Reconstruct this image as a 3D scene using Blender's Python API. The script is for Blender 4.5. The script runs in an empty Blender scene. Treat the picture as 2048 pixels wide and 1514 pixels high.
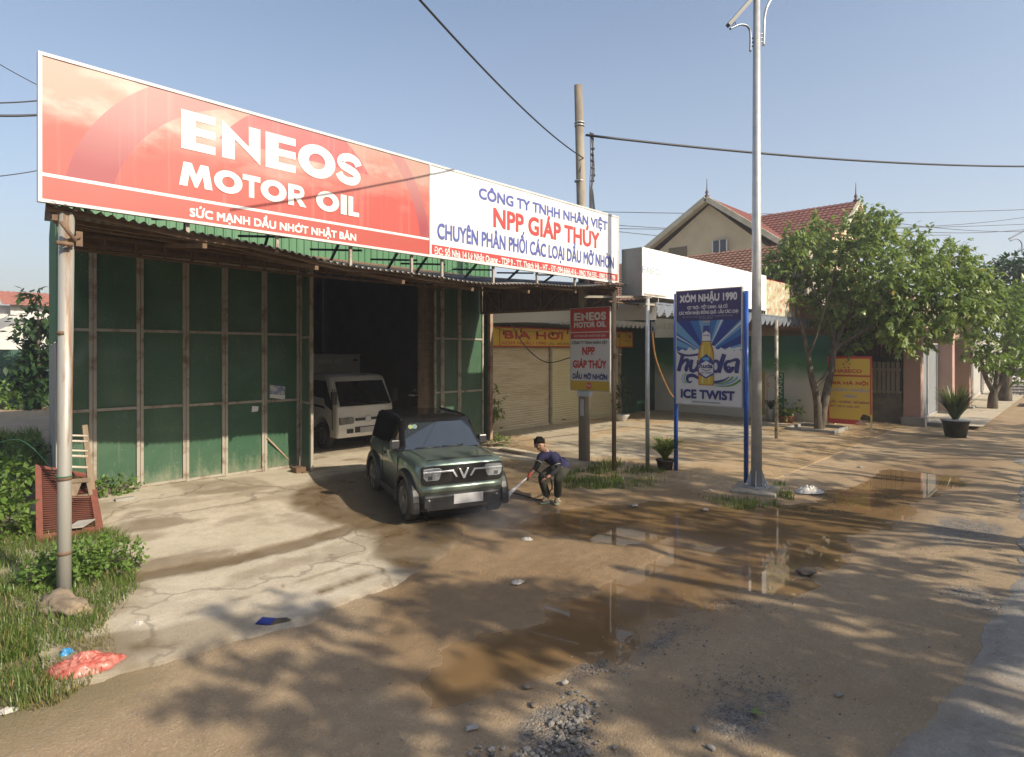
import bpy, bmesh, math, random
import numpy as np
from mathutils import Vector, Matrix, noise as mnoise
from mathutils.geometry import tessellate_polygon
random.seed(7)
R_ = math.radians
sc = bpy.context.scene
col = sc.collection

# ------------------------------------------------------------------ camera
CAMH = 2.8
FPX = 1210.0
HEAD = R_(43.46)
FW = Vector((math.cos(HEAD), math.sin(HEAD), 0))
RT = Vector((math.sin(HEAD), -math.cos(HEAD), 0))
UP = Vector((0, 0, 1))
CAM = Vector((0, 0, CAMH))
cd = bpy.data.cameras.new('camera')
cd.sensor_width = 36.0
cd.lens = 36.0 * FPX / 2048.0
cd.shift_y = -57.0 / 2048.0
cd.clip_end = 3000
cam = bpy.data.objects.new('camera', cd)
cam.location = CAM
cam.rotation_euler = (R_(90), 0, HEAD - R_(90))
col.objects.link(cam)
sc.camera = cam

# ------------------------------------------------------------------ sky, sun, exposure
TOSUN = Vector((0.19, -1.0, 0.63)).normalized()
SUN_EL = math.asin(TOSUN.z)
SUN_AZ = math.atan2(TOSUN.x, TOSUN.y)
w = bpy.data.worlds.new('World')
sc.world = w
w.use_nodes = True
nt = w.node_tree
sky = nt.nodes.new('ShaderNodeTexSky')
sky.sky_type = 'NISHITA'
sky.sun_disc = False
sky.sun_elevation = SUN_EL
sky.sun_rotation = SUN_AZ
sky.air_density = 1.0
sky.dust_density = 2.0
sky.ozone_density = 1.0
bg = nt.nodes['Background']
bg.inputs[1].default_value = 0.094
# thin haze low over the horizon
tcw = nt.nodes.new('ShaderNodeTexCoord'); spw = nt.nodes.new('ShaderNodeSeparateXYZ'); nt.links.new(tcw.outputs['Generated'], spw.inputs[0])
rw = nt.nodes.new('ShaderNodeValToRGB'); nt.links.new(spw.outputs[2], rw.inputs[0])
rw.color_ramp.elements[0].position = 0.0; rw.color_ramp.elements[0].color = (.82, .82, .82, 1)
rw.color_ramp.elements[1].position = .62; rw.color_ramp.elements[1].color = (.02, .02, .02, 1)
e_ = rw.color_ramp.elements.new(.22); e_.color = (.36, .36, .36, 1)
mw = nt.nodes.new('ShaderNodeMix'); mw.data_type = 'RGBA'; nt.links.new(rw.outputs[0], mw.inputs[0]); nt.links.new(sky.outputs[0], mw.inputs[6]); hzx = nt.nodes.new('ShaderNodeMapRange'); nt.links.new(spw.outputs[0], hzx.inputs[0]); hzx.inputs[1].default_value = .08; hzx.inputs[2].default_value = .6
hzc = nt.nodes.new('ShaderNodeMix'); hzc.data_type = 'RGBA'; nt.links.new(hzx.outputs[0], hzc.inputs[0]); hzc.inputs[6].default_value = (2.9, 2.9, 2.92, 1); hzc.inputs[7].default_value = (3.75, 3.95, 4.3, 1); nt.links.new(hzc.outputs[2], mw.inputs[7])
nt.links.new(mw.outputs[2], bg.inputs[0])
sl = bpy.data.lights.new('sun', 'SUN')
sl.energy = 3.4
sl.angle = R_(0.6)
sl.color = (1.0, 0.88, 0.70)
so = bpy.data.objects.new('sun', sl)
so.rotation_euler = (-TOSUN).to_track_quat('-Z', 'Y').to_euler()
col.objects.link(so)
sc.view_settings.view_transform = 'Standard'
sc.view_settings.look = 'None'
sc.view_settings.exposure = 1.02
sc.view_settings.gamma = 1.0
try:
    sc.cycles.max_bounces = 6
    sc.cycles.transparent_max_bounces = 6
    sc.cycles.caustics_reflective = False
    sc.cycles.caustics_refractive = False
except Exception:
    pass

# ------------------------------------------------------------------ geometry helpers
def ray(px, py):
    return FW + RT * ((px - 1024) / FPX) + UP * ((700 - py) / FPX)
def G(px, py, z=0.0):
    d = ray(px, py); return CAM + d * ((z - CAMH) / d.z)
def onY(px, py, y):
    d = ray(px, py); return CAM + d * (y / d.y)
def onX(px, py, x):
    d = ray(px, py); return CAM + d * (x / d.x)
def D(px, py, depth):
    return CAM + ray(px, py) * depth
def sstep(a, b, x):
    t = np.clip((x - a) / (b - a), 0, 1); return t * t * (3 - 2 * t)
def zg(x, y):
    h = 0.27 + (0.11 - 0.27) * np.clip((x - 3.3) / 9.1, 0, 1)
    h = np.where(x > 26, 0.11 + 0.012 * np.clip(x - 26, 0, 30), h)
    z = h * sstep(6.0, 12.3, y)
    z = z + 0.13 * np.exp(-(((x - 0.3) / 1.5) ** 2 + ((y - 7.3) / 2.2) ** 2))
    f = sstep(10.9, 11.8, x) * sstep(3.6, 6.4, y)
    z = np.maximum(z, 0.09 * f)
    return z
def zf(x, y): return float(zg(np.float64(x), np.float64(y)))
def GG(px, py):
    z = 0.0
    for _ in range(6):
        p = G(px, py, z); z = zf(p.x, p.y)
    return G(px, py, z)

def hash2(ix, iy, s):
    v = np.sin(ix * 127.1 + iy * 311.7 + s * 74.7) * 43758.5453
    return v - np.floor(v)
def vn(x, y, s=0):
    ix = np.floor(x); iy = np.floor(y); fx = x - ix; fy = y - iy
    fx = fx * fx * (3 - 2 * fx); fy = fy * fy * (3 - 2 * fy)
    a = hash2(ix, iy, s); b = hash2(ix + 1, iy, s); c = hash2(ix, iy + 1, s); d = hash2(ix + 1, iy + 1, s)
    return (a + (b - a) * fx) * (1 - fy) + (c + (d - c) * fx) * fy
def fbm(x, y, s=0, o=4):
    t = 0; a = 0.5; n = 0
    for i in range(o):
        t = t + a * vn(x * 2 ** i + 13.1 * i, y * 2 ** i + 7.7 * i, s + i); n += a; a *= 0.5
    return t / n
def sdf(poly, X, Y):
    d = np.full(X.shape, 1e9); ins = np.zeros(X.shape, bool); n = len(poly)
    for i in range(n):
        ax, ay = poly[i][0], poly[i][1]; bx, by = poly[(i + 1) % n][0], poly[(i + 1) % n][1]
        ex, ey = bx - ax, by - ay
        t = np.clip(((X - ax) * ex + (Y - ay) * ey) / (ex * ex + ey * ey + 1e-12), 0, 1)
        d = np.minimum(d, np.hypot(X - ax - t * ex, Y - ay - t * ey))
        c = ((ay > Y) != (by > Y)) & (X < ex * (Y - ay) / (ey if abs(ey) > 1e-12 else 1e-12) + ax)
        ins ^= c
    return np.where(ins, -d, d)

def basis(d):
    d = d.normalized()
    a = Vector((0, 0, 1)) if abs(d.z) < 0.95 else Vector((1, 0, 0))
    u = d.cross(a).normalized(); return u, d.cross(u).normalized()
def smooth_path(pts, n=6):
    pts = [Vector(p) for p in pts]
    out = []
    for i in range(len(pts) - 1):
        p0 = pts[max(i - 1, 0)]; p1 = pts[i]; p2 = pts[i + 1]; p3 = pts[min(i + 2, len(pts) - 1)]
        for k in range(n):
            t = k / n
            out.append(0.5 * ((2 * p1) + (p2 - p0) * t + (2 * p0 - 5 * p1 + 4 * p2 - p3) * t * t + (3 * p1 - p0 - 3 * p2 + p3) * t ** 3))
    out.append(pts[-1]); return out

class B:
    """collects faces for ONE mesh"""
    def __init__(s): s.v = []; s.f = []; s.m = []; s.s = []
    def face(s, ids, mi=0, sm=False): s.f.append(tuple(ids)); s.m.append(mi); s.s.append(sm)
    def add(s, pts): n = len(s.v); s.v.extend(tuple(p) for p in pts); return n
    def quad(s, a, b, c, d, mi=0): n = s.add([a, b, c, d]); s.face((n, n + 1, n + 2, n + 3), mi); return s
    def tri(s, a, b, c, mi=0): n = s.add([a, b, c]); s.face((n, n + 1, n + 2), mi); return s
    def box(s, x0, x1, y0, y1, z0, z1, mi=0):
        n = s.add([(x, y, z) for z in (z0, z1) for y in (y0, y1) for x in (x0, x1)])
        for q in ((0, 2, 3, 1), (4, 5, 7, 6), (0, 1, 5, 4), (2, 6, 7, 3), (0, 4, 6, 2), (1, 3, 7, 5)): s.face([n + i for i in q], mi)
        return s
    def hexa(s, P, mi=0):
        n = s.add(P)
        for q in ((0, 3, 2, 1), (4, 5, 6, 7), (0, 1, 5, 4), (1, 2, 6, 5), (2, 3, 7, 6), (3, 0, 4, 7)): s.face([n + i for i in q], mi)
        return s
    def bar(s, a, b, wd, ht, mi=0):
        a = Vector(a); b = Vector(b); d = b - a; u, v = basis(d)
        if abs(d.normalized().z) < 0.95: v = -v
        P = []
        for p in (a, b):
            for (i, j) in ((-1, -1), (1, -1), (1, 1), (-1, 1)): P.append(p + u * (i * wd / 2) + v * (j * ht / 2))
        return s.hexa(P, mi)
    def tube(s, path, r, seg=10, mi=0, cap=True, sm=True):
        path = [Vector(p) for p in path]; n = len(path)
        rs = r if isinstance(r, (list, tuple)) else [r] * n
        if len(rs) == 2 and n > 2: rs = [rs[0] + (rs[1] - rs[0]) * i / (n - 1) for i in range(n)]
        u, v = basis(path[1] - path[0]); base = len(s.v)
        for i, p in enumerate(path):
            t = (path[min(i + 1, n - 1)] - path[max(i - 1, 0)]).normalized()
            u = (u - t * u.dot(t)).normalized(); v = t.cross(u)
            for k in range(seg):
                a = 2 * math.pi * k / seg
                s.v.append(tuple(p + (u * math.cos(a) + v * math.sin(a)) * rs[i]))
        for i in range(n - 1):
            for k in range(seg):
                k2 = (k + 1) % seg
                s.face((base + i * seg + k, base + i * seg + k2, base + (i + 1) * seg + k2, base + (i + 1) * seg + k), mi, sm)
        if cap:
            s.face([base + k for k in range(seg)][::-1], mi); s.face([base + (n - 1) * seg + k for k in range(seg)], mi)
        return s
    def lathe(s, prof, c=(0, 0, 0), seg=20, mi=0, axis='z', sm=True):
        base = len(s.v); n = len(prof); c = Vector(c)
        for (r, h) in prof:
            for k in range(seg):
                a = 2 * math.pi * k / seg; x, y = r * math.cos(a), r * math.sin(a)
                p = {'z': (x, y, h), 'x': (h, x, y), 'y': (x, h, y)}[axis]
                s.v.append(tuple(c + Vector(p)))
        for i in range(n - 1):
            for k in range(seg):
                k2 = (k + 1) % seg
                q = (base + i * seg + k, base + i * seg + k2, base + (i + 1) * seg + k2, base + (i + 1) * seg + k)
                s.face(q if axis != 'y' else q[::-1], mi, sm)
        if prof[0][0] > 1e-4: s.face([base + k for k in range(seg)][::-1], mi)
        if prof[-1][0] > 1e-4: s.face([base + (n - 1) * seg + k for k in range(seg)], mi)
        return s
    def prism(s, poly, o, ux, uy, n, d0, d1, mi=0):
        """polygon (2-D) on the frame o,ux,uy, from depth d0 to d1 along n"""
        o, ux, uy, n = Vector(o), Vector(ux), Vector(uy), Vector(n); k = len(poly)
        P0 = [o + ux * p[0] + uy * p[1] + n * d0 for p in poly]; P1 = [o + ux * p[0] + uy * p[1] + n * d1 for p in poly]
        b = s.add(P0 + P1)
        tr = tessellate_polygon([[Vector((p[0], p[1], 0)) for p in poly]])
        for t in tr:
            s.face([b + i for i in t][::-1], mi); s.face([b + k + i for i in t], mi)
        for i in range(k):
            j = (i + 1) % k; s.face((b + i, b + j, b + k + j, b + k + i), mi)
        return s
    def loft(s, rings, mi=0, cap=True, sm=True):
        k = len(rings[0]); base = len(s.v)
        for r in rings: s.v.extend(tuple(p) for p in r)
        for i in range(len(rings) - 1):
            for j in range(k):
                j2 = (j + 1) % k
                s.face((base + i * k + j, base + i * k + j2, base + (i + 1) * k + j2, base + (i + 1) * k + j), mi, sm)
        if cap:
            s.face([base + j for j in range(k)][::-1], mi); s.face([base + (len(rings) - 1) * k + j for j in range(k)], mi)
        return s
    def grid(s, fn, nu, nv, mi=0, sm=True):
        b = len(s.v)
        for j in range(nv + 1):
            for i in range(nu + 1): s.v.append(tuple(fn(i / nu, j / nv)))
        for j in range(nv):
            for i in range(nu):
                q = b + j * (nu + 1) + i; s.face((q, q + 1, q + nu + 2, q + nu + 1), mi, sm)
        return s
    def xform(s, M, start=0):
        s.v[start:] = [tuple(M @ Vector(p)) for p in s.v[start:]]; return s
    def rock(s, c, r, sq=(1, 1, .7), seed=0, sub=2, mi=0):
        bm = bmesh.new(); bmesh.ops.create_icosphere(bm, subdivisions=sub, radius=1)
        b = len(s.v); rot = Matrix.Rotation(seed * 1.7, 3, 'Z')
        for vv in bm.verts:
            d = vv.co.normalized(); k = 1 + 0.45 * mnoise.noise(d * 1.3 + Vector((seed * 3.1, seed, 0))) + (.15 if sub < 4 else .22) * mnoise.noise(d * 4 + Vector((0, seed, 5))) + (0 if sub < 4 else .10 * mnoise.noise(d * 11) - .10 * abs(mnoise.noise(d * 3 + Vector((4, 2, 1)))))
            q = rot @ Vector((d.x * sq[0], d.y * sq[1], d.z * sq[2])); s.v.append(tuple(Vector(c) + q * (r * k)))
        for ff in bm.faces: s.face([b + vv.index for vv in ff.verts], mi, sub > 2)
        bm.free(); return s

def link_mesh(name, me, parent=None, local=False):
    o = bpy.data.objects.new(name, me); col.objects.link(o)
    if parent is not None:
        o.parent = parent
        if not local: o.matrix_parent_inverse = MATS[parent.name].inverted()
    MATS[o.name] = (MATS[parent.name] if local and parent is not None else Matrix.Identity(4))
    return o
MATS = {}
def obj(name, b, mats, parent=None, local=False, bevel=0, sub=0, label=None):
    me = bpy.data.meshes.new(name); me.from_pydata(b.v, [], b.f)
    mats = mats if isinstance(mats, (list, tuple)) else [mats]
    for m in mats: me.materials.append(m)
    me.polygons.foreach_set('material_index', b.m); me.polygons.foreach_set('use_smooth', b.s); me.update()
    o = link_mesh(name, me, parent, local)
    if bevel:
        md = o.modifiers.new('bevel', 'BEVEL'); md.width = bevel; md.segments = 2; md.limit_method = 'ANGLE'; md.angle_limit = R_(40)
    if sub:
        md = o.modifiers.new('subdivision', 'SUBSURF'); md.levels = sub; md.render_levels = sub
    if label: o['label'] = label
    return o
def tag(o, label, cat, group=None):
    o['label'] = label; o['category'] = cat
    if group: o['group'] = group
    return o
def thing(name, label, cat, loc=(0, 0, 0), rz=0.0, group=None):
    o = bpy.data.objects.new(name, None); col.objects.link(o)
    o.location = loc; o.rotation_euler = (0, 0, rz); o.empty_display_size = 0.2
    MATS[o.name] = Matrix.Translation(Vector(loc)) @ Matrix.Rotation(rz, 4, 'Z')
    return tag(o, label, cat, group)
def struct(o, kind='structure'): o['kind'] = kind; return o
def copy_tree(o, parent=None):
    c = o.copy(); col.objects.link(c)
    if parent is not None: c.parent = parent
    for ch in [x for x in col.objects if x.parent == o]: copy_tree(ch, c)
    return c
def baked(o):
    """evaluate modifiers into the mesh"""
    dg = bpy.context.evaluated_depsgraph_get()
    me = bpy.data.meshes.new_from_object(o.evaluated_get(dg)); o.modifiers.clear(); o.data = me; return o

# ------------------------------------------------------------------ materials
def nodes_of(name):
    m = bpy.data.materials.new(name); m.use_nodes = True
    t = m.node_tree; return m, t, t.nodes['Principled BSDF']
def N(t, ty, **kw):
    n = t.nodes.new(ty)
    for k, v in kw.items():
        if k == 'op': n.operation = v
        elif k == 'blend': n.blend_type = v
        elif k == 'dt': n.data_type = v
        elif isinstance(k, str) and k.startswith('i'): n.inputs[int(k[1:])].default_value = v
    return n
def mixc(t, fac, a, b, blend='MIX'):
    n = t.nodes.new('ShaderNodeMix'); n.data_type = 'RGBA'; n.blend_type = blend
    for sck, val in ((n.inputs[0], fac), (n.inputs[6], a), (n.inputs[7], b)):
        if hasattr(val, 'is_linked') or isinstance(val, bpy.types.NodeSocket): t.links.new(val, sck)
        elif isinstance(val, (int, float)): sck.default_value = val
        else: sck.default_value = (*val, 1) if len(val) == 3 else val
    return n.outputs[2]
def noise_n(t, co, scale, detail=4, rough=.55, w=None):
    n = t.nodes.new('ShaderNodeTexNoise'); n.inputs['Scale'].default_value = scale; n.inputs['Detail'].default_value = detail; n.inputs['Roughness'].default_value = rough
    if co is not None: t.links.new(co, n.inputs['Vector'])
    return n.outputs['Fac']
def ramp(t, fac, a, b, ca=(0, 0, 0, 1), cb=(1, 1, 1, 1)):
    n = t.nodes.new('ShaderNodeValToRGB'); n.color_ramp.elements[0].position = a; n.color_ramp.elements[1].position = b
    n.color_ramp.elements[0].color = ca; n.color_ramp.elements[1].color = cb
    t.links.new(fac, n.inputs[0]); return n.outputs[0]
def math_n(t, op, a, b=None):
    n = t.nodes.new('ShaderNodeMath'); n.operation = op
    for i, v in enumerate((a, b)):
        if v is None: continue
        if isinstance(v, (int, float)): n.inputs[i].default_value = v
        else: t.links.new(v, n.inputs[i])
    return n.outputs[0]
def coord(t, which='Object', scale=None):
    c = t.nodes.new('ShaderNodeTexCoord').outputs[which]
    if scale is None: return c
    mp = t.nodes.new('ShaderNodeMapping'); mp.inputs['Scale'].default_value = scale; t.links.new(c, mp.inputs[0]); return mp.outputs[0]
def bump_to(t, p, h, strength=.3, dist=.02):
    bn = t.nodes.new('ShaderNodeBump'); bn.inputs['Strength'].default_value = strength; bn.inputs['Distance'].default_value = dist
    t.links.new(h, bn.inputs['Height']); t.links.new(bn.outputs[0], p.inputs['Normal'])
CACHE = {}
ALB = 0.72
def M(name, c, rough=.6, metal=0.0, c2=None, sc_=5.0, amt=.5, bump=0.0, bs=40, coat=0.0, stretch=None, spec=.5, lo=.42, hi=.62):
    """base colour broken by a patchy second colour (dirt, rust, fading) and a fine bump"""
    if name in CACHE: return CACHE[name]
    m, t, p = nodes_of(name)
    p.inputs['Roughness'].default_value = rough; p.inputs['Metallic'].default_value = metal
    p.inputs['Coat Weight'].default_value = coat; p.inputs['Coat Roughness'].default_value = .06; p.inputs['Specular IOR Level'].default_value = spec
    co = coord(t, 'Object', stretch)
    if c2 is None: c2 = tuple(x * .75 for x in c)
    c = tuple(x * ALB for x in c); c2 = tuple(x * ALB for x in c2)
    f = noise_n(t, co, sc_, 6, .65)
    f = ramp(t, f, lo, hi)
    fac = math_n(t, 'MULTIPLY', f, amt)
    t.links.new(mixc(t, fac, c, c2), p.inputs['Base Color'])
    if bump: bump_to(t, p, noise_n(t, coord(t), bs, 4), bump, .01)
    CACHE[name] = m; return m
def leafmat(name, c, c2, yellow=None, yel=.03):
    m, t, p = nodes_of(name)
    g = t.nodes.new('ShaderNodeNewGeometry')
    rnd = g.outputs['Random Per Island']
    c_ = mixc(t, rnd, c, c2)
    if yellow:
        f = math_n(t, 'LESS_THAN', rnd, yel); c_ = mixc(t, f, c_, yellow)
    out = t.nodes['Material Output']
    t.links.new(c_, p.inputs['Base Color']); p.inputs['Roughness'].default_value = .38; p.inputs['Specular IOR Level'].default_value = .5
    tr = t.nodes.new('ShaderNodeBsdfTranslucent'); t.links.new(mixc(t, 1.0, c_, (1.0, 1.0, .55), 'MULTIPLY'), tr.inputs[0])
    mx = t.nodes.new('ShaderNodeMixShader'); mx.inputs[0].default_value = .42
    t.links.new(p.outputs[0], mx.inputs[1]); t.links.new(tr.outputs[0], mx.inputs[2]); t.links.new(mx.outputs[0], out.inputs[0])
    return m
WHITE = M('white_paint', (.78, .78, .76), .5, c2=(.62, .60, .55), sc_=2, amt=.35)

# ================================================================== GROUND
def px_poly(pts, z=0.0): return [tuple(G(a, b, z).xy) for a, b in pts]
PUDDLE = px_poly([(905, 1352), (1010, 1345), (1110, 1312), (1215, 1292), (1260, 1262), (1500, 1175), (1575, 1132), (1700, 1085), (1795, 1022), (1850, 985),
                  (1905, 960), (1890, 928), (1800, 935), (1720, 972), (1640, 1005), (1560, 1018), (1440, 1012), (1330, 1002), (1200, 1012), (1090, 1022),
                  (1045, 1050), (1180, 1075), (1330, 1082), (1370, 1120), (1240, 1160), (1215, 1185), (1120, 1210), (1130, 1245), (1060, 1280), (960, 1300)])
MUD = px_poly([(880, 1400), (760, 1300), (730, 1210), (800, 1150), (720, 1085), (630, 1060), (640, 1020), (720, 985), (900, 960), (1040, 930), (1180, 985), (1360, 975), (1480, 1000),
               (1650, 985), (1800, 915), (1980, 900), (1990, 960), (1850, 1040), (1700, 1120), (1500, 1210), (1280, 1300), (1120, 1380)])
WL = -0.022
def masks(X, Y):
    wob = (fbm(X * .9, Y * .9, 3, 5) - .5) * 1.1
    sp = sdf(PUDDLE, X, Y) + (fbm(X * 1.6, Y * 1.6, 11, 5) - .5) * .55
    sm = sdf(MUD, X, Y) + wob
    mud = sstep(.35, -.35, sm) * (.55 + .45 * fbm(X * 1.2, Y * 1.2, 21, 4))
    mud = np.maximum(mud, sstep(.40, -.05, sp) * .9)
    dry = fbm(X * .45 + 9, Y * .8, 31, 5)
    mud = np.clip(np.maximum(mud, sstep(.56, .66, dry) * .30 * (Y < 7)), 0, 1)
    gr = np.zeros(X.shape)
    for (px, py, rx, ry, k) in ((1100, 1470, .42, .42, 1.0), (1330, 1275, .8, .12, .8), (1180, 1330, .6, .2, .7), (1480, 1430, .5, .35, .8), (1560, 1400, .35, .2, .7), (1900, 1060, 1.6, .5, .8), (1960, 1200, .7, .5, .8),
                                (1560, 1160, .8, .13, .6), (620, 1500, .3, .3, .3), (1950, 1060, 1.2, .5, .8)):
        c = G(px, py); e = np.exp(-(((X - c.x) / rx) ** 2 + ((Y - c.y) / ry) ** 2) * 1.2); gr = np.maximum(gr, k * e)
    gr = sstep(.30, .70, gr * (.55 + .9 * fbm(X * 3, Y * 3, 41, 4)))
    soil = sstep(.9, -.6, X - 1.5 + (fbm(X * 1.1, Y * 1.1, 51, 4) - .5) * 1.2) * sstep(5.0, 5.9, Y)
    c = Vector((10.9, 7.2, 0)); e2 = np.exp(-(((X - 10.7) / .9) ** 2 + ((Y - 7.0) / 1.6) ** 2)); soil = np.maximum(soil, sstep(.3, .8, e2 * (.6 + .8 * fbm(X * 2, Y * 2, 61, 3))))
    return sp, mud, gr, soil
def axis(a, b, step, lo, hi):
    mid = list(np.arange(a, b + 1e-6, step)); out = []; s = step; x = a
    while x > lo: s = min(s * 1.35, 60); x -= s; out.append(x)
    out = out[::-1]; s = step; x = b; hi_ = []
    while x < hi: s = min(s * 1.35, 60); x += s; hi_.append(x)
    return np.array(out + mid + hi_)
def sheet(name, X, Y, Z, mask, mat, kind='structure'):
    ny, nx = X.shape
    me = bpy.data.meshes.new(name)
    co = np.stack([X, Y, Z], -1).reshape(-1, 3)
    i = np.arange(nx * ny).reshape(ny, nx)
    q = np.stack([i[:-1, :-1], i[:-1, 1:], i[1:, 1:], i[1:, :-1]], -1).reshape(-1, 4)
    me.vertices.add(len(co)); me.vertices.foreach_set('co', co.ravel())
    me.loops.add(q.size); me.loops.foreach_set('vertex_index', q.ravel().astype(np.int32))
    me.polygons.add(len(q)); me.polygons.foreach_set('loop_start', np.arange(0, q.size, 4).astype(np.int32)); me.polygons.foreach_set('loop_total', np.full(len(q), 4, np.int32))
    me.polygons.foreach_set('use_smooth', np.ones(len(q), bool)); me.update(calc_edges=True); me.validate()
    at = me.attributes.new('mask', 'FLOAT_COLOR', 'POINT')
    arr = np.ones((nx * ny, 4), np.float32)
    for k, mk in enumerate(mask): arr[:, k] = np.broadcast_to(mk, X.shape).ravel()
    at.data.foreach_set('color', arr.ravel())
    me.materials.append(mat)
    o = bpy.data.objects.new(name, me); col.objects.link(o); MATS[o.name] = Matrix.Identity(4)
    if kind: o['kind'] = kind
    return o
def ground_mat(name, base, base2, speck, mudc=(.210, .138, .071), rough=.92, bumpk=.75, grit=.75, crack=0):
    m, t, p = nodes_of(name)
    co = coord(t, 'Object')
    at = t.nodes.new('ShaderNodeAttribute'); at.attribute_name = 'mask'
    sep = t.nodes.new('ShaderNodeSeparateColor'); t.links.new(at.outputs['Color'], sep.inputs[0])
    mud, grv, soil = sep.outputs[0], sep.outputs[1], sep.outputs[2]
    n1 = noise_n(t, co, .9, 8, .66); n2 = noise_n(t, co, 6, 10, .78); n3 = noise_n(t, co, 48, 5, .75)
    c = mixc(t, ramp(t, n1, .38, .64), base, base2)
    c = mixc(t, math_n(t, 'MULTIPLY', ramp(t, n2, .40, .66), .55), c, tuple(x * .62 for x in base))
    c = mixc(t, math_n(t, 'MULTIPLY', ramp(t, n3, .54, .68), .7), c, speck)
    c = mixc(t, math_n(t, 'MULTIPLY', ramp(t, n3, .30, .45, (1, 1, 1, 1), (0, 0, 0, 1)), .65), c, tuple(x * .35 for x in base))
    v2 = t.nodes.new('ShaderNodeTexVoronoi'); v2.inputs['Scale'].default_value = 38; t.links.new(co, v2.inputs['Vector'])
    sv = t.nodes.new('ShaderNodeSeparateColor'); t.links.new(v2.outputs['Color'], sv.inputs[0])
    peb = math_n(t, 'MULTIPLY', ramp(t, v2.outputs['Distance'], .16, .26, (1, 1, 1, 1), (0, 0, 0, 1)), math_n(t, 'GREATER_THAN', sv.outputs[0], .62))
    c = mixc(t, math_n(t, 'MULTIPLY', peb, grit), c, mixc(t, sv.outputs[1], tuple(x * .45 for x in base), tuple(min(.6, x * 1.7) for x in speck)))
    if crack:
        wv = t.nodes.new('ShaderNodeTexVoronoi'); wv.feature = 'DISTANCE_TO_EDGE'; wv.inputs['Scale'].default_value = .42
        ds = t.nodes.new('ShaderNodeMix'); ds.data_type = 'VECTOR'; ds.inputs[0].default_value = .16; t.links.new(co, ds.inputs[4]); nv = t.nodes.new('ShaderNodeTexNoise'); nv.inputs['Scale'].default_value = 1.6; nv.inputs['Detail'].default_value = 6; t.links.new(co, nv.inputs['Vector']); vm = t.nodes.new('ShaderNodeVectorMath'); vm.operation = 'SCALE'; vm.inputs[3].default_value = 6; t.links.new(nv.outputs['Color'], vm.inputs[0]); t.links.new(vm.outputs[0], ds.inputs[5]); t.links.new(ds.outputs[1], wv.inputs['Vector'])
        c = mixc(t, math_n(t, 'MULTIPLY', ramp(t, wv.outputs['Distance'], .004, .016, (1, 1, 1, 1), (0, 0, 0, 1)), .55 * crack), c, tuple(x * .3 for x in base))
        c = mixc(t, math_n(t, 'MULTIPLY', ramp(t, noise_n(t, co, 2.6, 8, .72), .52, .66), .5), c, tuple(x * .62 for x in base))
    # loose grit
    vo = t.nodes.new('ShaderNodeTexVoronoi'); vo.inputs['Scale'].default_value = 55; t.links.new(co, vo.inputs['Vector'])
    gcol = mixc(t, ramp(t, vo.outputs['Color'], .1, .9), (.085, .083, .078), (.27, .25, .225))
    gm = math_n(t, 'MULTIPLY', grv, ramp(t, n2, .30, .55)); c = mixc(t, gm, c, gcol)
    c = mixc(t, math_n(t, 'MULTIPLY', soil, .8), c, mixc(t, n2, (.13, .10, .055), (.21, .19, .09)))
    mc = mixc(t, ramp(t, n2, .35, .7), mudc, tuple(x * 1.7 for x in mudc))
    mf = math_n(t, 'MULTIPLY', mud, ramp(t, n2, .10, .45, (.55, .55, .55, 1)))
    c = mixc(t, mf, c, mc)
    t.links.new(c, p.inputs['Base Color'])
    rr = t.nodes.new('ShaderNodeMapRange'); t.links.new(mf, rr.inputs[0]); rr.inputs[1].default_value = .35; rr.inputs[2].default_value = 1; rr.inputs[3].default_value = rough; rr.inputs[4].default_value = .24
    t.links.new(rr.outputs[0], p.inputs['Roughness'])
    h = math_n(t, 'ADD', math_n(t, 'MULTIPLY', n2, 1.4), math_n(t, 'MULTIPLY', n3, .7))
    h = math_n(t, 'ADD', h, math_n(t, 'MULTIPLY', peb, grit * .5)); h = math_n(t, 'ADD', h, math_n(t, 'MULTIPLY', math_n(t, 'MULTIPLY', vo.outputs['Distance'], grv), -.8))
    bump_to(t, p, h, bumpk, .03)
    return m
DIRT = ground_mat('dirt', (.44, .325, .198), (.35, .25, .148), (.53, .45, .33))
CONC = ground_mat('old_concrete', (.58, .515, .40), (.45, .39, .285), (.64, .575, .47), mudc=(.105, .070, .036), rough=.85, bumpk=.4, grit=.4, crack=1)
ASPH = ground_mat('asphalt', (.31, .28, .235), (.37, .335, .28), (.48, .44, .375), rough=.9, bumpk=.5)
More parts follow.
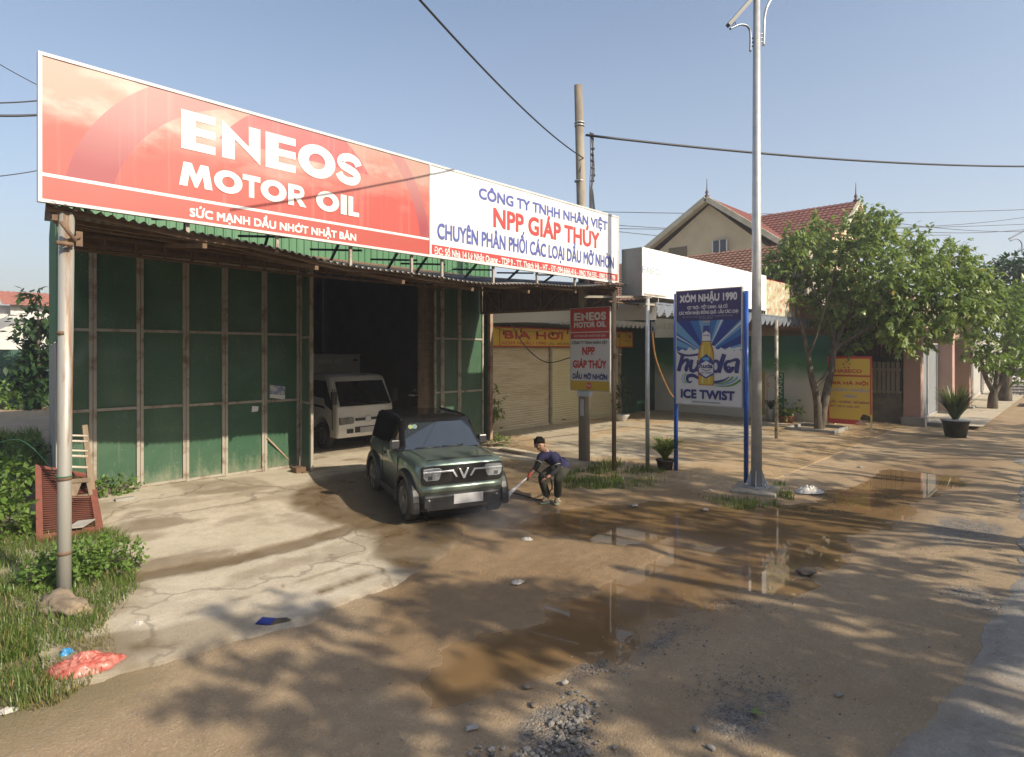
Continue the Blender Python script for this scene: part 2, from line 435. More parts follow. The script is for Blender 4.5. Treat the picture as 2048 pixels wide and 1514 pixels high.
def ground_z(X, Y):
    sp = sdf(PUDDLE, X, Y) + (fbm(X * 1.6, Y * 1.6, 11, 5) - .5) * .55
    far = np.exp(-((X - 8) / 30) ** 2 - ((Y - 6) / 30) ** 2)
    under = np.maximum(sstep(6.3, 6.9, Y - 2.0 * sstep(5.0, 7.6, X)) * sstep(1.3, 2.0, X) * sstep(12.0, 11.6, X), sstep(11.9, 12.6, X) * sstep(5.2, 6.2, Y) * sstep(27, 26, X)) * (Y < 24)
    Z = zg(X, Y) + ((fbm(X * 1.3, Y * 1.3, 71, 3) - .5) * .035 + (fbm(X * 5, Y * 5, 72, 5) - .5) * .024 + (fbm(X * 17, Y * 17, 74, 2) - .5) * .008) * far * (1 - under)
    rut = np.exp(-((Y - 3.1 - .35 * np.sin(X * .35) - .1 * X) / .13) ** 2) + np.exp(-((Y - 1.9 - .2 * np.sin(X * .4 + 1) - .08 * X) / .13) ** 2) + np.exp(-((Y - 2.5 + .3 * (X - 3)) / .10) ** 2) * (X < 6)
    Z = Z - .034 * rut * (.5 + .9 * (vn(X * 14 + Y * 6, Y * 3, 73) > .5)) * (X < 9)
    Z = Z - .050 * sstep(.55, -.30, sp)
    Z = np.maximum(Z, WL - .045 + .058 * sstep(-.25, .75, sp))
    return Z - .20 * under
xs = axis(-1.2, 20, .05, -400, 900); ys = axis(-.6, 13.5, .05, -300, 900)
X, Y = np.meshgrid(xs, ys)
sp, mud, gr, soil = masks(X, Y)
sheet('ground', X, Y, ground_z(X, Y), (mud, gr, soil), DIRT)
# puddle water
def water_mat():
    m, t, p = nodes_of('muddy_water')
    co = coord(t, 'Object'); dpt = t.nodes.new('ShaderNodeAttribute'); dpt.attribute_name = 'mask'; spd = t.nodes.new('ShaderNodeSeparateColor'); t.links.new(dpt.outputs['Color'], spd.inputs[0])
    c = mixc(t, ramp(t, noise_n(t, co, 1.1, 5), .35, .65), (.150, .094, .043), (.195, .124, .060))
    c = mixc(t, spd.outputs[0], (.225, .15, .08), c)
    t.links.new(c, p.inputs['Base Color']); p.inputs['Roughness'].default_value = .02; p.inputs['IOR'].default_value = 1.33; p.inputs['Specular IOR Level'].default_value = .5
    bump_to(t, p, noise_n(t, co, 12, 2), .01, .01)
    return m
xw = np.arange(2.4, 16.6, .05); yw = np.arange(1.2, 7.0, .05); Xw, Yw = np.meshgrid(xw, yw)
dep = WL - ground_z(Xw, Yw)
sheet('puddle_water', Xw, Yw, 0 * Xw + WL, (sstep(.0, .03, dep), 0 * Xw, 0 * Xw), water_mat())
# asphalt carriageway: a sheet with a broken edge
tx = np.concatenate([np.arange(-60, 0, 2.0), np.arange(0, 26, .04), np.arange(26, 60, .5), np.arange(60, 600, 10)])
edge = 1.27 - .072 * np.clip(tx, 0, 10) + .07 * np.clip(tx - 10.5, 0, 9) + (fbm(tx * .9, tx * 0, 81, 5) - .5) * .55
edge = np.minimum(edge, 1.9)
V = np.concatenate([np.linspace(0, .05, 4), np.linspace(.08, 1, 14)])
X = np.broadcast_to(tx, (len(V), len(tx))); Y = edge[None, :] - V[:, None] * (edge[None, :] + 6.5)
Z = zg(X, Y) + .034 - .03 * (V[:, None] == 0)
Z = Z + (fbm(X * 1.7, Y * 1.7, 71, 3) - .5) * .008
sheet('road', X[::-1], Y[::-1], Z[::-1], (.30 * sstep(.50, .66, fbm(X * .8, Y * .8, 82, 5)), .5 * sstep(.55, .7, fbm(X * 2, Y * 2, 85, 4)), 0 * X), ASPH)
# concrete apron in front of and inside the garage
tx = np.arange(1.0, 12.0, .045)
e0 = 5.80 + (fbm(tx * 1.3, tx * 0, 83, 5) - .5) * .45 + .25 * sstep(4.2, 4.8, tx) + 2.0 * sstep(5.0, 7.6, tx)
V = np.concatenate([np.linspace(0, .03, 5), np.linspace(.04, .5, 110), np.linspace(.52, 1, 20)])
X = np.broadcast_to(tx, (len(V), len(tx))); Y = e0[None, :] + V[:, None] * (23.0 - e0[None, :])
X = np.where(Y < 12.5, X, np.clip(X, 2.15 + .15 * (Y - 12.5), 12.3))
sp, mud, gr, soil = masks(X, Y)
mudp = sdf(px_poly([(600, 1010), (690, 975), (960, 925), (1120, 930), (1300, 1000), (1100, 1250), (900, 1240), (860, 1150), (760, 1120), (700, 1060), (640, 1035)]), X, Y) + (fbm(X * .8, Y * .8, 91, 5) - .5) * 1.7
band = sstep(.26, .14, np.abs(Y - 8.12 - .10 * np.sin(X * 1.3)) + (fbm(X * 3, Y * 3, 89, 4) - .5) * .16) * sstep(1.5, 2.0, X) * .80
thin = np.exp(-((Y - 6.32 - .03 * np.sin(X * 3) - .02 * X) / (.02 + .05 * sstep(3.0, 1.4, X))) ** 2) * .85 * (X < 5.2) * sstep(.3, .5, vn(X * 2, Y * 0, 88) + .25)
thin2 = np.exp(-((Y - 6.72 - .03 * X) / .018) ** 2) * .6 * sstep(.35, .6, vn(X * 3, Y * 0, 87))
mud = np.maximum.reduce([sstep(.3, -.3, mudp) * .9, band, thin, thin2, sstep(.60, .70, fbm(X * .7, Y * 1.4, 92, 5)) * .6, sstep(.25, -.05, Y - e0[None, :] - .1 + (fbm(X * 3, Y * 3, 93) - .5) * .4) * .35, sstep(7.2, 8.4, X) * sstep(9.4, 8.2, Y) * .9])
mud = np.maximum(mud, .42 * sstep(.48, .66, fbm(X * 1.2, Y * 1.9, 86, 6))); mud = np.clip(mud * (.75 + .5 * fbm(X * 4, Y * 4, 94)), 0, 1)
Zc = zg(X, Y) + .022 - .05 * (V[:, None] == 0) - .02 * sstep(.15, 0, Y - e0[None, :]) - .02 * band
sheet('concrete_apron', X, Y, Zc, (mud, gr * .3, soil * .4), CONC)
# slab of the beer shop forecourt
ty = np.concatenate([np.linspace(4.75, 9.2, 90), np.linspace(9.3, 22, 40)])
tx = np.concatenate([np.linspace(0, .04, 5), np.linspace(.05, 1, 150)])
x0 = np.where(ty < 9.2, 11.55 - .16 * (ty - 4.55), 12.36) + (fbm(ty * 1.4, ty * 0, 95) - .5) * .15
X = x0[:, None] + tx[None, :] * (26.6 - x0[:, None]); Y = np.broadcast_to(ty[:, None], X.shape)
edn = (fbm(X * .7, Y * .7, 96, 5) - .5)
dust = sstep(7.6, 5.4, Y + edn * 4.0 - .35 * sstep(14, 12, X) * 8); dust = np.maximum(dust, sstep(.50, .62, fbm(X * .55, Y * .8, 97, 5)) * .8)
dust = np.maximum(dust, 1.4 * sstep(5.3, 4.9, Y)); mud = np.clip(dust * (.7 + .6 * fbm(X * 3, Y * 3, 94)), 0, 1)
Z = zg(X, Y) + .018 - .3 * (tx[None, :] == 0) - .3 * (ty[:, None] == ty[0]) - .012 * sstep(5.4, 4.8, Y)
FORE = ground_mat('forecourt_concrete', (.47, .41, .305), (.37, .31, .225), (.54, .49, .40), mudc=(.33, .235, .135), rough=.9, bumpk=.4, grit=.5, crack=1)
sheet('forecourt', X, Y, Z, (mud, 0 * X, .25 * sstep(.5, .7, fbm(X, Y, 98))), FORE)
b = B(); tx = np.linspace(26.6, 70, 30)
X = np.broadcast_to(tx, (6, 30)); Y = np.broadcast_to(np.linspace(2.6, 6.5, 6)[:, None], X.shape)
sheet('pavement', X, Y, zg(X, np.full(X.shape, 8.0)) * 1.0 + .03, (.2 * fbm(X * .5, Y, 99), 0 * X, 0 * X), CONC)
b = B(); Xl = np.linspace(-16, 2.4, 30); Yl = np.linspace(17.2, 27.5, 16); X, Y = np.meshgrid(Xl, Yl)
sheet('lane', X, Y, zg(X, Y) + .03, (.15 * fbm(X, Y, 100), 0 * X, 0 * X), ground_mat('lane_concrete', (.36, .35, .33), (.28, .27, .25), (.45, .44, .42)))

# ================================================================== LETTERING
_TC = {}
HORN = dict(zip('ƠỚỜỠỢỞ', 'OÓÒÕỌỎ'))
def text_tris(sx):
    if sx in _TC: return _TC[sx]
    if any(ch in HORN for ch in sx):   # the horned O is drawn as plain O plus a hook
        pl = ''.join(HORN.get(ch, ch) for ch in sx); v, f, lay = (list(q) for q in text_tris(pl))
        for i, ch in enumerate(sx):
            if ch in HORN:
                xr = max(p[0] for p in text_tris(pl[:i] + 'O')[0]); c = CAP; n = len(v)
                q = [(xr - .12, .83 * c), (xr - .045, .79 * c), (xr + .045, .92 * c), (xr + .075, 1.03 * c), (xr + .06, 1.12 * c), (xr - .015, 1.12 * c), (xr - .005, 1.0 * c), (xr - .04, .92 * c)]
                v += q; lay += [8] * 8
                f += [(n, n + 1, n + 2, n + 7), (n + 7, n + 2, n + 3, n + 6), (n + 6, n + 3, n + 4, n + 5)]
        _TC[sx] = (v, f, lay); return _TC[sx]
    c = bpy.data.curves.new('lettering', 'FONT'); c.body = sx; c.resolution_u = 3
    o = bpy.data.objects.new('lettering', c); col.objects.link(o)
    dg = bpy.context.evaluated_depsgraph_get(); me = bpy.data.meshes.new_from_object(o.evaluated_get(dg))
    v = [(q.co.x, q.co.y) for q in me.vertices]; f = [tuple(p.vertices) for p in me.polygons]
    par = list(range(len(v)))
    def fd(i):
        while par[i] != i: par[i] = par[par[i]]; i = par[i]
        return i
    for q in f:
        for k in q[1:]: par[fd(k)] = fd(q[0])
    ids = {}; lay = []
    for i in range(len(v)): r = fd(i); ids.setdefault(r, len(ids) % 7); lay.append(ids[r])
    bpy.data.objects.remove(o); bpy.data.curves.remove(c); bpy.data.meshes.remove(me)
    _TC[sx] = (v, f, lay); return _TC[sx]
_h = text_tris('H')[0]; CAP = max(p[1] for p in _h)
class Letters:
    """flat printing on a board: everything in board metres (u right, v up), each layer a hair above the last"""
    def __init__(s, o, ux, uy, n, lift=.0008): s.o, s.ux, s.uy, s.n = Vector(o), Vector(ux), Vector(uy), Vector(n); s.z = lift; s.b = B()
    def P(s, u, v, z): return s.o + s.ux * u + s.uy * v + s.n * z
    def uv(s, px, py):
        d = ray(px, py); t = (s.o - CAM).dot(s.n) / d.dot(s.n); p = CAM + d * t - s.o; return p.dot(s.ux), p.dot(s.uy)
    def poly(s, pts, mi=0):
        s.z += .00025; n = s.b.add([s.P(u, v, s.z) for u, v in pts])
        for t in tessellate_polygon([[Vector((u, v, 0)) for u, v in pts]]): s.b.face([n + i for i in t], mi)
    def rect(s, u0, u1, v0, v1, mi=0): s.poly([(u0, v0), (u1, v0), (u1, v1), (u0, v1)], mi)
    def disc(s, u, v, r, mi=0, ry=None, n=28): s.poly([(u + r * math.cos(2 * math.pi * i / n), v + (ry or r) * math.sin(2 * math.pi * i / n)) for i in range(n)], mi)
    def ring(s, u, v, rx, ry, ix, iy, mi=0, a0=0, a1=360, n=40, iu=0):
        s.z += .00025
        full = abs(a1 - a0) >= 360; P = []
        for i in range(n + 1):
            a = R_(a0 + (a1 - a0) * i / n); P += [s.P(u + rx * math.cos(a), v + ry * math.sin(a), s.z), s.P(u + iu + ix * math.cos(a), v + iy * math.sin(a), s.z)]
        k = s.b.add(P)
        for i in range(n): s.b.face((k + 2 * i, k + 2 * i + 1, k + 2 * i + 3, k + 2 * i + 2), mi)
    def stroke(s, pts, wd, mi=0, smooth=0):
        s.z += .00025
        p = [Vector((a, c, 0)) for a, c in pts]
        if smooth: p = smooth_path(p, smooth)
        ws = wd if isinstance(wd, (list, tuple)) else [wd, wd]; L = []; n = len(p)
        for i in range(n):
            t = (p[min(i + 1, n - 1)] - p[max(i - 1, 0)]).normalized(); f = i / (n - 1) * (len(ws) - 1); k = min(int(f), len(ws) - 2)
            wv = (ws[k] + (ws[k + 1] - ws[k]) * (f - k)) / 2; q = Vector((-t.y, t.x, 0)) * wv
            L += [s.P(p[i].x + q.x, p[i].y + q.y, s.z), s.P(p[i].x - q.x, p[i].y - q.y, s.z)]
        k = s.b.add(L)
        for i in range(n - 1): s.b.face((k + 2 * i, k + 2 * i + 1, k + 2 * i + 3, k + 2 * i + 2), mi)
    def text(s, tx, u0, u1, base, cap, mi=0, bold=0.0, slant=0.0):
        v, f, lay = text_tris(tx)
        lo = min(p[0] for p in v); hi = max(p[0] for p in v); bx = bold * cap
        kx = (u1 - u0 - bx) / (hi - lo); ky = (cap - 2 * bx) / CAP; by = bx; bx = bx * min(1.0, kx / ky) * .9; kx = (u1 - u0 - 2 * bx) / (hi - lo)
        offs = [(0, 0)]
        if bold: offs += [(-bx, -by), (bx, -by), (bx, by), (-bx, by)]
        if bold > .055: offs += [(-bx, 0), (bx, 0), (0, by), (0, -by)]
        s.z += .00025
        for j, (ox, oy) in enumerate(offs):
            n = s.b.add([s.P(u0 + bx + (p[0] - lo) * kx + ox + slant * p[1] * ky, base + by + p[1] * ky + oy, s.z + .00009 * j + .00001 * lay[i]) for i, p in enumerate(v)])
            for q in f: s.b.face([n + i for i in q], mi)
        s.z += .0009
    def heavy(s, ch, u0, u1, v0, v1, mi=0):
        W_, H_ = u1 - u0, v1 - v0
        mp = lambda q: [(u0 + a * W_, v0 + c * H_) for a, c in q]
        if ch == 'E': s.poly(mp([(0, 0), (1, 0), (1, .215), (.42, .215), (.42, .395), (1, .395), (1, .605), (.42, .605), (.42, .785), (1, .785), (1, 1), (0, 1)]), mi)
        elif ch == 'N': s.poly(mp([(0, 0), (.32, 0), (.32, .56), (1, 0), (1, 1), (.69, 1), (.69, .44), (0, 1)]), mi)
        elif ch == 'O': s.ring(u0 + W_ / 2, v0 + H_ / 2, W_ / 2, H_ / 2, W_ * .22, H_ * .235, mi)
        elif ch == 'S': s.stroke(mp([(.90, .665), (.80, .80), (.56, .875), (.30, .83), (.165, .70), (.26, .575), (.5, .505), (.74, .43), (.835, .30), (.72, .17), (.48, .125), (.22, .185), (.09, .33)]), .25 * H_, mi, 5)
        elif ch == 'M': s.poly(mp([(0, 0), (.13, 1), (.37, 1), (.5, .52), (.63, 1), (.87, 1), (1, 0), (.76, 0), (.70, .52), (.54, 0), (.46, 0), (.30, .52), (.24, 0)]), mi)
        elif ch == 'T': s.poly(mp([(.35, 0), (.65, 0), (.65, .75), (1, .75), (1, 1), (0, 1), (0, .75), (.35, .75)]), mi)
        elif ch == 'I': s.poly(mp([(0, 0), (1, 0), (1, 1), (0, 1)]), mi)
        elif ch == 'L': s.poly(mp([(0, 0), (1, 0), (1, .22), (.44, .22), (.44, 1), (0, 1)]), mi)
        elif ch == 'R':
            s.poly(mp([(0, 0), (.31, 0), (.31, 1), (0, 1)]), mi); s.poly(mp([(.33, .42), (.66, 0), (1, 0), (.62, .46)]), mi)
            s.stroke(mp([(.28, .885), (.5, .885), (.70, .83), (.76, .68), (.70, .54), (.5, .475), (.28, .475)]), .22 * H_, mi, 5)
    def done(s, name, mats, parent): return obj(name, s.b, mats, parent)
def pmat(name, c, rough=.45): return M('print_' + name, c, rough, c2=tuple(x * .85 + .03 for x in c), sc_=3, amt=.3)
P_WHITE = pmat('white', (.86, .85, .83)); P_NAVY = pmat('navy', (.035, .045, .22)); P_RED = pmat('red', (.62, .05, .035)); P_BLUE = pmat('blue', (.10, .13, .42))
P_YEL = pmat('yellow', (.72, .46, .03)); P_LRED = pmat('light_red', (.78, .12, .075)); P_GREY = pmat('grey', (.42, .45, .47)); P_BLACK = pmat('black', (.02, .02, .022))

# ================================================================== GARAGE
YD = 12.55; YC = 7.92; XL = 2.12; XR = 12.32; YB = 22.0; XLB = 3.55
GREEN = M('green_cladding', (.075, .215, .10), .5, c2=(.12, .27, .15), sc_=.8, amt=.6, stretch=(1, 1, .25), spec=.4)
DOORG = M('green_door_paint', (.050, .125, .072), .32, c2=(.09, .165, .10), sc_=1.4, amt=.5, bump=.25, bs=3.0, spec=.45)
_t = DOORG.node_tree; _p = _t.nodes['Principled BSDF']; _src = _p.inputs['Base Color'].links[0].from_socket; _co = coord(_t); _sz = _t.nodes.new('ShaderNodeSeparateXYZ'); _t.links.new(_co, _sz.inputs[0])
_spl = ramp(_t, math_n(_t, 'ADD', math_n(_t, 'MULTIPLY', _sz.outputs[2], .8), math_n(_t, 'MULTIPLY', noise_n(_t, coord(_t, 'Object', (5, 5, 2)), 2.0, 7, .7), .9)), .60, .95, (1, 1, 1, 1), (0, 0, 0, 1))
_c = mixc(_t, math_n(_t, 'MULTIPLY', _spl, .55), _src, (.27, .26, .185)); _st = noise_n(_t, coord(_t, 'Object', (7, 7, .35)), 2.2, 6, .7)
_c = mixc(_t, math_n(_t, 'MULTIPLY', ramp(_t, _st, .58, .72), .4), _c, (.17, .16, .12)); _sp = noise_n(_t, _co, 55, 2); _c = mixc(_t, math_n(_t, 'MULTIPLY', ramp(_t, _sp, .70, .74), .8), _c, (.45, .45, .38)); _t.links.new(_c, _p.inputs['Base Color'])
STEEL = M('pale_rusty_steel', (.42, .38, .31), .65, c2=(.17, .085, .045), sc_=3.5, amt=.8, lo=.50, hi=.66)
RUST = M('rusty_brown_steel', (.16, .10, .065), .8, c2=(.27, .17, .10), sc_=6, amt=.7)
GALV = M('galvanised_steel', (.66, .67, .66), .42, .35, c2=(.48, .49, .49), sc_=6, amt=.6)
PIPEM = M('old_steel_pipe', (.46, .45, .41), .5, .25, c2=(.27, .135, .06), sc_=1.8, amt=.85, lo=.54, hi=.66, stretch=(4, 4, .35))
TINU = M('rusty_tin_sheet', (.15, .115, .08), .6, .2, c2=(.10, .065, .04), sc_=2.2, amt=.7)
PLAST = M('grey_render', (.40, .385, .35), .9, c2=(.24, .22, .19), sc_=1.2, amt=.7)
BRICKP = M('bare_block_pillar', (.29, .21, .14), .9, c2=(.18, .12, .08), sc_=3, amt=.6)
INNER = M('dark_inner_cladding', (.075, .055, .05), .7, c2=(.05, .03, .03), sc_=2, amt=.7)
def corrug(b, o, du, dv, pitch=.16, depth=.022, n=None, mi=0, flat=.62):
    """trapezoid profiled sheet from o along du, rising along dv"""
    o, du, dv = Vector(o), Vector(du), Vector(dv); L = du.length; nn = du.cross(dv).normalized(); k = max(1, int(L / pitch)); st = 0
    prev = None
    for i in range(k):
        for (t, h) in ((0, 0), (flat, 0), (flat + .1, 1), (.9, 1)):
            q = o + du * ((i + t) / k) + nn * (depth * h)
            if prev is not None: b.quad(prev, q, q + dv, prev + dv, mi)
            prev = q
    q = o + du; b.quad(prev, q, q + dv, prev + dv, mi)
gar = thing('garage_building', 'green corrugated motor oil garage with tall folding steel doors, one bay open', 'garage', (XL, YD, zf(XL, YD)))
b = B(); corrug(b, (XL, YD + .02, 4.90), (XR - XL, 0, 0), (0, 0, 1.2), .17); obj('front_cladding', b, GREEN, gar)
b = B(); corrug(b, (XLB, YB, 2.95), (XL - XLB, YD - YB, 0), (0, 0, 3.15), .17); obj('side_cladding', b, GREEN, gar)
b = B(); b.hexa([(XL - .02, YD - .04, -.1), (XL + .14, YD - .04, -.1), (XLB + .14, YB, -.1), (XLB - .02, YB, -.1), (XL - .02, YD - .04, 2.93), (XL + .14, YD - .04, 2.93), (XLB + .14, YB, 2.93), (XLB - .02, YB, 2.93)]); obj('side_wall', b, PLAST, gar)
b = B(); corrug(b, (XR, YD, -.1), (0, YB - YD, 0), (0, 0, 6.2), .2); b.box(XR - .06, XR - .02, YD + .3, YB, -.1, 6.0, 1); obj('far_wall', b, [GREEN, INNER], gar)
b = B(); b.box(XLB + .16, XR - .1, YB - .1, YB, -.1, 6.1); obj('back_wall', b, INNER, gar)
b = B(); b.hexa([(XL - .1, YD - .02, 6.1), (XR + .1, YD - .02, 6.1), (XR + .1, YB + .2, 6.6), (XLB - .1, YB + .2, 6.6), (XL - .1, YD - .02, 6.16), (XR + .1, YD - .02, 6.16), (XR + .1, YB + .2, 6.66), (XLB - .1, YB + .2, 6.66)]); obj('roof', b, TINU, gar)
b = B(); b.box(XL, XR, YD - .03, YD + .1, 4.56, 4.90); b.box(XL, XR, YD - .06, YD - .032, 4.56, 4.64); obj('lintel', b, RUST, gar)
# folding door leaves: pixel columns of the seams on the door plane
seams = [185, 279.5, 371, 449, 528, 598]
DX = [onY(p, 700, YD).x for p in seams]; DX = [XL + .15] + DX
RX = [onY(p, 700, YD).x for p in (868, 884, 918, 966)]
def door_leaf(x0, x1, y=YD, lab=None, bottom=None):
    zb = (zf((x0 + x1) / 2, YD) + .03) if bottom is None else bottom; zt = 4.55; wd = .055
    b = B(); b.grid(lambda u, v: (x0 + u * (x1 - x0), y + (.045 * (mnoise.noise(Vector((x0 + u * .6, v * 5.0, 1.0)))) + .02 * mnoise.noise(Vector((x0 * 3 + u * 1.2, v * 13.0, 4.0)))) * math.sin(u * 3.14159), zb + v * (zt - zb)), 10, 60)
    b.quad((x0, y + .03, zb), (x0, y + .03, zt), (x1, y + .03, zt), (x1, y + .03, zb))
    d = obj('door_leaf', b, DOORG, gar, label=lab)
    f = B()
    f.box(x0 + .004, x0 + wd, y - .035, y + .02, zb, zt); f.box(x1 - wd, x1 - .004, y - .035, y + .02, zb, zt)
    H = zt - zb
    for z in (zb, zb + H * .335, zb + H * .665, zt - wd): f.box(x0 + wd, x1 - wd, y - .028, y + .015, z, z + wd * .9)
    obj('door_frame', f, STEEL, d); return d
for i in range(6): door_leaf(DX[i], DX[i + 1])
for i in range(3): door_leaf(RX[i], RX[i + 1])
# the sixth leaf folded square to the wall
P0 = Vector((DX[-1] + .03, YD - .03)); P1 = Vector((DX[-1] - .10, YD - .72)); zb = zf(P0.x, YD - .4) + .03; zt = 4.5
b = B(); b.hexa([(P0.x, P0.y, zb), (P0.x + .03, P0.y, zb), (P1.x + .03, P1.y, zb), (P1.x, P1.y, zb), (P0.x, P0.y, zt), (P0.x + .03, P0.y, zt), (P1.x + .03, P1.y, zt), (P1.x, P1.y, zt)])
d = obj('door_leaf', b, DOORG, gar, label='narrow folded back green door leaf')
f = B()
for p in (P0.lerp(P1, .04), P0.lerp(P1, .97)): f.box(p.x - .012, p.x + .045, p.y - .03, p.y + .03, zb, zt)
for k in (0, .335, .665, .985): z = zb + (zt - zb) * k; f.bar((P0.x + .016, P0.y, z), (P1.x + .016, P1.y, z), .05, .05)
obj('door_frame', f, STEEL, d)
pr = onY(857, 800, YD + .25)
b = B(); zz = 0
for k in range(26):
    b.box(pr.x - .165 + .004 * (k % 2), pr.x + .165 - .003 * (k % 3), YD + .22, YD + .5, zz + .004, zz + .17); zz += .175
obj('block_pillar', b, BRICKP, gar)
b = B(); p = GG(981, 886); b.box(p.x - .055, p.x + .055, p.y - .05, p.y + .06, 0, 4.5); obj('corner_post', b, M('flaking_post', (.40, .31, .22), .8, c2=(.25, .11, .06), sc_=2.5, amt=.9), gar, bevel=.004)
# shabby poster, paper note and paint smears stuck on the last leaf
q0 = onY(541, 778, YD - .045); q1 = onY(574, 799, YD - .045)
b = B(); b.prism([(0, .06), (.33, 0), (.34, .28), (0, .33)], (q0.x, YD - .012, q1.z), (1, 0, 0), (0, 0, 1), (0, -1, 0), 0, .003)
b.prism([(.0, .06), (.33, 0), (.335, .09), (0, .13)], (q0.x, YD - .016, q1.z), (1, 0, 0), (0, 0, 1), (0, -1, 0), 0, .002, 1)
tag(obj('poster', b, [M('faded_blue_poster', (.22, .27, .45), .7, c2=(.65, .64, .62), sc_=9, amt=1), P_WHITE]), 'torn blue and white poster taped to the green door beside the open bay', 'poster')
q0 = onY(510, 818, YD - .02); b = B(); b.prism([(-.07, -.06), (.06, -.05), (.075, .05), (-.06, .065)], (q0.x, YD - .02, q0.z), (1, 0, 0), (0, 0, 1), (0, -1, 0), 0, .003)
tag(obj('paper_note', b, P_WHITE), 'small white paper note stuck on the fourth tall green door leaf', 'paper')

# ---- canopy (lean-to) in front
can = thing('canopy', 'rusty corrugated tin canopy on steel posts over the garage forecourt', 'canopy', (1.3, YC, 0))
def edge_z(x):
    s_ = max(0.0, min(1.0, (x - 1.2) / 10.9)); return 4.33 - .30 * math.sin(math.pi * min(1, s_ * 1.02)) ** 1.3 - .07 * s_
def can_z(x, t): return edge_z(x) * (1 - t) + 4.86 * t
CX0, CX1 = 1.22, 11.95
def can_pt(u, v):
    xa = CX0 + .95 * v; x = xa + u * (CX1 - xa); y = YC - .12 + v * (YD - YC + .14)
    return (x, y, can_z(x, v) + .018 * math.sin(x * 2 * math.pi / .105) + .02 * math.sin(x * 2.3) * (1 - v))
b = B(); b.grid(can_pt, 720, 8)
top = obj('roof_sheet', b, TINU, can)
b = B(); b.grid(lambda u, v: (lambda p: (p[0], p[1] + .05, p[2] + .006))(can_pt(.30 + u * .66, v * .35)), 470, 3)
obj('pale_roof_sheet', b, M('bleached_tin', (.72, .71, .68), .5, c2=(.45, .43, .38), sc_=1.5, amt=.5), can)
for v in (.03, .22, .42, .62, .82):
    b = B(); pts = [Vector(can_pt(k / 24, v)) - Vector((0, 0, .05)) for k in range(25)]
    for i in range(24): b.bar(pts[i], pts[i + 1], .05, .05)
    obj('purlin', b, RUST, can)
for k in range(8):
    x = CX0 + .1 + (CX1 - CX0 - .2) * k / 7
    b = B(); b.bar((x, YC, can_z(x, 0) - .12), (x + .95 * (1 - k / 7), YD - .06, can_z(x, 1) - .12), .05, .06); obj('rafter', b, RUST, can)
b = B(); yt_ = YD - .95; zt_ = lambda x: can_z(x, .79) - .10; bot = lambda x: zt_(x) - .24
pts = [CX0 + .95 + (CX1 - CX0 - 1.1) * k / 22 for k in range(23)]
for i in range(22):
    b.bar((pts[i], yt_, bot(pts[i])), (pts[i + 1], yt_, bot(pts[i + 1])), .045, .045)
    b.bar((pts[i], yt_, zt_(pts[i])), (pts[i + 1], yt_, zt_(pts[i + 1])), .045, .045)
    b.bar((pts[i], yt_, bot(pts[i])), (pts[i], yt_, zt_(pts[i])), .03, .03)
    if i % 4 == 2: b.bar((pts[i], yt_, bot(pts[i])), (pts[i + 1], yt_, zt_(pts[i + 1])), .03, .03)
obj('front_truss', b, RUST, can)
# gable truss closing the far end, with tin behind it
xe = 11.86; yA, yB = YC + .05, YD - .1
b = B(); zt0, zt1 = edge_z(xe) - .1, 4.70; zb0, zb1 = 3.80, 3.84
b.bar((xe, yA, zb0), (xe, yB, zb1), .06, .06); b.bar((xe, yA, zt0), (xe, yB, zt1), .06, .06)
n = 6
for k in range(n + 1):
    t = k / n; y = yA + (yB - yA) * t; b.bar((xe, y, zb0 + (zb1 - zb0) * t), (xe, y, zt0 + (zt1 - zt0) * t), .04, .04)
    if k < n:
        t2 = (k + 1) / n; y2 = yA + (yB - yA) * t2
        a = (zb0, zt0) if k % 2 else (zt0, zb0); c_ = (zb1, zt1) if k % 2 else (zt1, zb1)
        b.bar((xe, y, a[0] + (c_[0] - a[0]) * t), (xe, y2, a[1] + (c_[1] - a[1]) * t2), .035, .035)
obj('end_truss', b, RUST, can)
b = B(); corrug(b, (xe + .06, yA, zb0 + .02), (0, yB - yA, .04), (0, 0, .46), .11, .015); b.quad((xe + .07, yA, 4.25), (xe + .07, yB, 4.25), (xe + .07, yB, 4.74), (xe + .07, yA, 4.26)); obj('end_sheet', b, M('brown_tin_end', (.135, .10, .08), .65, c2=(.09, .065, .05), sc_=2, amt=.6), can)
# near thick pipe post
pb = onY(128, 1150, YC + .05); zb = zf(pb.x, YC) - .3; pt = onY(133, 420, YC + .05)
b = B(); b.tube([(pb.x, YC + .05, zb), (pb.x + .004, YC + .05, 1.4), (pt.x, YC + .05, 4.28)], [.066, .065, .074], 20)
obj('post', b, PIPEM, can, label='thick pale pipe post streaked with rust')
LPX = pb.x
for z in (2.98, 1.42, .62): b = B(); b.tube([(LPX + .002, YC + .05, z - .02), (LPX + .002, YC + .05, z + .02)], .0675, 20); obj('post_collar', b, RUST, can)
b = B()
b.tube([onY(121, 443, YC - .15), onY(152, 483, YC - .12)], .022, 8); b.tube([onY(112, 485, YC - .12), onY(146, 489, YC - .10)], .024, 8); b.tube([onY(126, 485, YC - .06), onY(160, 473, YC - .06)], .02, 8)
q = onY(158, 478, YC - .02); b.box(q.x - .03, q.x + .03, q.y - .02, q.y + .01, q.z - .08, q.z + .08)
obj('brace_pipe', b, RUST, can)
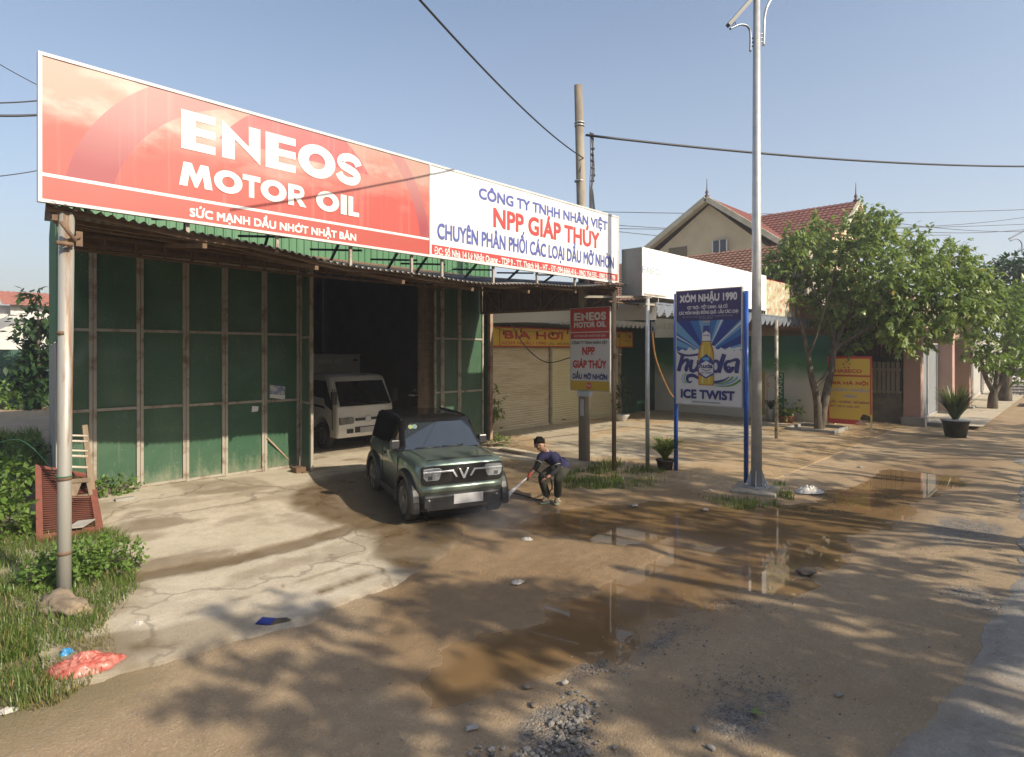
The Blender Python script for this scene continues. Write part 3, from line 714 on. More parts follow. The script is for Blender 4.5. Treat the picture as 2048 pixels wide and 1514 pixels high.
# far post
pf = GG(1228, 942); b = B(); b.tube([(pf.x, pf.y, -.1), (pf.x, pf.y, 4.1)], .05, 14); obj('post', b, M('brown_pipe', (.33, .24, .15), .6, .2, c2=(.20, .11, .06), sc_=2, amt=.8), can, label='slim brown pipe post at the far end')
for a_, c_, r_ in (((1232, 566), (1296, 577), .018), ((1218, 603), (1296, 612), .024), ((1236, 575), (1236, 618), .018)): b = B(); b.tube([onY(*a_, pf.y), onY(*c_, pf.y)], r_, 8); obj('stub_pipe', b, RUST, can)
b = B()
q = onY(1230, 712, pf.y - .06); b.box(q.x - .03, q.x + .03, q.y - .03, q.y + .03, q.z - .06, q.z + .06); b.tube([q, q + Vector((.18, -.05, .03))], .012, 6)
obj('post_latch', b, RUST, can)

# ================================================================== BIG SIGNS ON THE CANOPY
SY = YC - .10
sgTL, sgBL, sgTR, sgBR = onY(82.5, 107.5, SY), onY(84, 396, SY), onY(1235.5, 437, SY), onY(1234, 564.5, SY)
ZT = (sgTL.z + sgTR.z) / 2; ZB = (sgBL.z + sgBR.z) / 2; SX0 = sgBL.x; SX1 = sgTR.x; SXM = onY(861.5, 480, SY).x
def red_print():
    m, t, p = nodes_of('red_sea_print'); co = coord(t, 'Generated')
    sep = t.nodes.new('ShaderNodeSeparateXYZ'); t.links.new(co, sep.inputs[0]); u, v = sep.outputs[0], sep.outputs[2]
    st = coord(t, 'Object', (1.0, 1, 2.6)); n1 = noise_n(t, st, 1.0, 5, .55); n2 = noise_n(t, coord(t, 'Object', (.7, 1, 1.5)), 1.7, 6, .6)
    vv = math_n(t, 'ADD', v, math_n(t, 'MULTIPLY', math_n(t, 'SUBTRACT', n1, .5), .9))
    c = mixc(t, ramp(t, vv, .48, .88), (.38, .058, .046), (.36, .215, .175))
    c = mixc(t, math_n(t, 'MULTIPLY', ramp(t, n2, .50, .68), ramp(t, v, .40, .7)), c, (.43, .335, .29))
    def ring_m(cx, cv, r, w_, asp):
        dx = math_n(t, 'MULTIPLY', math_n(t, 'SUBTRACT', u, cx), asp); dy = math_n(t, 'SUBTRACT', v, cv)
        d = math_n(t, 'SQRT', math_n(t, 'ADD', math_n(t, 'POWER', math_n(t, 'ABSOLUTE', dx), 2.0), math_n(t, 'POWER', math_n(t, 'ABSOLUTE', dy), 2.0)))
        e = math_n(t, 'ABSOLUTE', math_n(t, 'SUBTRACT', d, r)); return math_n(t, 'LESS_THAN', e, w_), d
    k = (SXM - SX0) / (ZT - ZB)
    r1, d1 = ring_m(.47, -.05, 1.212, .13, 3.07); r2, d2 = ring_m(.55, 0.0, 1.47, .065, 3.36); r1 = math_n(t, 'MAXIMUM', math_n(t, 'MULTIPLY', r1, math_n(t, 'LESS_THAN', u, .4)), math_n(t, 'MULTIPLY', r2, math_n(t, 'GREATER_THAN', u, .7))); r3, d3 = ring_m(.56, -.05, 1.2, .01, 4.3)
    c = mixc(t, math_n(t, 'MULTIPLY', r1, .92), c, mixc(t, ramp(t, v, .3, .8), (.25, .038, .055), (.34, .15, .145)))
    di = math_n(t, 'LESS_THAN', d3, 1.2); c = mixc(t, math_n(t, 'MULTIPLY', di, math_n(t, 'MULTIPLY', ramp(t, v, .72, .25), .75)), c, (.34, .045, .065))
    c = mixc(t, math_n(t, 'MULTIPLY', ramp(t, noise_n(t, coord(t, 'Object', (9, 1, .25)), 1.2, 4), .55, .75), .22), c, (.52, .40, .36))
    t.links.new(c, p.inputs['Base Color']); p.inputs['Roughness'].default_value = .5; return m
FRAME_W = M('white_sign_edge', (.74, .74, .72), .5)
def big_sign(name, x0, x1, mat, label):
    t = thing(name, label, 'sign', ((x0 + x1) / 2, SY, ZB))
    b = B(); b.grid(lambda u, v: (x0 + u * (x1 - x0), SY + .0025 * math.sin(u * 40) * math.sin(v * 7), ZB + v * (ZT - ZB)), 40, 8, sm=True)
    for f in b.f: pass
    obj('panel', b, mat, t)
    b = B(); b.box(x0, x1, SY + .012, SY + .05, ZB, ZT); obj('backing', b, M('sign_back', (.35, .35, .34), .6), t)
    b = B(); k = .035
    b.box(x0, x1, SY - .012, SY + .055, ZT, ZT + k); b.box(x0, x1, SY - .012, SY + .055, ZB - k, ZB); b.box(x0 - k, x0, SY - .012, SY + .055, ZB - k, ZT + k)
    if x1 == SX1: b.box(x1, x1 + k, SY - .012, SY + .055, ZB - k, ZT + k)
    obj('sign_edge', b, FRAME_W, t)
    n = 5 if x1 - x0 > 5 else 4
    for i in range(n):
        x = x0 + .3 + (x1 - x0 - .6) * i / (n - 1)
        b = B(); b.box(x - .02, x + .02, SY + .058, SY + .098, edge_z(x) - .02, ZT - .1); obj('upright', b, STEEL, t)
        b = B(); b.bar((x, SY + .11, ZB + .35), (x + .35, SY + 1.25, can_z(x, .25) + .02), .035, .035); b.bar((x - .1, SY + 1.1, can_z(x, .25) + .14), (x + .6, SY + .7, can_z(x, .2) + .2), .03, .03)
        obj('back_brace', b, M('dark_steel', (.03, .045, .05), .5), t)
    return t
t1 = big_sign('roof_sign', SX0, SXM - .035, red_print(), 'long red motor oil sign with big white letters over the canopy')
L = Letters((SX0, SY - .0035, ZB), (1, 0, 0), (0, 0, 1), (0, -1, 0))
vb = L.uv(362, 295.4)[1]; vt = L.uv(362, 217.4)[1]
W0 = SXM - SX0 - .04
L.rect(0, W0, 0, L.uv(88.7, 352)[1], 1); va = L.uv(88.7, 352)[1]; L.rect(0, W0, va, va + .035, 0)
for ch, a, c_ in (('E', 362.1, 430.6), ('N', 444.2, 520.5), ('E', 531, 591), ('O', 596, 670.6), ('S', 673, 722)): L.heavy(ch, L.uv(a, 300)[0], L.uv(c_, 300)[0], vb, vt)
mb = L.uv(358, 369)[1]; mt = L.uv(358, 321)[1]
for ch, a, c_ in (('M', 358, 425), ('O', 427.8, 484.6), ('T', 485, 520.5), ('O', 521, 572.8), ('R', 576, 612.8), ('O', 632, 678), ('I', 681, 693), ('L', 696.5, 717.8)): L.heavy(ch, L.uv(a, 300)[0], L.uv(c_, 300)[0], mb, mt)
sb = L.uv(379, 433)[1]; L.text('SỨC MẠNH DẦU NHỚT NHẬT BẢN', L.uv(379, 440)[0], L.uv(712, 480)[0], sb, .105, 0, .05)
L.done('lettering', [P_WHITE, pmat('band_red', (.50, .08, .062))], t1)
t2 = big_sign('roof_sign', SXM, SX1, pmat('board_white', (.86, .86, .85)), 'white company sign with blue and red lettering, joined to the long red one')
L = Letters((SXM, SY - .0035, ZB), (1, 0, 0), (0, 0, 1), (0, -1, 0))
W1 = SX1 - SXM; rb = L.uv(863, 488.5)[1]; L.rect(.02, W1 - .02, .02, rb, 1)
L.text('CÔNG TY TNHH NHÂN VIỆT', L.uv(957.4, 400)[0], L.uv(1214.8, 440)[0], L.uv(962, 398)[1], .20, 0, .045)
L.text('NPP GIÁP THÚY', L.uv(987, 440)[0], L.uv(1198.7, 480)[0], L.uv(990, 454.5)[1], .355, 1, .04)
L.text('CHUYÊN PHÂN PHỐI CÁC LOẠI DẦU MỠ NHỜN', L.uv(874.8, 470)[0], L.uv(1227.8, 520)[0], L.uv(880, 478)[1], .265, 0, .033)
L.text('ĐC: Số Nhà 14 Lý Nhật Quang - TDP 9 - TT. Thạch Hà - HT - ĐT: 094.6666.416 - 0962 754.555 - 0983.215.799', L.uv(868.4, 500)[0], L.uv(1230, 550)[0], L.uv(869, 508.5)[1], .12, 2, .03)
L.done('lettering', [P_BLUE, pmat('sign_red', (.56, .065, .06)), P_WHITE], t2)

# ================================================================== small upright sign on the concrete pole
ub = GG(1169, 922); UT = 9.25
pole = thing('utility_pole', 'weathered concrete utility pole behind the narrow upright oil sign', 'utility pole', (ub.x, ub.y, ub.z))
b = B(); b.tube([(ub.x, ub.y, -.2), (ub.x - .02, ub.y + .02, 4.5), (ub.x - .12, ub.y + .1, UT)], [.142, .125, .098], 20)
obj('shaft', b, M('weathered_concrete', (.37, .325, .26), .9, c2=(.20, .165, .125), sc_=2.0, amt=.8, stretch=(1, 1, .35), bump=.3, bs=30), pole)
for z in (8.25, 8.32, 6.9): b = B(); b.tube([(ub.x - .1, ub.y + .08, z), (ub.x - .1, ub.y + .08, z + .03)], .125, 16); obj('steel_band', b, GALV, pole)
b = B(); random.seed(3)
for k in range(6):
    x0 = ub.x + .10 + .03 * k; pts = [(x0 + .06, ub.y - .05, 8.15), (x0 + .02 + .1 * math.sin(k), ub.y - .1, 7.4 - .1 * k), (x0 - .05, ub.y - .12, 6.6), (x0 - .05 + .03 * k, ub.y - .13, 5.4), (x0 - .06, ub.y - .12, 4.2)]
    b.tube(smooth_path(pts, 5), .012, 5)
for z in (7.75, 7.6, 7.45, 7.28, 7.1, 6.95): b.rock((ub.x + .22 + .03 * math.sin(z * 9), ub.y - .08, z), .06, seed=z, sub=1)
b.tube(smooth_path([(ub.x - .15, ub.y, 7.3), (ub.x - .28, ub.y - .05, 6.2), (ub.x - .16, ub.y - .1, 5.3)], 6), .009, 5)
obj('cable_bundle', b, M('cable_rubber', (.06, .065, .075), .6), pole)
b = B(); q = D(1185, 787, 14.4); b.box(ub.x - .3, ub.x - .16, ub.y - .35, ub.y + .0, q.z - .07, q.z + .05); b.box(ub.x - .172, ub.x - .165, ub.y - .1, ub.y + .0, q.z - .55, q.z - .15); obj('junction_box', b, M('pale_plastic', (.62, .66, .68), .4), pole)

ux_ = (0, -1, 0); nx_ = (-1, 0, 0); uz_ = (0, 0, 1)
sx = ub.x - .22
a = onX(1141.4, 619, sx); c_ = onX(1219, 612.8, sx); a2 = onX(1142, 779.8, sx); c2_ = onX(1219.6, 782, sx)
y0, y1 = a.y, c_.y; z0 = (a2.z + c2_.z) / 2; z1 = (a.z + c_.z) / 2; W2 = y0 - y1; H2 = z1 - z0
ts = thing('pole_sign', 'narrow upright oil sign, red over white over yellow, fixed to the concrete pole', 'sign', (sx, (y0 + y1) / 2, z0))
b = B(); b.box(sx, sx + .03, y1, y0, z0, z1); obj('panel', b, pmat('sign_dull_white', (.80, .79, .78)), ts)
b = B()
for (ya, yb_, za, zb_) in ((y1 - .015, y1, z0, z1), (y0, y0 + .015, z0, z1), (y1 - .015, y0 + .015, z1, z1 + .015), (y1 - .015, y0 + .015, z0 - .015, z0)): b.box(sx - .006, sx + .04, ya, yb_, za, zb_)
obj('sign_edge', b, GALV, ts)
L = Letters((sx, y0, z0), ux_, uz_, nx_)
fr = lambda f: H2 * (1 - f)
L.rect(0, W2, fr(.375), H2, 0); L.rect(0, W2, fr(.298), fr(.288), 1); L.rect(0, W2, fr(.386), fr(.375), 1); L.rect(0, W2, 0, fr(.885), 2)
for ch, q0, q1 in (('E', .09, .27), ('N', .29, .46), ('E', .48, .62), ('O', .62, .78), ('S', .79, .915)): L.heavy(ch, W2 * q0, W2 * q1, fr(.152), fr(.052), 1)
L.text('MOTOR OIL', W2 * .09, W2 * .92, fr(.235), H2 * .068, 1, .06); L.text('SỨC MẠNH DẦU NHỚT NHẬT BẢN', W2 * .1, W2 * .9, fr(.350), H2 * .024, 1, .02)
L.text('CÔNG TY TNHH NHÂN VIỆT', W2 * .04, W2 * .95, fr(.438), H2 * .036, 3, .03)
L.text('NPP', W2 * .31, W2 * .64, fr(.57), H2 * .098, 0, .055); L.text('GIÁP THÚY', W2 * .06, W2 * .93, fr(.73), H2 * .095, 0, .055); L.text('DẦU MỠ NHỜN', W2 * .06, W2 * .95, fr(.865), H2 * .065, 4, .05)
L.disc(W2 * .49, fr(.943), H2 * .04, 5); L.text('THL', W2 * .43, W2 * .55, fr(.952), H2 * .02, 1, .03)
L.done('lettering', [P_RED, P_WHITE, P_YEL, P_BLACK, P_NAVY, P_LRED], ts)

# ================================================================== BEER BILLBOARD on blue posts
lp = GG(1353, 944); rp = GG(1491, 968); bx = (lp.x + rp.x) / 2
a = onX(1353.4, 586.8, bx); c_ = onX(1482.7, 571.6, bx); a2 = onX(1353.4, 806, bx); c2_ = onX(1482.7, 814, bx)
y0, y1 = a.y, c_.y; z0 = (a2.z + c2_.z) / 2; z1 = (a.z + c_.z) / 2; W3 = y0 - y1; H3 = z1 - z0
hb = thing('billboard', 'blue and white beer bottle billboard between two bright blue posts', 'billboard', (bx, (y0 + y1) / 2, zf(bx, y1)))
BLUEP = M('blue_gloss_paint', (.012, .10, .50), .35, c2=(.02, .14, .55), sc_=3, amt=.5, coat=.3)
for (yy, pxt) in ((y0 + .05, 1349), (y1 - .075, 1490)):
    zt = onX(pxt, 588 if yy > y1 else 582, bx + .06).z; b = B(); b.tube([(bx + .06, yy, -.1), (bx + .06, yy, zt)], .048, 18); obj('post', b, BLUEP, hb)
b = B(); b.box(bx, bx + .06, y1, y0, z0, z1); obj('panel', b, pmat('board_grey_white', (.74, .74, .76)), hb, bevel=.004)
b = B()
for (ya, yb_, za, zb_) in ((y1 - .02, y1, z0, z1), (y0, y0 + .02, z0, z1), (y1 - .02, y0 + .02, z1, z1 + .02), (y1 - .02, y0 + .02, z0 - .02, z0)): b.box(bx - .008, bx + .075, ya, yb_, za, zb_)
obj('board_rim', b, GALV, hb)
L = Letters((bx, y0, z0), ux_, uz_, nx_)
HP = [pmat('indigo', (.03, .025, .16)), pmat('deep_blue', (.01, .045, .30)), pmat('mid_blue', (.03, .17, .50)), pmat('sky_blue', (.17, .42, .68)), P_WHITE, P_NAVY, pmat('amber', (.72, .50, .05)), pmat('amber_edge', (.55, .20, .02)), pmat('leaf_green', (.08, .36, .04)), pmat('pale_amber', (.83, .72, .25)), P_GREY, pmat('cap_blue', (.02, .06, .30))]
X_, Y_ = (lambda q: (q - 75) / 725 * W3), (lambda q: H3 * (1 - (q - 110) / 1290))
L.rect(0, W3, Y_(800), H3, 2)
cx, cy = X_(425), Y_(830); rays_ = [(-4, 16, 3), (16, 28, 1), (28, 36, 2), (36, 44, 3), (44, 62, 1), (62, 72, 3), (72, 84, 2), (96, 104, 3), (104, 118, 2), (118, 134, 1), (134, 146, 3), (146, 156, 2), (156, 166, 3), (166, 180, 2), (8, 12, 4), (40, 42, 4), (64, 66, 4), (150, 152, 4)]
def clip_ray(a):
    dx, dy = math.cos(R_(a)), math.sin(R_(a)); t = 9
    if dx > 1e-6: t = min(t, (W3 - cx) / dx)
    if dx < -1e-6: t = min(t, -cx / dx)
    if dy > 1e-6: t = min(t, (Y_(430) - cy) / dy)
    return cx + dx * t, cy + dy * t
for a0, a1, mi in rays_:
    P = [(cx, cy), clip_ray(a0), clip_ray((a0 + a1) / 2), clip_ray(a1)]; L.poly(P, mi)
L.rect(0, W3, Y_(452), H3, 0)
cl = [(0, Y_(760))] + [(X_(75 + 725 * k / 30), Y_(780 + 18 * math.sin(k * 1.7) - 30 * math.exp(-((k - 18) / 4) ** 2) + 12 * math.sin(k * .7))) for k in range(31)] + [(W3, 0), (0, 0)]
L.poly(cl, 4)
L.text('XÓM NHẬU 1990', X_(112), X_(758), Y_(240), H3 * .066, 4, .055)
L.text('VỊT TRỜI - TIẾT CANH - GÀ CỎ', X_(200), X_(655), Y_(322), H3 * .028, 4, .04); L.text('CÁC MÓN NHẬU ĐỒNG QUÊ - LẨU CÁC LOẠI', X_(105), X_(770), Y_(380), H3 * .028, 4, .04)
L.text('ĐC: SỐ 14, LÝ NHẬT QUANG, TDP 9, TT THẠCH HÀ, HÀ TĨNH', X_(150), X_(710), Y_(415), H3 * .012, 10); L.text('ĐT: 0912 638 997', X_(345), X_(495), Y_(437), H3 * .012, 10)
# the big word, in brush strokes
def pp(q): return [(X_(a), Y_(c)) for a, c in q]
u_ = W3 / 725
L.stroke(pp([(80, 800), (130, 835), (220, 848), (330, 835)]), [.006, 30 * u_, 22 * u_, 24 * u_], 5, 6)
L.stroke(pp([(155, 830), (128, 930), (100, 1030)]), 46 * u_, 5, 4); L.stroke(pp([(128, 965), (175, 905), (212, 905), (208, 950), (190, 1005), (205, 1025)]), [18 * u_, 40 * u_, 44 * u_, 40 * u_], 5, 5)
L.stroke(pp([(262, 895), (245, 965), (250, 1015), (290, 1018), (325, 960)]), [40 * u_, 44 * u_, 40 * u_, 20 * u_], 5, 5); L.stroke(pp([(338, 900), (325, 1030)]), 40 * u_, 5)
L.ring(X_(528), Y_(965), 62 * u_, 72 * u_, 20 * u_, 40 * u_, 5); L.stroke(pp([(622, 830), (590, 930), (560, 1035)]), 48 * u_, 5, 4)
L.ring(X_(672), Y_(965), 60 * u_, 70 * u_, 22 * u_, 38 * u_, 5, 60, 360); L.ring(X_(668), Y_(985), 26 * u_, 26 * u_, 6 * u_, 6 * u_, 5); L.stroke(pp([(690, 905), (745, 890), (768, 905), (758, 960), (752, 1035)]), [24 * u_, 36 * u_, 46 * u_, 44 * u_], 5, 5)
L.stroke(pp([(262, 1135), (235, 1155), (205, 1130), (215, 1085), (275, 1075), (340, 1105), (430, 1135), (530, 1140), (620, 1115), (680, 1075)]), [10 * u_, 22 * u_, 34 * u_, 40 * u_, 30 * u_, 32 * u_, 26 * u_, 6 * u_], 5, 5)
L.ring(X_(225), Y_(1110), 62 * u_, 54 * u_, 54 * u_, 46 * u_, 8, 110, 250); L.ring(X_(225), Y_(1110), 88 * u_, 66 * u_, 80 * u_, 60 * u_, 3, 120, 240)
L.stroke(pp([(515, 1165), (620, 1145), (690, 1105), (715, 1075)]), [3 * u_, 12 * u_, 16 * u_, 18 * u_], 8, 5); L.stroke(pp([(540, 1175), (650, 1155), (735, 1110), (765, 1075)]), [3 * u_, 12 * u_, 16 * u_, 18 * u_], 3, 5); L.stroke(pp([(520, 1185), (650, 1180), (740, 1150), (795, 1105)]), [3 * u_, 14 * u_, 20 * u_, 22 * u_], 8, 5)
bot = pp([(335, 1180), (330, 1060), (332, 820), (345, 760), (372, 700), (380, 600), (388, 510), (388, 465), (462, 465), (462, 510), (468, 600), (476, 700), (498, 760), (510, 820), (512, 1060), (508, 1180)])
L.poly(bot, 7)
L.poly(pp([(346, 1172), (342, 1060), (345, 830), (380, 710), (394, 600), (458, 600), (468, 710), (496, 830), (500, 1060), (496, 1172)]), 6)
L.rect(X_(372), X_(392), Y_(1160), Y_(730), 9); L.rect(X_(452), X_(462), Y_(1160), Y_(760), 9)
L.poly(pp([(388, 590), (392, 520), (390, 468), (460, 468), (458, 520), (463, 590)]), 1); L.rect(X_(384), X_(466), Y_(482), Y_(455), 10); L.rect(X_(384), X_(464), Y_(510), Y_(486), 3)
L.poly(pp([(374, 690), (380, 600), (425, 570), (466, 600), (476, 690)]), 4); L.rect(X_(374), X_(476), Y_(690), Y_(682), 5); L.text('huda', X_(392), X_(458), Y_(630), H3 * .018, 5, .03)
L.poly(pp([(332, 930), (360, 880), (425, 830), (485, 880), (512, 930), (505, 1060), (420, 1105), (340, 1060)]), 11); L.poly(pp([(340, 955), (425, 905), (505, 955), (500, 1040), (420, 1090), (345, 1040)]), 4); L.disc(X_(422), Y_(885), 40 * u_, 3, 18 * u_)
L.text('huda', X_(345), X_(497), Y_(990), H3 * .042, 5, .06, .1); L.text('ICE TWIST', X_(355), X_(490), Y_(1052), H3 * .018, 5, .02); L.stroke(pp([(370, 1000), (425, 1015), (480, 1000)]), 8 * u_, 5, 4)
L.text('ICE TWIST', X_(130), X_(735), Y_(1335), H3 * .079, 5, .055); L.rect(X_(260), X_(582), Y_(1378), Y_(1362), 10)
L.done('printing', HP, hb)

# ================================================================== STREET LAMP (tall galvanised pole)
q = GG(1513, 979); lx, ly, lz = q.x, q.y, q.z
lam = thing('street_lamp', 'tall tapered galvanised lamp pole on a concrete footing beside the blue posts', 'street lamp', (lx, ly, lz))
b = B(); b.box(lx - .52, lx + .42, ly - .40, ly + .42, -.12, lz + .045); b.xform(Matrix.Translation((lx, ly, 0)) @ Matrix.Rotation(.25, 4, 'Z') @ Matrix.Translation((-lx, -ly, 0))); obj('footing', b, M('footing_concrete', (.43, .39, .31), .9, c2=(.27, .22, .16), sc_=4, amt=.8, bump=.4, bs=14), lam, bevel=.02)
b = B(); b.box(lx - .21, lx + .21, ly - .21, ly + .21, lz + .047, lz + .075)
for k in range(4):
    a = k * math.pi / 2 + .3; dx, dy = math.cos(a), math.sin(a)
    b.prism([(.10, 0), (.21, 0), (.11, .30), (.10, .30)], (lx, ly, lz + .076), (dx, dy, 0), (0, 0, 1), (-dy, dx, 0), -.008, .008)
    b.tube([(lx + .17 * (dx - dy) , ly + .17 * (dy + dx), lz + .07), (lx + .17 * (dx - dy), ly + .17 * (dx + dy), lz + .15)], .016, 8)
obj('base_plate', b, GALV, lam)
b = B(); ztop = 11.2; b.tube([(lx, ly, lz + .05), (lx, ly, 5.0), (lx + .01, ly, ztop)], [.106, .086, .058], 14); obj('pole_shaft', b, GALV, lam)
zq = lambda py: CAMH + (700 - py) / FPX * (Vector((lx, ly, 0)).dot(FW))
dp = Vector((lx, ly, 0)).dot(FW)
GALVD = M('dark_galvanised', (.26, .30, .36), .4, .7)
b = B(); b.tube(smooth_path([D(1500.5, 103, dp), D(1501, 80, dp), D(1500, 62, dp), D(1494, 52, dp - .05), D(1484, 49, dp - .1), D(1474, 51, dp - .15), D(1460, 58, dp - .2)], 6), .022, 8)
for py in (78, 86, 94): b.tube([D(1501, py, dp), D(1512, py - 4, dp)], .014, 6)
obj('lamp_arm', b, GALVD, lam)
b = B(); b.tube(smooth_path([D(1527, 91, dp), D(1528, 60, dp), D(1529, 35, dp), D(1534, 14, dp), D(1545, -5, dp + .05), D(1565, -30, dp + .1)], 6), .026, 8)
for py in (86, 78, 70): b.tube([D(1516, py + 1, dp), D(1528, py - 4, dp)], .014, 6)
obj('lamp_arm', b, GALV, lam)
b = B(); b.bar(D(1456, 51, dp - .2), D(1512, -12, dp - .05), .10, .07); b.tube(smooth_path([D(1464, 51, dp - .2), D(1470, 44, dp - .2), D(1471, 49, dp - .2), D(1466, 53, dp - .2)], 5), .008, 6); obj('lamp_head', b, M('lamp_housing', (.035, .042, .05), .5), lam, bevel=.01)

# ================================================================== BEER SHOP
shop = thing('beer_shop', 'low beer shop with roller shutters, green walls and a brown tiled roof', 'shop', (16.5, 14.0, .1))
YS = 13.98
SHX = [onY(p, 700, YS).x for p in (982, 1097, 1104, 1236)]
CREAM = M('cream_shutter_paint', (.86, .76, .55), .5, c2=(.60, .47, .29), sc_=1.6, amt=.6, stretch=(.5, 1, 2.5)); YELS = M('yellow_cream_shutter', (.88, .80, .52), .5, c2=(.80, .70, .42), sc_=1.2, amt=.4)
ZH = CAMH + (700 - 694) / FPX * 20
for (xa, xb, mt_) in ((SHX[0], SHX[1], CREAM), (SHX[2], SHX[3], YELS)):
    b = B(); n = 34; zb = .11
    for k in range(n):
        za, zc = zb + (ZH - zb) * k / n, zb + (ZH - zb) * (k + 1) / n
        b.quad((xa, YS, za), (xb, YS, za), (xb, YS - .018, za + (zc - za) * .35), (xa, YS - .018, za + (zc - za) * .35))
        b.quad((xa, YS - .018, za + (zc - za) * .35), (xb, YS - .018, za + (zc - za) * .35), (xb, YS, zc), (xa, YS, zc))
    s_ = obj('roller_shutter', b, mt_, shop)
    b = B(); b.box(xa, xb, YS - .05, YS - .022, .11, .19); b.box(xa + (xb - xa) * .12, xa + (xb - xa) * .17, YS - .058, YS - .051, .23, .26, 1); obj('bottom_rail', b, [mt_, P_BLACK], s_)
    b = B(); b.box(xb + .01, xb + .11, YS - .09, YS - .01, .1, ZH + .1); obj('guide_rail', b, STEEL, s_)
b = B(); b.box(SHX[0] - .5, 24.1, YS + .03, YS + .2, 0, 4.7); obj('front_wall', b, PLAST, shop)
XW = 24.0
DKG = M('dark_green_panel', (.018, .075, .048), .35, c2=(.03, .10, .06), sc_=1.5, amt=.5)
b = B(); b.box(SHX[3] + .3, XW, YS - .02, YS + .028, .12, 4.2); b.box(SHX[3] + 1.9, SHX[3] + 1.95, YS - .04, YS - .021, .12, 3.2); obj('green_wall', b, DKG, shop)
# side wall with a painted beer advert: dark green fading to pale below
def mural():
    m, t, p = nodes_of('beer_mural'); co = coord(t, 'Object'); sep = t.nodes.new('ShaderNodeSeparateXYZ'); t.links.new(co, sep.inputs[0])
    f = math_n(t, 'ADD', sep.outputs[2], math_n(t, 'MULTIPLY', noise_n(t, co, .9, 3), .9))
    c = mixc(t, ramp(t, math_n(t, 'MULTIPLY', f, .25), .52, .66), (.52, .53, .50), (.05, .21, .09)); c = mixc(t, ramp(t, math_n(t, 'MULTIPLY', f, .25), .68, .80), c, (.02, .125, .10))
    t.links.new(c, p.inputs['Base Color']); p.inputs['Roughness'].default_value = .45; return m
b = B(); b.box(XW, XW + .15, 6.6, YS, 0, 3.35); obj('side_wall', b, mural(), shop)
L = Letters((XW, YS, 0), ux_, uz_, nx_)
f_ = lambda px, py: L.uv(px, py)
a = f_(1556, 745); c_ = f_(1568, 835); L.rect(a[0], c_[0], c_[1], a[1], 0)
L.z += .0006; v_, fc, ly_ = text_tris('HO VANG'); lo, hi = min(p[0] for p in v_), max(p[0] for p in v_); n = L.b.add([L.P(c_[0] - .06 - p[1] / CAP * (c_[0] - a[0]) * .7, c_[1] + .05 + (p[0] - lo) / (hi - lo) * (a[1] - c_[1] - .1), L.z) for p in v_])
for q_ in fc: L.b.face([n + i for i in q_], 1)
a = f_(1534, 750); c_ = f_(1553, 830); L.stroke([(a[0], c_[1] + .2), (a[0], a[1] - .1), ((a[0] + c_[0]) / 2, a[1]), (c_[0], a[1])], .02, 2); L.text('ING', f_(1530, 810)[0], f_(1550, 810)[0], f_(1540, 808)[1], .16, 3, .03)
a = f_(1522, 742); c_ = f_(1530, 830); L.rect(a[0], c_[0], c_[1], a[1], 4)
L.disc(f_(1537, 772)[0], f_(1537, 772)[1], .03, 2); L.stroke([f_(1533, 770), f_(1538, 766), f_(1541, 769)], .02, 2)
L.done('wall_printing', [pmat('mural_green', (.02, .20, .09)), P_WHITE, P_RED, pmat('mural_dark', (.04, .09, .07)), pmat('mural_gold', (.52, .38, .12))], shop)
# tiled roofs
def tile_mat(name, c, c2):
    return M(name, c, .75, c2=c2, sc_=3.5, amt=.8, lo=.40, hi=.60)
def tiles(b, o, du, dv, pu=.22, pv=.32, lift=.035):
    """pan tiles on the slope o + u*du + v*dv (dv runs up the slope)"""
    o, du, dv = Vector(o), Vector(du), Vector(dv); nn = du.cross(dv).normalized(); nu = max(2, int(du.length / pu)); nv = max(2, int(dv.length / pv))
    for j in range(nv):
        rows = []
        for (t, h) in ((0, 1.0), (1.02, .15)):
            r = []
            for i in range(nu * 4 + 1):
                u = i / (nu * 4); w_ = .5 + .5 * math.cos(2 * math.pi * u * nu)
                r.append(o + du * u + dv * ((j + t) / nv) + nn * (lift * (h + .9 * w_)))
            rows.append(r)
        n = b.add(rows[0] + rows[1]); k = len(rows[0])
        for i in range(k - 1): b.face((n + i, n + i + 1, n + k + i + 1, n + k + i), 0, True)
        n = b.add([p - nn * lift * .9 for p in rows[0]] + rows[0])
        for i in range(k - 1): b.face((n + i, n + i + 1, n + k + i + 1, n + k + i))
BROWNT = tile_mat('brown_clay_tile', (.32, .155, .10), (.18, .09, .06)); REDT = tile_mat('red_clay_tile', (.30, .10, .072), (.19, .07, .055))
b = B(); tiles(b, (20.6, 17.0, 4.75), (0, -9.6, 0), (3.9, 0, 2.15), .20, .26); obj('tiled_roof', b, BROWNT, shop)
b = B(); b.quad((24.55, 17.0, 6.85), (24.55, 7.4, 6.85), (28, 7.4, 4.9), (28, 17, 4.9)); b.hexa([(20.8, 17, 4.6), (20.8, 7.6, 4.6), (27.8, 7.6, 4.6), (27.8, 17, 4.6), (24.4, 17, 6.7), (24.4, 7.6, 6.7), (24.6, 7.6, 6.7), (24.6, 17, 6.7)]); obj('roof_body', b, M('gable_wall', (.55, .50, .40), .9, c2=(.42, .37, .28), sc_=1, amt=.6), shop)
b = B(); b.box(SHX[0] - .3, 20.6, YS - .4, YS + 3.5, 4.3, 4.45); obj('flat_roof', b, TINU, shop)
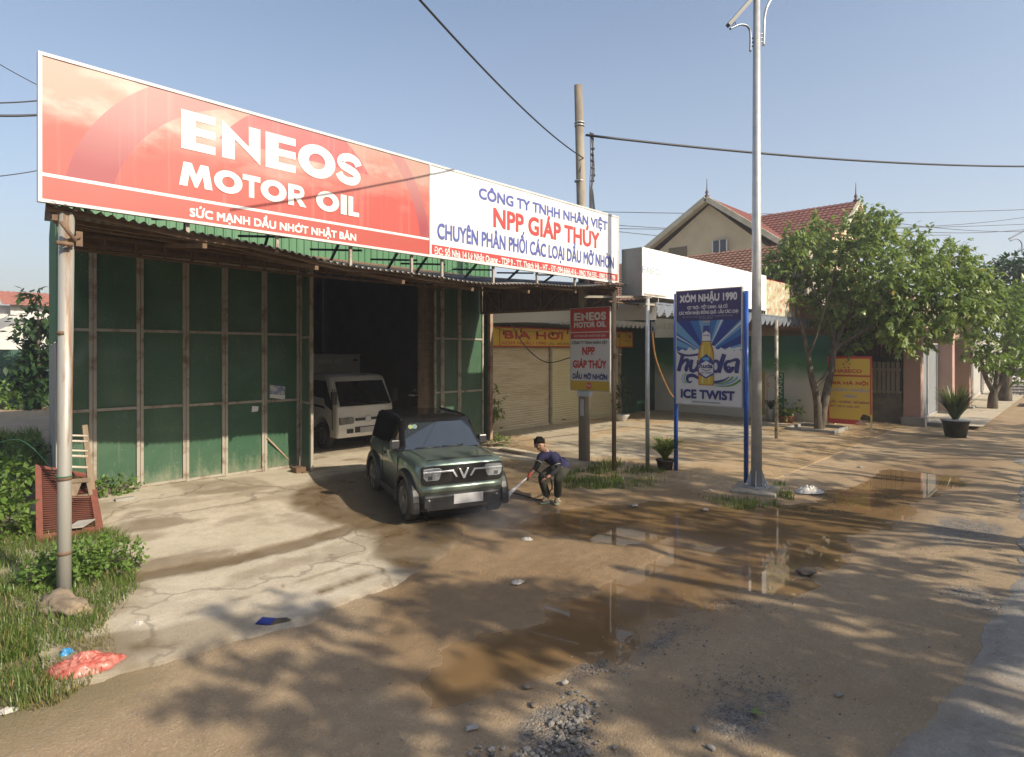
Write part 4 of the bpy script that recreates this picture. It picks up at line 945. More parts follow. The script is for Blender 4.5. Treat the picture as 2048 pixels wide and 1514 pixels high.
# awning on posts
AWN = M('grey_tarpaulin', (.27, .28, .30), .7, c2=(.19, .195, .20), sc_=1.1, amt=.7)
_t = AWN.node_tree; _p = _t.nodes['Principled BSDF']; _tr = _t.nodes.new('ShaderNodeBsdfTranslucent'); _tr.inputs[0].default_value = (.75, .74, .70, 1); _mx = _t.nodes.new('ShaderNodeMixShader'); _mx.inputs[0].default_value = .5
_t.links.new(_p.outputs[0], _mx.inputs[1]); _t.links.new(_tr.outputs[0], _mx.inputs[2]); _t.links.new(_mx.outputs[0], _t.nodes['Material Output'].inputs[0])
aw = thing('awning', 'grey tarpaulin awning with scalloped valances over the beer shop forecourt', 'awning', (16, 7.3, .1))
AX0, AX1, AY0, AY1 = 12.55, 23.6, 7.25, 13.8
b = B(); b.grid(lambda u, v: (AX0 + u * (AX1 - AX0), AY0 + v * (AY1 - AY0), 3.88 + .42 * v - .05 * math.sin(v * 9.4) ** 2 - .02 * math.sin(u * 60) * math.sin(v * 5)), 60, 14); obj('canopy_cloth', b, AWN, aw)
def scallop(y, x0, x1, zt, drop, n, dy=0, arc=.18):
    P = []; Bo = []
    b = B(); k = n * 8
    for i in range(k + 1):
        u = i / k; x = x0 + u * (x1 - x0); t = (i % 8) / 8
        wv = .05 * math.cos(2 * math.pi * u * n) * 1
        P.append((x, y - wv * .2 + dy * u, zt)); Bo.append((x, y - wv * .4 + dy * u, zt - drop - arc * math.sin(math.pi * t if i % 8 else 0)))
    q = b.add(P + Bo)
    for i in range(k): b.face((q + i, q + k + 1 + i, q + k + 2 + i, q + i + 1), 0, True)
    return b
obj('valance', scallop(AY0 + .02, AX0, AX1, 3.92, .16, 30), M('blue_grey_valance', (.20, .235, .29), .7, c2=(.13, .15, .18), sc_=2, amt=.6), aw)
obj('valance', scallop(10.6, AX0 + .5, AX1, 3.72, .10, 40, 0, .12), M('pale_valance', (.50, .50, .47), .7), aw)
b = B()
for q in range(6): x = AX0 + .1 + (AX1 - AX0 - .2) * q / 5; b.bar((x, AY0, 3.80), (x, AY1, 4.22), .05, .05)
b.bar((AX0, AY0 + .1, 3.84), (AX1, AY0 + .1, 3.84), .05, .05); obj('awning_frame', b, STEEL, aw)
b = B(); b.quad((AX0 - .02, AY0, 3.9), (AX0 - .02, AY1, 4.25), (AX0 - .02, AY1, 3.62), (AX0 - .02, AY0, 3.5)); obj('side_flap', b, AWN, aw)
for (px, py, pyt, r) in ((1295, 936, 597, .048), (1553, 878, 640, .052)):
    q = GG(px, py); zt = onY(px, pyt, q.y).z; b = B(); b.tube([(q.x, q.y, 0), (q.x, q.y, zt)], r, 12); obj('post', b, GALV if px < 1400 else M('mottled_pipe', (.46, .42, .34), .6, .2, c2=(.12, .09, .06), sc_=7, amt=.9, lo=.48, hi=.56), aw)
ap = GG(1295, 936)
b = B(); b.bar((ap.x - 1.2, ap.y + .9, 4.0), (ap.x + .1, ap.y - .05, 4.02), .05, .05); b.bar((ap.x - .2, ap.y, 4.07), (ap.x + 7.5, ap.y + .05, 4.1), .05, .05); b.bar((ap.x - .1, ap.y, 3.85), (ap.x + 7.5, ap.y + .05, 3.86), .04, .04)
for k in range(5): b.bar((ap.x + 1.6 * k + .5, ap.y + .02, 3.87), (ap.x + 1.6 * k + .5, ap.y + .02, 4.07), .03, .03)
obj('front_beam', b, STEEL, aw)
# white box sign on the awning
SB = 7.28; bx0 = onY(1285, 540, SB).x; bx1 = 19.3; zb = onY(1285, 591, SB).z; zt = onY(1285, 494, SB).z
bs = thing('box_sign', 'long blank white beer company box sign above the awning', 'sign', ((bx0 + bx1) / 2, SB, zb))
b = B(); b.box(bx0, bx1, SB, SB + .02, zb, zt); obj('sign_face', b, M('bright_white_acrylic', (1.12, 1.12, 1.13), .35, c2=(1.06, 1.06, 1.06), sc_=1, amt=.4), bs)
b = B(); b.box(bx0 - .004, bx1 + .004, SB + .022, SB + .55, zb - .004, zt + .004); b.box(bx0 + 2.02, bx0 + 2.028, SB - .003, SB - .001, zb, zt); obj('sign_case', b, M('grey_sign_case', (.27, .29, .29), .5, c2=(.20, .21, .21), sc_=2, amt=.5), bs)
L = Letters((bx0, SB, zb), (1, 0, 0), (0, 0, 1), (0, -1, 0))
u0, u1 = L.uv(1283.8 + 1, 545)[0], L.uv(1324, 545)[0]; vb_ = L.uv(1290, 546)[1]
L.text('HABECO', u0 + .0, u1, vb_, .15, 0, .03); L.text('Tinh hoa Việt Nam', u0 + .18, u1 - .15, vb_ - .17, .06, 1)
cx = (u0 + u1) / 2; cy = vb_ + .36
for k in range(5):
    a = R_(90 + 72 * k); L.stroke([(cx + .06 * math.cos(a), cy + .06 * math.sin(a)), (cx + .13 * math.cos(a), cy + .13 * math.sin(a))], [.012, .06], 1 if k else 0)
L.done('lettering', [pmat('logo_grey', (.42, .47, .50)), pmat('logo_pale', (.60, .62, .62))], bs)
# faded banner at the end of the white sign
fb = thing('faded_banner', 'sun faded colourful banner between the white box sign and the tree', 'banner', (19.6, 7.3, zb))
b = B(); x0 = 19.32; x1 = onY(1592, 600, 7.3).x; zb2 = onY(1560, 634, 7.3).z
b.grid(lambda u, v: (x0 + u * (x1 - x0), 7.32 + .02 * math.sin(u * 20), zb2 + v * (zt - .1 - zb2)), 20, 10)
m_, t_, p_ = nodes_of('faded_food_print'); co = coord(t_, 'Object')
c = mixc(t_, ramp(t_, noise_n(t_, co, 3.0, 5), .35, .6), (.50, .47, .37), (.38, .36, .22)); c = mixc(t_, ramp(t_, noise_n(t_, co, 6.0, 4), .52, .62), c, (.38, .16, .12)); c = mixc(t_, ramp(t_, noise_n(t_, co, 4.5, 3), .58, .68), c, (.75, .72, .66)); t_.links.new(c, p_.inputs['Base Color'])
obj('cloth', b, m_, fb); b = B(); b.box(x0 - .03, x1 + .03, 7.34, 7.37, zb2 - .16, zb2); b.box(x0, x1, 7.345, 7.365, zt - .12, zt - .08); obj('batten', b, P_RED, fb)
# yellow shop banner over the shutters
YB_ = YS - .16; x0 = onY(984, 670, YB_).x; x1 = onY(1266, 670, YB_).x; zb = onY(1060, 694, YB_).z; zt = onY(1060, 655, YB_).z
yb = thing('shop_banner', 'yellow beer shop banner with red lettering and border above the shutters', 'banner', ((x0 + x1) / 2, YB_, zb))
b = B(); b.box(x0, x1, YB_, YB_ + .04, zb, zt); obj('panel', b, pmat('banner_yellow', (.92, .60, .06)), yb)
L = Letters((x0, YB_, zb), (1, 0, 0), (0, 0, 1), (0, -1, 0)); Wb, Hb = x1 - x0, zt - zb
for r in ((0, Wb, 0, .045), (0, Wb, Hb - .045, Hb), (.33, .37, 0, Hb), (Wb - 1.0, Wb - .96, 0, Hb), (Wb - .05, Wb, 0, Hb)): L.rect(*r, 0)
u = lambda px: L.uv(px, 670)[0]
L.text('BIA HƠI', u(1009), u(1126), Hb * .40, Hb * .40, 0, .06); L.text('XÓM NHẬU 1990', u(1002), u(1092), Hb * .12, Hb * .15, 0, .03); L.text('LẨU - ĐỒ ĐỒNG QUÊ', u(1096), u(1160), Hb * .12, Hb * .11, 1, .03)
L.text('HABECO', Wb - .72, Wb - .22, Hb * .36, Hb * .10, 2); L.stroke([(Wb - .6, Hb * .55), (Wb - .47, Hb * .85), (Wb - .34, Hb * .55)], .03, 2)
L.done('lettering', [P_RED, pmat('banner_brown', (.16, .09, .03)), pmat('banner_dull', (.36, .24, .05))], yb)
# tilted blue tin strip above the banner
b = B(); corrug(b, (x0 - .1, YS - .95, onY(1060, 645, YS - .9).z), (Wb - .2, 0, 0), (0, .75, .42), .12, .012); tag(obj('tin_eave', b, M('weathered_blue_tin', (.24, .29, .32), .45, .3, c2=(.16, .17, .17), sc_=2, amt=.7)), 'weathered blue grey tin eave above the yellow banner', 'eave')
# bulb string
sb_ = thing('string_lights', 'string of small dark bulbs drooping across the yellow banner', 'string lights', (x0, YB_ - .1, zt))
pts = [(x0 + (Wb) * k / 20, YB_ - .12, zt - .05 - .10 * abs(math.sin(k * 1.05))) for k in range(21)]
b = B(); b.tube(pts, .006, 5); obj('wire', b, P_BLACK, sb_)
for k, p in enumerate(pts[1:-1]):
    if k % 2 == 0: b = B(); b.lathe([(.0, -.15), (.028, -.12), (.03, -.08), (.015, -.03), (.012, 0)], p, 8); obj('bulb', b, P_BLACK, sb_)

# ================================================================== PLANTS
def leaf(b, p, d, up, ln, wd, mi=0):
    d = d.normalized(); s = d.cross(up)
    if s.length < 1e-3: s = Vector((1, 0, 0))
    s.normalize(); nn = s.cross(d)
    m = p + d * ln * .45 + nn * ln * .06
    n = b.add([p, m + s * wd * .5 - nn * wd * .12, p + d * ln, m - s * wd * .5 - nn * wd * .12]); b.face((n, n + 1, n + 2, n + 3), mi)
def rv(k=1.0): return Vector((random.uniform(-1, 1), random.uniform(-1, 1), random.uniform(-1, 1))) * k
def rball():
    while True:
        q = rv()
        if q.length <= 1: return q
def cloud(b, c, r, twigs, per, ln, droop=.5, wd=.42, mi=0, shell=.0):
    c = Vector(c); r = Vector(r) if hasattr(r, '__len__') else Vector((r, r, r))
    for _ in range(twigs):
        q = rball()
        if shell and q.length < shell: q = q.normalized() * random.uniform(shell, 1)
        tc = c + Vector((q.x * r.x, q.y * r.y, q.z * r.z)); out = (q + rv(.5)).normalized(); tw = random.uniform(.5, 1.0) * ln * 2.4
        for k in range(per):
            f = random.random(); p = tc + out * tw * (f - .3) + rv(ln * .15)
            d = out * .5 + rv(.8) + Vector((0, 0, -droop)); leaf(b, p, d, Vector((0, 0, 1)) + rv(.5), ln * random.uniform(.65, 1.2), ln * wd * random.uniform(.8, 1.2), mi)
BARK = M('grey_brown_bark', (.085, .065, .045), .95, c2=(.22, .19, .14), sc_=9, amt=.8, bump=.6, bs=25, stretch=(1, 1, .4))
LEAF_A = leafmat('leaf_mid_green', (.145, .225, .058), (.30, .38, .135), (.36, .25, .04), .012); LEAF_B = leafmat('leaf_yellow_green', (.13, .22, .035), (.22, .32, .075)); LEAF_C = leafmat('leaf_dark_green', (.022, .055, .016), (.05, .10, .028))
LEAF_W = leafmat('weed_green', (.10, .19, .03), (.20, .30, .075)); GRASS_G = leafmat('grass_green', (.075, .15, .02), (.16, .23, .05), (.30, .25, .11), .16); GRASS_D = leafmat('grass_dry', (.30, .25, .11), (.16, .19, .05))
def tree(name, label, trunks, blobs, ln, mats, twigs=45, per=9, droop=.5, group=None, base=None):
    t = thing(name, label, 'tree', base, 0, group)
    b = B()
    for path, rs in trunks: b.tube(smooth_path(path, 6), rs, 10)
    obj('trunk', b, BARK, t)
    b = B()
    for (c, r, k) in blobs: cloud(b, c, r, int(twigs * k), per, ln, droop)
    obj('crown', b, mats, t); return t
tb = GG(1637, 859); dt = (tb - CAM).dot(FW)
DP = lambda px, py, k=0: D(px, py, dt + k)
pit = B(); pit.box(tb.x - .9, tb.x + .8, tb.y - .75, tb.y - .65, .02, .20); pit.box(tb.x - .9, tb.x - .8, tb.y - .65, tb.y + .7, .02, .20); pit.box(tb.x + .7, tb.x + .8, tb.y - .65, tb.y + .7, .02, .20); pit.box(tb.x - .9, tb.x + .8, tb.y + .7, tb.y + .8, .02, .20)
tag(obj('tree_kerb', pit, PLAST, bevel=.01), 'low concrete kerb square around the forked tree trunk', 'kerb')
random.seed(11)
blob_px = [(1570, 530, 38), (1620, 500, 42), (1680, 478, 46), (1735, 462, 42), (1700, 540, 58), (1640, 575, 48), (1760, 540, 56), (1820, 530, 50), (1875, 528, 46), (1915, 508, 32), (1850, 600, 56), (1780, 610, 52), (1900, 600, 48), (1935, 640, 38), (1740, 650, 34), (1800, 664, 36), (1860, 668, 32), (1660, 632, 32), (1685, 690, 24), (1562, 590, 32), (1925, 565, 36), (1742, 428, 24), (1640, 452, 18), (1592, 478, 26), (1950, 600, 26), (1962, 560, 26), (1972, 622, 22), (1940, 540, 28), (1700, 600, 40), (1830, 480, 26), (1770, 470, 30)]
blobs = []
for (px, py, r) in blob_px:
    rr = r / FPX * dt; blobs.append((DP(px, py, random.uniform(-1.2, 1.4)), (rr * 1.05, rr * 1.05, rr * .95), (r / 45) ** 2))
limbs = [([tb + Vector((0, 0, -.1)), DP(1634, 800), DP(1622, 750), DP(1616, 712), DP(1600, 640), DP(1575, 560)], [.15, .025]),
         ([tb + Vector((.08, 0, -.1)), DP(1650, 800), DP(1662, 740), DP(1668, 700), DP(1690, 640), DP(1720, 560), DP(1735, 480)], [.155, .025]),
         ([DP(1627, 775), DP(1642, 762), DP(1656, 745)], [.07, .06]),
         ([DP(1668, 700), DP(1720, 665, -.3), DP(1790, 625, -.5), DP(1860, 560, -.4), DP(1905, 520, -.3)], [.08, .02]), ([DP(1668, 700), DP(1740, 685, .5), DP(1830, 650, .7), DP(1920, 620, .8)], [.07, .02]),
         ([DP(1668, 695), DP(1660, 640), DP(1630, 590), DP(1600, 520)], [.06, .02]), ([DP(1690, 640), DP(1740, 600), DP(1790, 540), DP(1820, 490)], [.05, .015]), ([DP(1616, 715), DP(1640, 650, -.4), DP(1660, 580, -.5), DP(1680, 500, -.4)], [.05, .015])]
tree('forked_tree', 'leafy street tree with two forked trunks beside the yellow and red banner', limbs, blobs, .225, LEAF_A, 78, 13, .75, base=tb)
# trees down the street
b2 = GG(1985, 822); d2 = (b2 - CAM).dot(FW); DQ = lambda px, py, k=0: D(px, py, d2 + k)
bl = [(DQ(a, c_, random.uniform(-1, 1)), r / FPX * d2, (r / 40) ** 2) for a, c_, r in ((1960, 650, 34), (2000, 620, 40), (2040, 640, 40), (1980, 700, 38), (2020, 700, 42), (2060, 690, 42), (1950, 690, 22), (2000, 735, 26), (2050, 730, 30), (1995, 590, 26), (2035, 590, 34))]
tree('bushy_tree', 'bright yellow green bushy tree with low forked trunk beyond the snake plant', [([b2 - Vector((0, 0, .1)), DQ(1986, 795), DQ(1990, 782), DQ(2005, 755), DQ(2030, 715)], [.22, .08]), ([DQ(1988, 785), DQ(1972, 755), DQ(1964, 725), DQ(1960, 690)], [.13, .06]), ([DQ(1990, 782), DQ(1994, 745), DQ(1996, 700)], [.12, .06])], bl, .30, LEAF_B, 45, 10, .5, base=b2)
b3 = GG(2010, 806); d3 = (b3 - CAM).dot(FW); DR = lambda px, py, k=0: D(px, py, d3 + k)
bl = [(DR(a, c_, random.uniform(-1, 1)), r / FPX * d3, (r / 40) ** 2) for a, c_, r in ((2020, 560, 40), (2050, 545, 40), (2075, 580, 50), (2015, 610, 36), (2060, 640, 50), (2040, 520, 20))]
tree('dark_tree', 'dark green rounded tree farthest down the street', [([b3 - Vector((0, 0, .1)), DR(2011, 760), DR(2016, 700), DR(2030, 620)], [.32, .2])], bl, .36, LEAF_C, 60, 10, .4, base=b3)
kb = B(); kb.box(b3.x - 2.2, b3.x + .4, b3.y - 1.1, b3.y - .9, b3.z - .1, b3.z + .2); tag(obj('tree_kerb', kb, PLAST), 'long concrete kerb in front of the dark tree trunk', 'kerb')
# big leafy plant behind the garage corner and weeds
random.seed(5)
tl = G(78, 818, .2); dl = (tl - CAM).dot(FW); DS = lambda px, py, k=0: D(px, py, dl + k)
bl = [(DS(a, c_, random.uniform(-.6, .6)), r / FPX * dl, (r / 26) ** 2) for a, c_, r in ((75, 595, 14), (70, 640, 20), (62, 690, 22), (82, 700, 24), (58, 740, 26), (82, 760, 28), (70, 785, 24), (90, 640, 20), (45, 760, 18), (95, 730, 26))]
tree('leafy_shrub', 'tall dark leafy shrub growing against the side of the garage', [([tl, DS(78, 740), DS(76, 620)], [.12, .04])], bl, .42, LEAF_C, 26, 9, .5, base=tl)
def bush(name, label, c, r, n, ln, mat, droop=.2, group=None, per=7, wd=.6):
    b = B(); c = Vector(c)
    for k in range(9):
        a = random.uniform(0, 6.28); b.tube([c + Vector((0, 0, -.05)), c + Vector((math.cos(a) * r[0] * .3, math.sin(a) * r[1] * .3, r[2] * .6)), c + Vector((math.cos(a) * r[0] * .8, math.sin(a) * r[1] * .8, r[2] * random.uniform(.7, 1.3)))], [.012, .004], 4, 1)
    cloud(b, c + Vector((0, 0, r[2] * .8)), r, n, per, ln, droop, wd)
    return tag(obj(name, b, [mat, BARK]), label, 'plant', group)
def GW(px, py): return GG(px, py)
for i, (px, py, r, n, ln, lab) in enumerate((
        (-8, 1085, (.34, .36, .40), 110, .11, 'broad leaved green weed bush in front of the leaning red shutter'),
        (-6, 1000, (.5, .6, .42), 120, .12, 'dense weed bush at the picture edge behind the broad leaved one'),
        (52, 935, (.42, .45, .34), 110, .08, 'fine leaved pale weed bush beside the top of the red shutter'),
        (5, 925, (.8, .6, .28), 120, .10, 'low dark weed bush along the concrete lane behind the shutter'),
        (190, 1150, (.48, .5, .22), 170, .07, 'low bright green weed clump at the foot of the thick canopy post'),
        (118, 1168, (.42, .32, .20), 170, .07, 'leafy weed clump between the canopy post and the rock'),
        (228, 990, (.38, .22, .17), 70, .07, 'small straggly weed at the bottom of the green folding door'),
        (10, 818, (1.6, .8, .5), 120, .2, 'row of bushy weeds in front of the far green fence'))):
    bush('weed_bush', lab, GW(px, py), r, n, ln, LEAF_W if i not in (3,) else LEAF_C)
def grass(name, label, pts_fn, n, hmin, hmax, mat, wdt=.008, spread=.5):
    b = B()
    for _ in range(n):
        x, y = pts_fn(); z = zf(x, y) + (.0); h = random.uniform(hmin, hmax); a = random.uniform(0, 6.28); l = Vector((math.cos(a), math.sin(a), 0)) * h * random.uniform(.1, spread); s = Vector((-math.sin(a), math.cos(a), 0)) * wdt * random.uniform(.7, 1.4)
        p = Vector((x, y, z - .03)); q = p + Vector((0, 0, h * .6)) + l * .4; e = p + Vector((0, 0, h)) + l
        k = b.add([p - s, p + s, q + s * .7, q - s * .7, e]); b.face((k, k + 1, k + 2, k + 3)); b.face((k + 3, k + 2, k + 4))
    o = obj(name, b, mat); o['label'] = label; o['category'] = 'grass'; return struct(o, 'stuff')
def in_poly(poly, clump=2.2, thr=.42):
    xs_ = [p[0] for p in poly]; ys_ = [p[1] for p in poly]
    def fn():
        while True:
            x = random.uniform(min(xs_), max(xs_)); y = random.uniform(min(ys_), max(ys_)); ok = False
            for i in range(len(poly)):
                a, c_ = poly[i], poly[i - 1]
                if (a[1] > y) != (c_[1] > y) and x < (c_[0] - a[0]) * (y - a[1]) / (c_[1] - a[1]) + a[0]: ok = not ok
            if ok and float(fbm(np.float64(x * clump), np.float64(y * clump), 7, 2)) + random.uniform(-.14, .14) > thr: return x, y
    return fn
LP = px_poly([(-60, 1030), (110, 1050), (255, 1080), (275, 1170), (215, 1235), (170, 1270), (60, 1310), (-60, 1340)], .15)
grass('grass_verge', 'long green and dry grass on the bank around the canopy post', in_poly(LP, 2.2, .30), 14000, .05, .21, GRASS_G, .005, .9)
LP2 = px_poly([(-60, 1270), (200, 1215), (240, 1330), (120, 1420), (-60, 1470)], .03)
LP3 = px_poly([(-60, 1330), (120, 1330), (150, 1400), (40, 1440), (-60, 1450)], .02)
grass('verge_grass', 'sparse green grass at the near corner of the verge', in_poly(LP3, 2.4, .50), 1100, .04, .16, GRASS_G, .005, .9)
grass('dry_grass', 'short straw coloured grass at the edge of the dirt road', in_poly(LP2, 3, .42), 3600, .03, .13, GRASS_D, .005)
MP = px_poly([(1120, 975), (1125, 955), (1160, 935), (1240, 928), (1330, 950), (1330, 968), (1180, 978)], .04)
grass('grass_patch', 'green grass patch at the foot of the brown canopy post', in_poly(MP, 2.5, .44), 3400, .04, .22, GRASS_G, .006)
MP = px_poly([(1380, 985), (1470, 1000), (1590, 1000), (1570, 970), (1545, 972), (1560, 1012), (1480, 1018), (1400, 1002)], .0)
grass('grass_tufts', 'thin grass tufts around the lamp post footing', in_poly(MP, 3, .50), 900, .04, .17, GRASS_G, .006)
MP = px_poly([(-40, 880), (80, 880), (100, 1000), (-40, 1040)], .2)
grass('rough_grass', 'rough dark weeds beside the concrete lane', in_poly(MP, 1.5, .40), 2600, .15, .45, GRASS_G, .012)
# strap leaved plant at the billboard, and the snake plant
def blades(b, c, n, h, spread, wd, arch, mi=0):
    c = Vector(c)
    for _ in range(n):
        a = random.uniform(0, 6.28); hh = h * random.uniform(.55, 1.1); sp_ = spread * random.uniform(.15, 1); o = Vector((math.cos(a), math.sin(a), 0)); s = Vector((-math.sin(a), math.cos(a), 0))
        pts = []
        for k in range(7):
            t = k / 6; pts.append((c + o * (.03 + sp_ * t ** 1.5) + Vector((0, 0, hh * (t - arch * t ** 3))), wd * (.75 + .5 * math.sin(math.pi * min(t * 1.2, 1))) * (1 - t ** 3 * .95)))
        q = b.add([p for (m_, w_) in pts for p in (m_ - s * w_ + Vector((0, 0, w_ * .3)), m_ + s * w_ + Vector((0, 0, w_ * .3)))])
        for k in range(6): b.face((q + 2 * k, q + 2 * k + 1, q + 2 * k + 3, q + 2 * k + 2), mi, True)
random.seed(21)
pl = GG(1330, 940); sp_t = thing('strap_leaf_plant', 'spiky strap leaved plant in a dark pot against the blue billboard post', 'plant', pl)
b = B(); b.lathe([(.0, 0), (.15, 0), (.19, .20), (.21, .21), (.21, .24), (.18, .24), (.17, .2), (0, .2)], pl, 20); obj('pot', b, M('dark_pot', (.06, .045, .035), .7), sp_t)
b = B(); blades(b, pl + Vector((0, 0, .22)), 130, .85, .75, .024, .50); obj('leaves', b, leafmat('strap_green', (.12, .19, .03), (.26, .30, .08), (.40, .17, .04), .06), sp_t)
sn = GG(1911, 874); sn_t = thing('snake_plant', 'upright snake plant in a big dark plastic pot at the roadside', 'plant', sn)
b = B(); b.lathe([(0, 0), (.28, 0), (.37, .50), (.40, .51), (.40, .56), (.36, .56), (.34, .48), (0, .48)], sn, 24); obj('pot', b, M('moss_stained_pot', (.035, .04, .03), .6, c2=(.09, .10, .06), sc_=5, amt=.7), sn_t)
b = B(); b.lathe([(.405, .535), (.415, .55), (.405, .565)], sn, 24); obj('rim_tie', b, P_GREY, sn_t)
b = B(); blades(b, sn + Vector((0, 0, .45)), 180, 1.25, .75, .042, .04); obj('leaves', b, leafmat('snake_plant_green', (.07, .11, .04), (.16, .18, .07)), sn_t)
p = GG(1243, 843); pt_ = thing('potted_shrub', 'thin dark shrub in a white bowl pot in front of the green wall', 'plant', p)
b = B(); b.lathe([(0, 0), (.13, 0), (.16, .04), (.30, .24), (.31, .27), (.27, .27), (.24, .2), (0, .2)], p, 24); obj('pot', b, M('white_ceramic', (.62, .62, .60), .3, c2=(.45, .45, .42), amt=.4), pt_)
b = B(); b.tube(smooth_path([p + Vector((0, 0, .2)), p + Vector((.04, 0, .7)), p + Vector((-.02, .05, 1.4))], 4), [.025, .01], 6, 1); cloud(b, p + Vector((0, 0, 1.15)), (.32, .32, .6), 40, 8, .13, .5); obj('foliage', b, [LEAF_C, BARK], pt_)
p = GG(1542, 843); pt_ = thing('potted_plant', 'dark leafed plant in a tall white pot by the painted beer wall', 'plant', p)
b = B(); b.lathe([(0, 0), (.14, 0), (.19, .46), (.20, .48), (.16, .48), (0, .42)], p, 20); obj('pot', b, CACHE['white_ceramic'], pt_)
b = B(); blades(b, p + Vector((0, 0, .45)), 34, .6, .42, .03, .45); obj('leaves', b, LEAF_C, pt_)
p = GG(1574, 846); pt_ = thing('potted_plant', 'bushy plant in a low terracotta pot beside the tall white pot', 'plant', p)
b = B(); b.lathe([(0, 0), (.20, 0), (.27, .26), (.29, .28), (.24, .28), (0, .24)], p, 20); obj('pot', b, M('terracotta', (.25, .09, .05), .8), pt_)
b = B(); cloud(b, p + Vector((.05, 0, .5)), (.42, .35, .25), 40, 8, .16, .4, .6); obj('foliage', b, LEAF_A, pt_)
p = GG(1588, 842); b = B(); b.lathe([(0, 0), (.17, 0), (.18, .25), (.10, .62), (.055, .82), (.06, .95), (0, .95)], p, 16); tag(obj('plastic_bottle', b, M('green_plastic', (.02, .12, .05), .25)), 'big green plastic bottle standing among the pots', 'bottle')
for k, (px, hgt) in enumerate(((1601, .42), (1609, .40), (1617, .44))):
    p = GG(px, 840); b = B(); b.lathe([(0, 0), (.09, 0), (.09, hgt * .8), (.075, hgt * .86), (.075, hgt), (0, hgt)], p, 14)
    tag(obj('glass_jar', b, M('cloudy_jar', (.36, .35, .30), .25, c2=(.2, .16, .08), amt=.6)), 'cloudy glass jar in a row of three by the painted wall', 'jar', 'row of three glass jars')
p = GG(990, 895); b = B(); random.seed(9); cloud(b, onY(992, 806, 12.7), (.16, .16, .42), 26, 8, .13, .6, .55); b.tube([onY(986, 850, 12.7), onY(988, 815, 12.7), onY(990, 790, 12.7)], [.012, .005], 5, 1)
tag(obj('climbing_plant', b, [LEAF_A, BARK]), 'small leafy plant climbing the rusty garage corner post', 'plant')

# ---- trees on the other side of the road: they shade the dirt road
random.seed(31)
def shade_tree(x, y, h, r, dens, lab):
    base = Vector((x, y, 0)); bl = []
    for k in range(15):
        q = rball(); bl.append((base + Vector((q.x * r, q.y * r * .9, h * .66 + q.z * h * .30)), random.uniform(.6, 1.2) * r * .34, random.uniform(.5, 1.4) * dens))
    tree('roadside_tree', lab, [([base, base + Vector((.1, 0, h * .3)), base + Vector((-.2, .1, h * .6))], [.22, .09])] + [([base + Vector((.05, 0, h * .3)), base.lerp(c, .5) + Vector((0, 0, h * .2)), c], [.08, .02]) for c, _, _ in bl[:7]], bl, .27, LEAF_A, 29, 10, .5, 'trees across the road', base)
SHADE = [(5.3, -5.4, 7.4, 1.9, 1.0), (8.7, -5.6, 10.4, 2.5, 1.05), (12.8, -6.0, 10.8, 2.8, 1.1), (17.2, -6.4, 11.0, 3.1, 1.0), (22.5, -6.0, 10.2, 3.2, 1.0), (29, -6.5, 9.4, 3.3, .9)]
for q in SHADE: shade_tree(*q, 'leafy street tree across the road casting dappled shade')

# unseen houses added over the road to hide the low sky from under the canopy
for i, (x0_, wd_, h_) in enumerate(((-16, 11, 6.2), (-3.5, 9, 5.2), (7, 12, 6.6), (20.5, 10, 5.6), (32, 14, 6.4))):
    oh = thing('unseen_house', ('added unseen ochre house over the road, one of a row hiding the low sky', 'added unseen low grey house over the road, hiding the low sky', 'added unseen tall pale house over the road, hiding the low sky', 'added unseen narrow green house over the road, hiding the low sky', 'added unseen long cream house over the road, hiding the low sky')[i], 'house', (x0_, -14, 0), 0, 'unseen houses added to hide the low sky')
    b = B(); b.box(x0_, x0_ + wd_, -22, -14, -.1, h_); wl_ = obj('wall', b, M('opposite_wall_%s' % 'abcde'[i], ((.42, .34, .2), (.35, .35, .34), (.5, .47, .42), (.2, .3, .22), (.5, .44, .32))[i], .9), oh)
    b = B(); b.hexa([(x0_ - .3, -13.6, h_), (x0_ + wd_ + .3, -13.6, h_), (x0_ + wd_ + .3, -22, h_), (x0_ - .3, -22, h_), (x0_ - .3, -17.6, h_ + 1.6), (x0_ + wd_ + .3, -17.6, h_ + 1.6), (x0_ + wd_ + .3, -18, h_ + 1.6), (x0_ - .3, -18, h_ + 1.6)]); obj('roof', b, BROWNT, oh)
    b = B(); b.box(x0_ + wd_ * .3, x0_ + wd_ * .3 + 2.4, -13.97, -13.93, 0, 2.6); obj('door', b, DKG, oh)
# ================================================================== HOUSE BEHIND
HCREAM = M('house_cream', (.80, .66, .44), .9, c2=(.62, .51, .34), sc_=.9, amt=.6); HTRIM = M('house_trim', (.80, .72, .54), .85, c2=(.55, .48, .34), sc_=2, amt=.6); GLASSD = M('dark_window_glass', (.03, .04, .05), .08, spec=.7)
HX = 29.5
apx = onX(1412, 394, HX); re_ = onX(1572, 478, HX); le_ = onX(1256, 532, HX); XE = 40.0
hs = thing('cream_house', 'cream two storey house with red tiled gables behind the beer shop', 'house', (HX, apx.y, 0))
ya, yb2 = le_.y, re_.y; ze = (le_.z + re_.z) / 2
b = B(); b.prism([(0, 0), (ya - yb2 - 1.0, 0), (ya - yb2 - 1.0, ze - .4), (ya - apx.y - .5, apx.z - .35), (0, ze - .4)], (HX + .35, ya - .5, 0), (0, -1, 0), (0, 0, 1), (-1, 0, 0), 0, -(XE - HX - .5)); obj('wall', b, HCREAM, hs)
b = B(); b.box(HX + .2, HX + .348, yb2 + .6, apx.y + 1.0, 5.0, ze - .55); obj('bay', b, HCREAM, hs)
b = B()
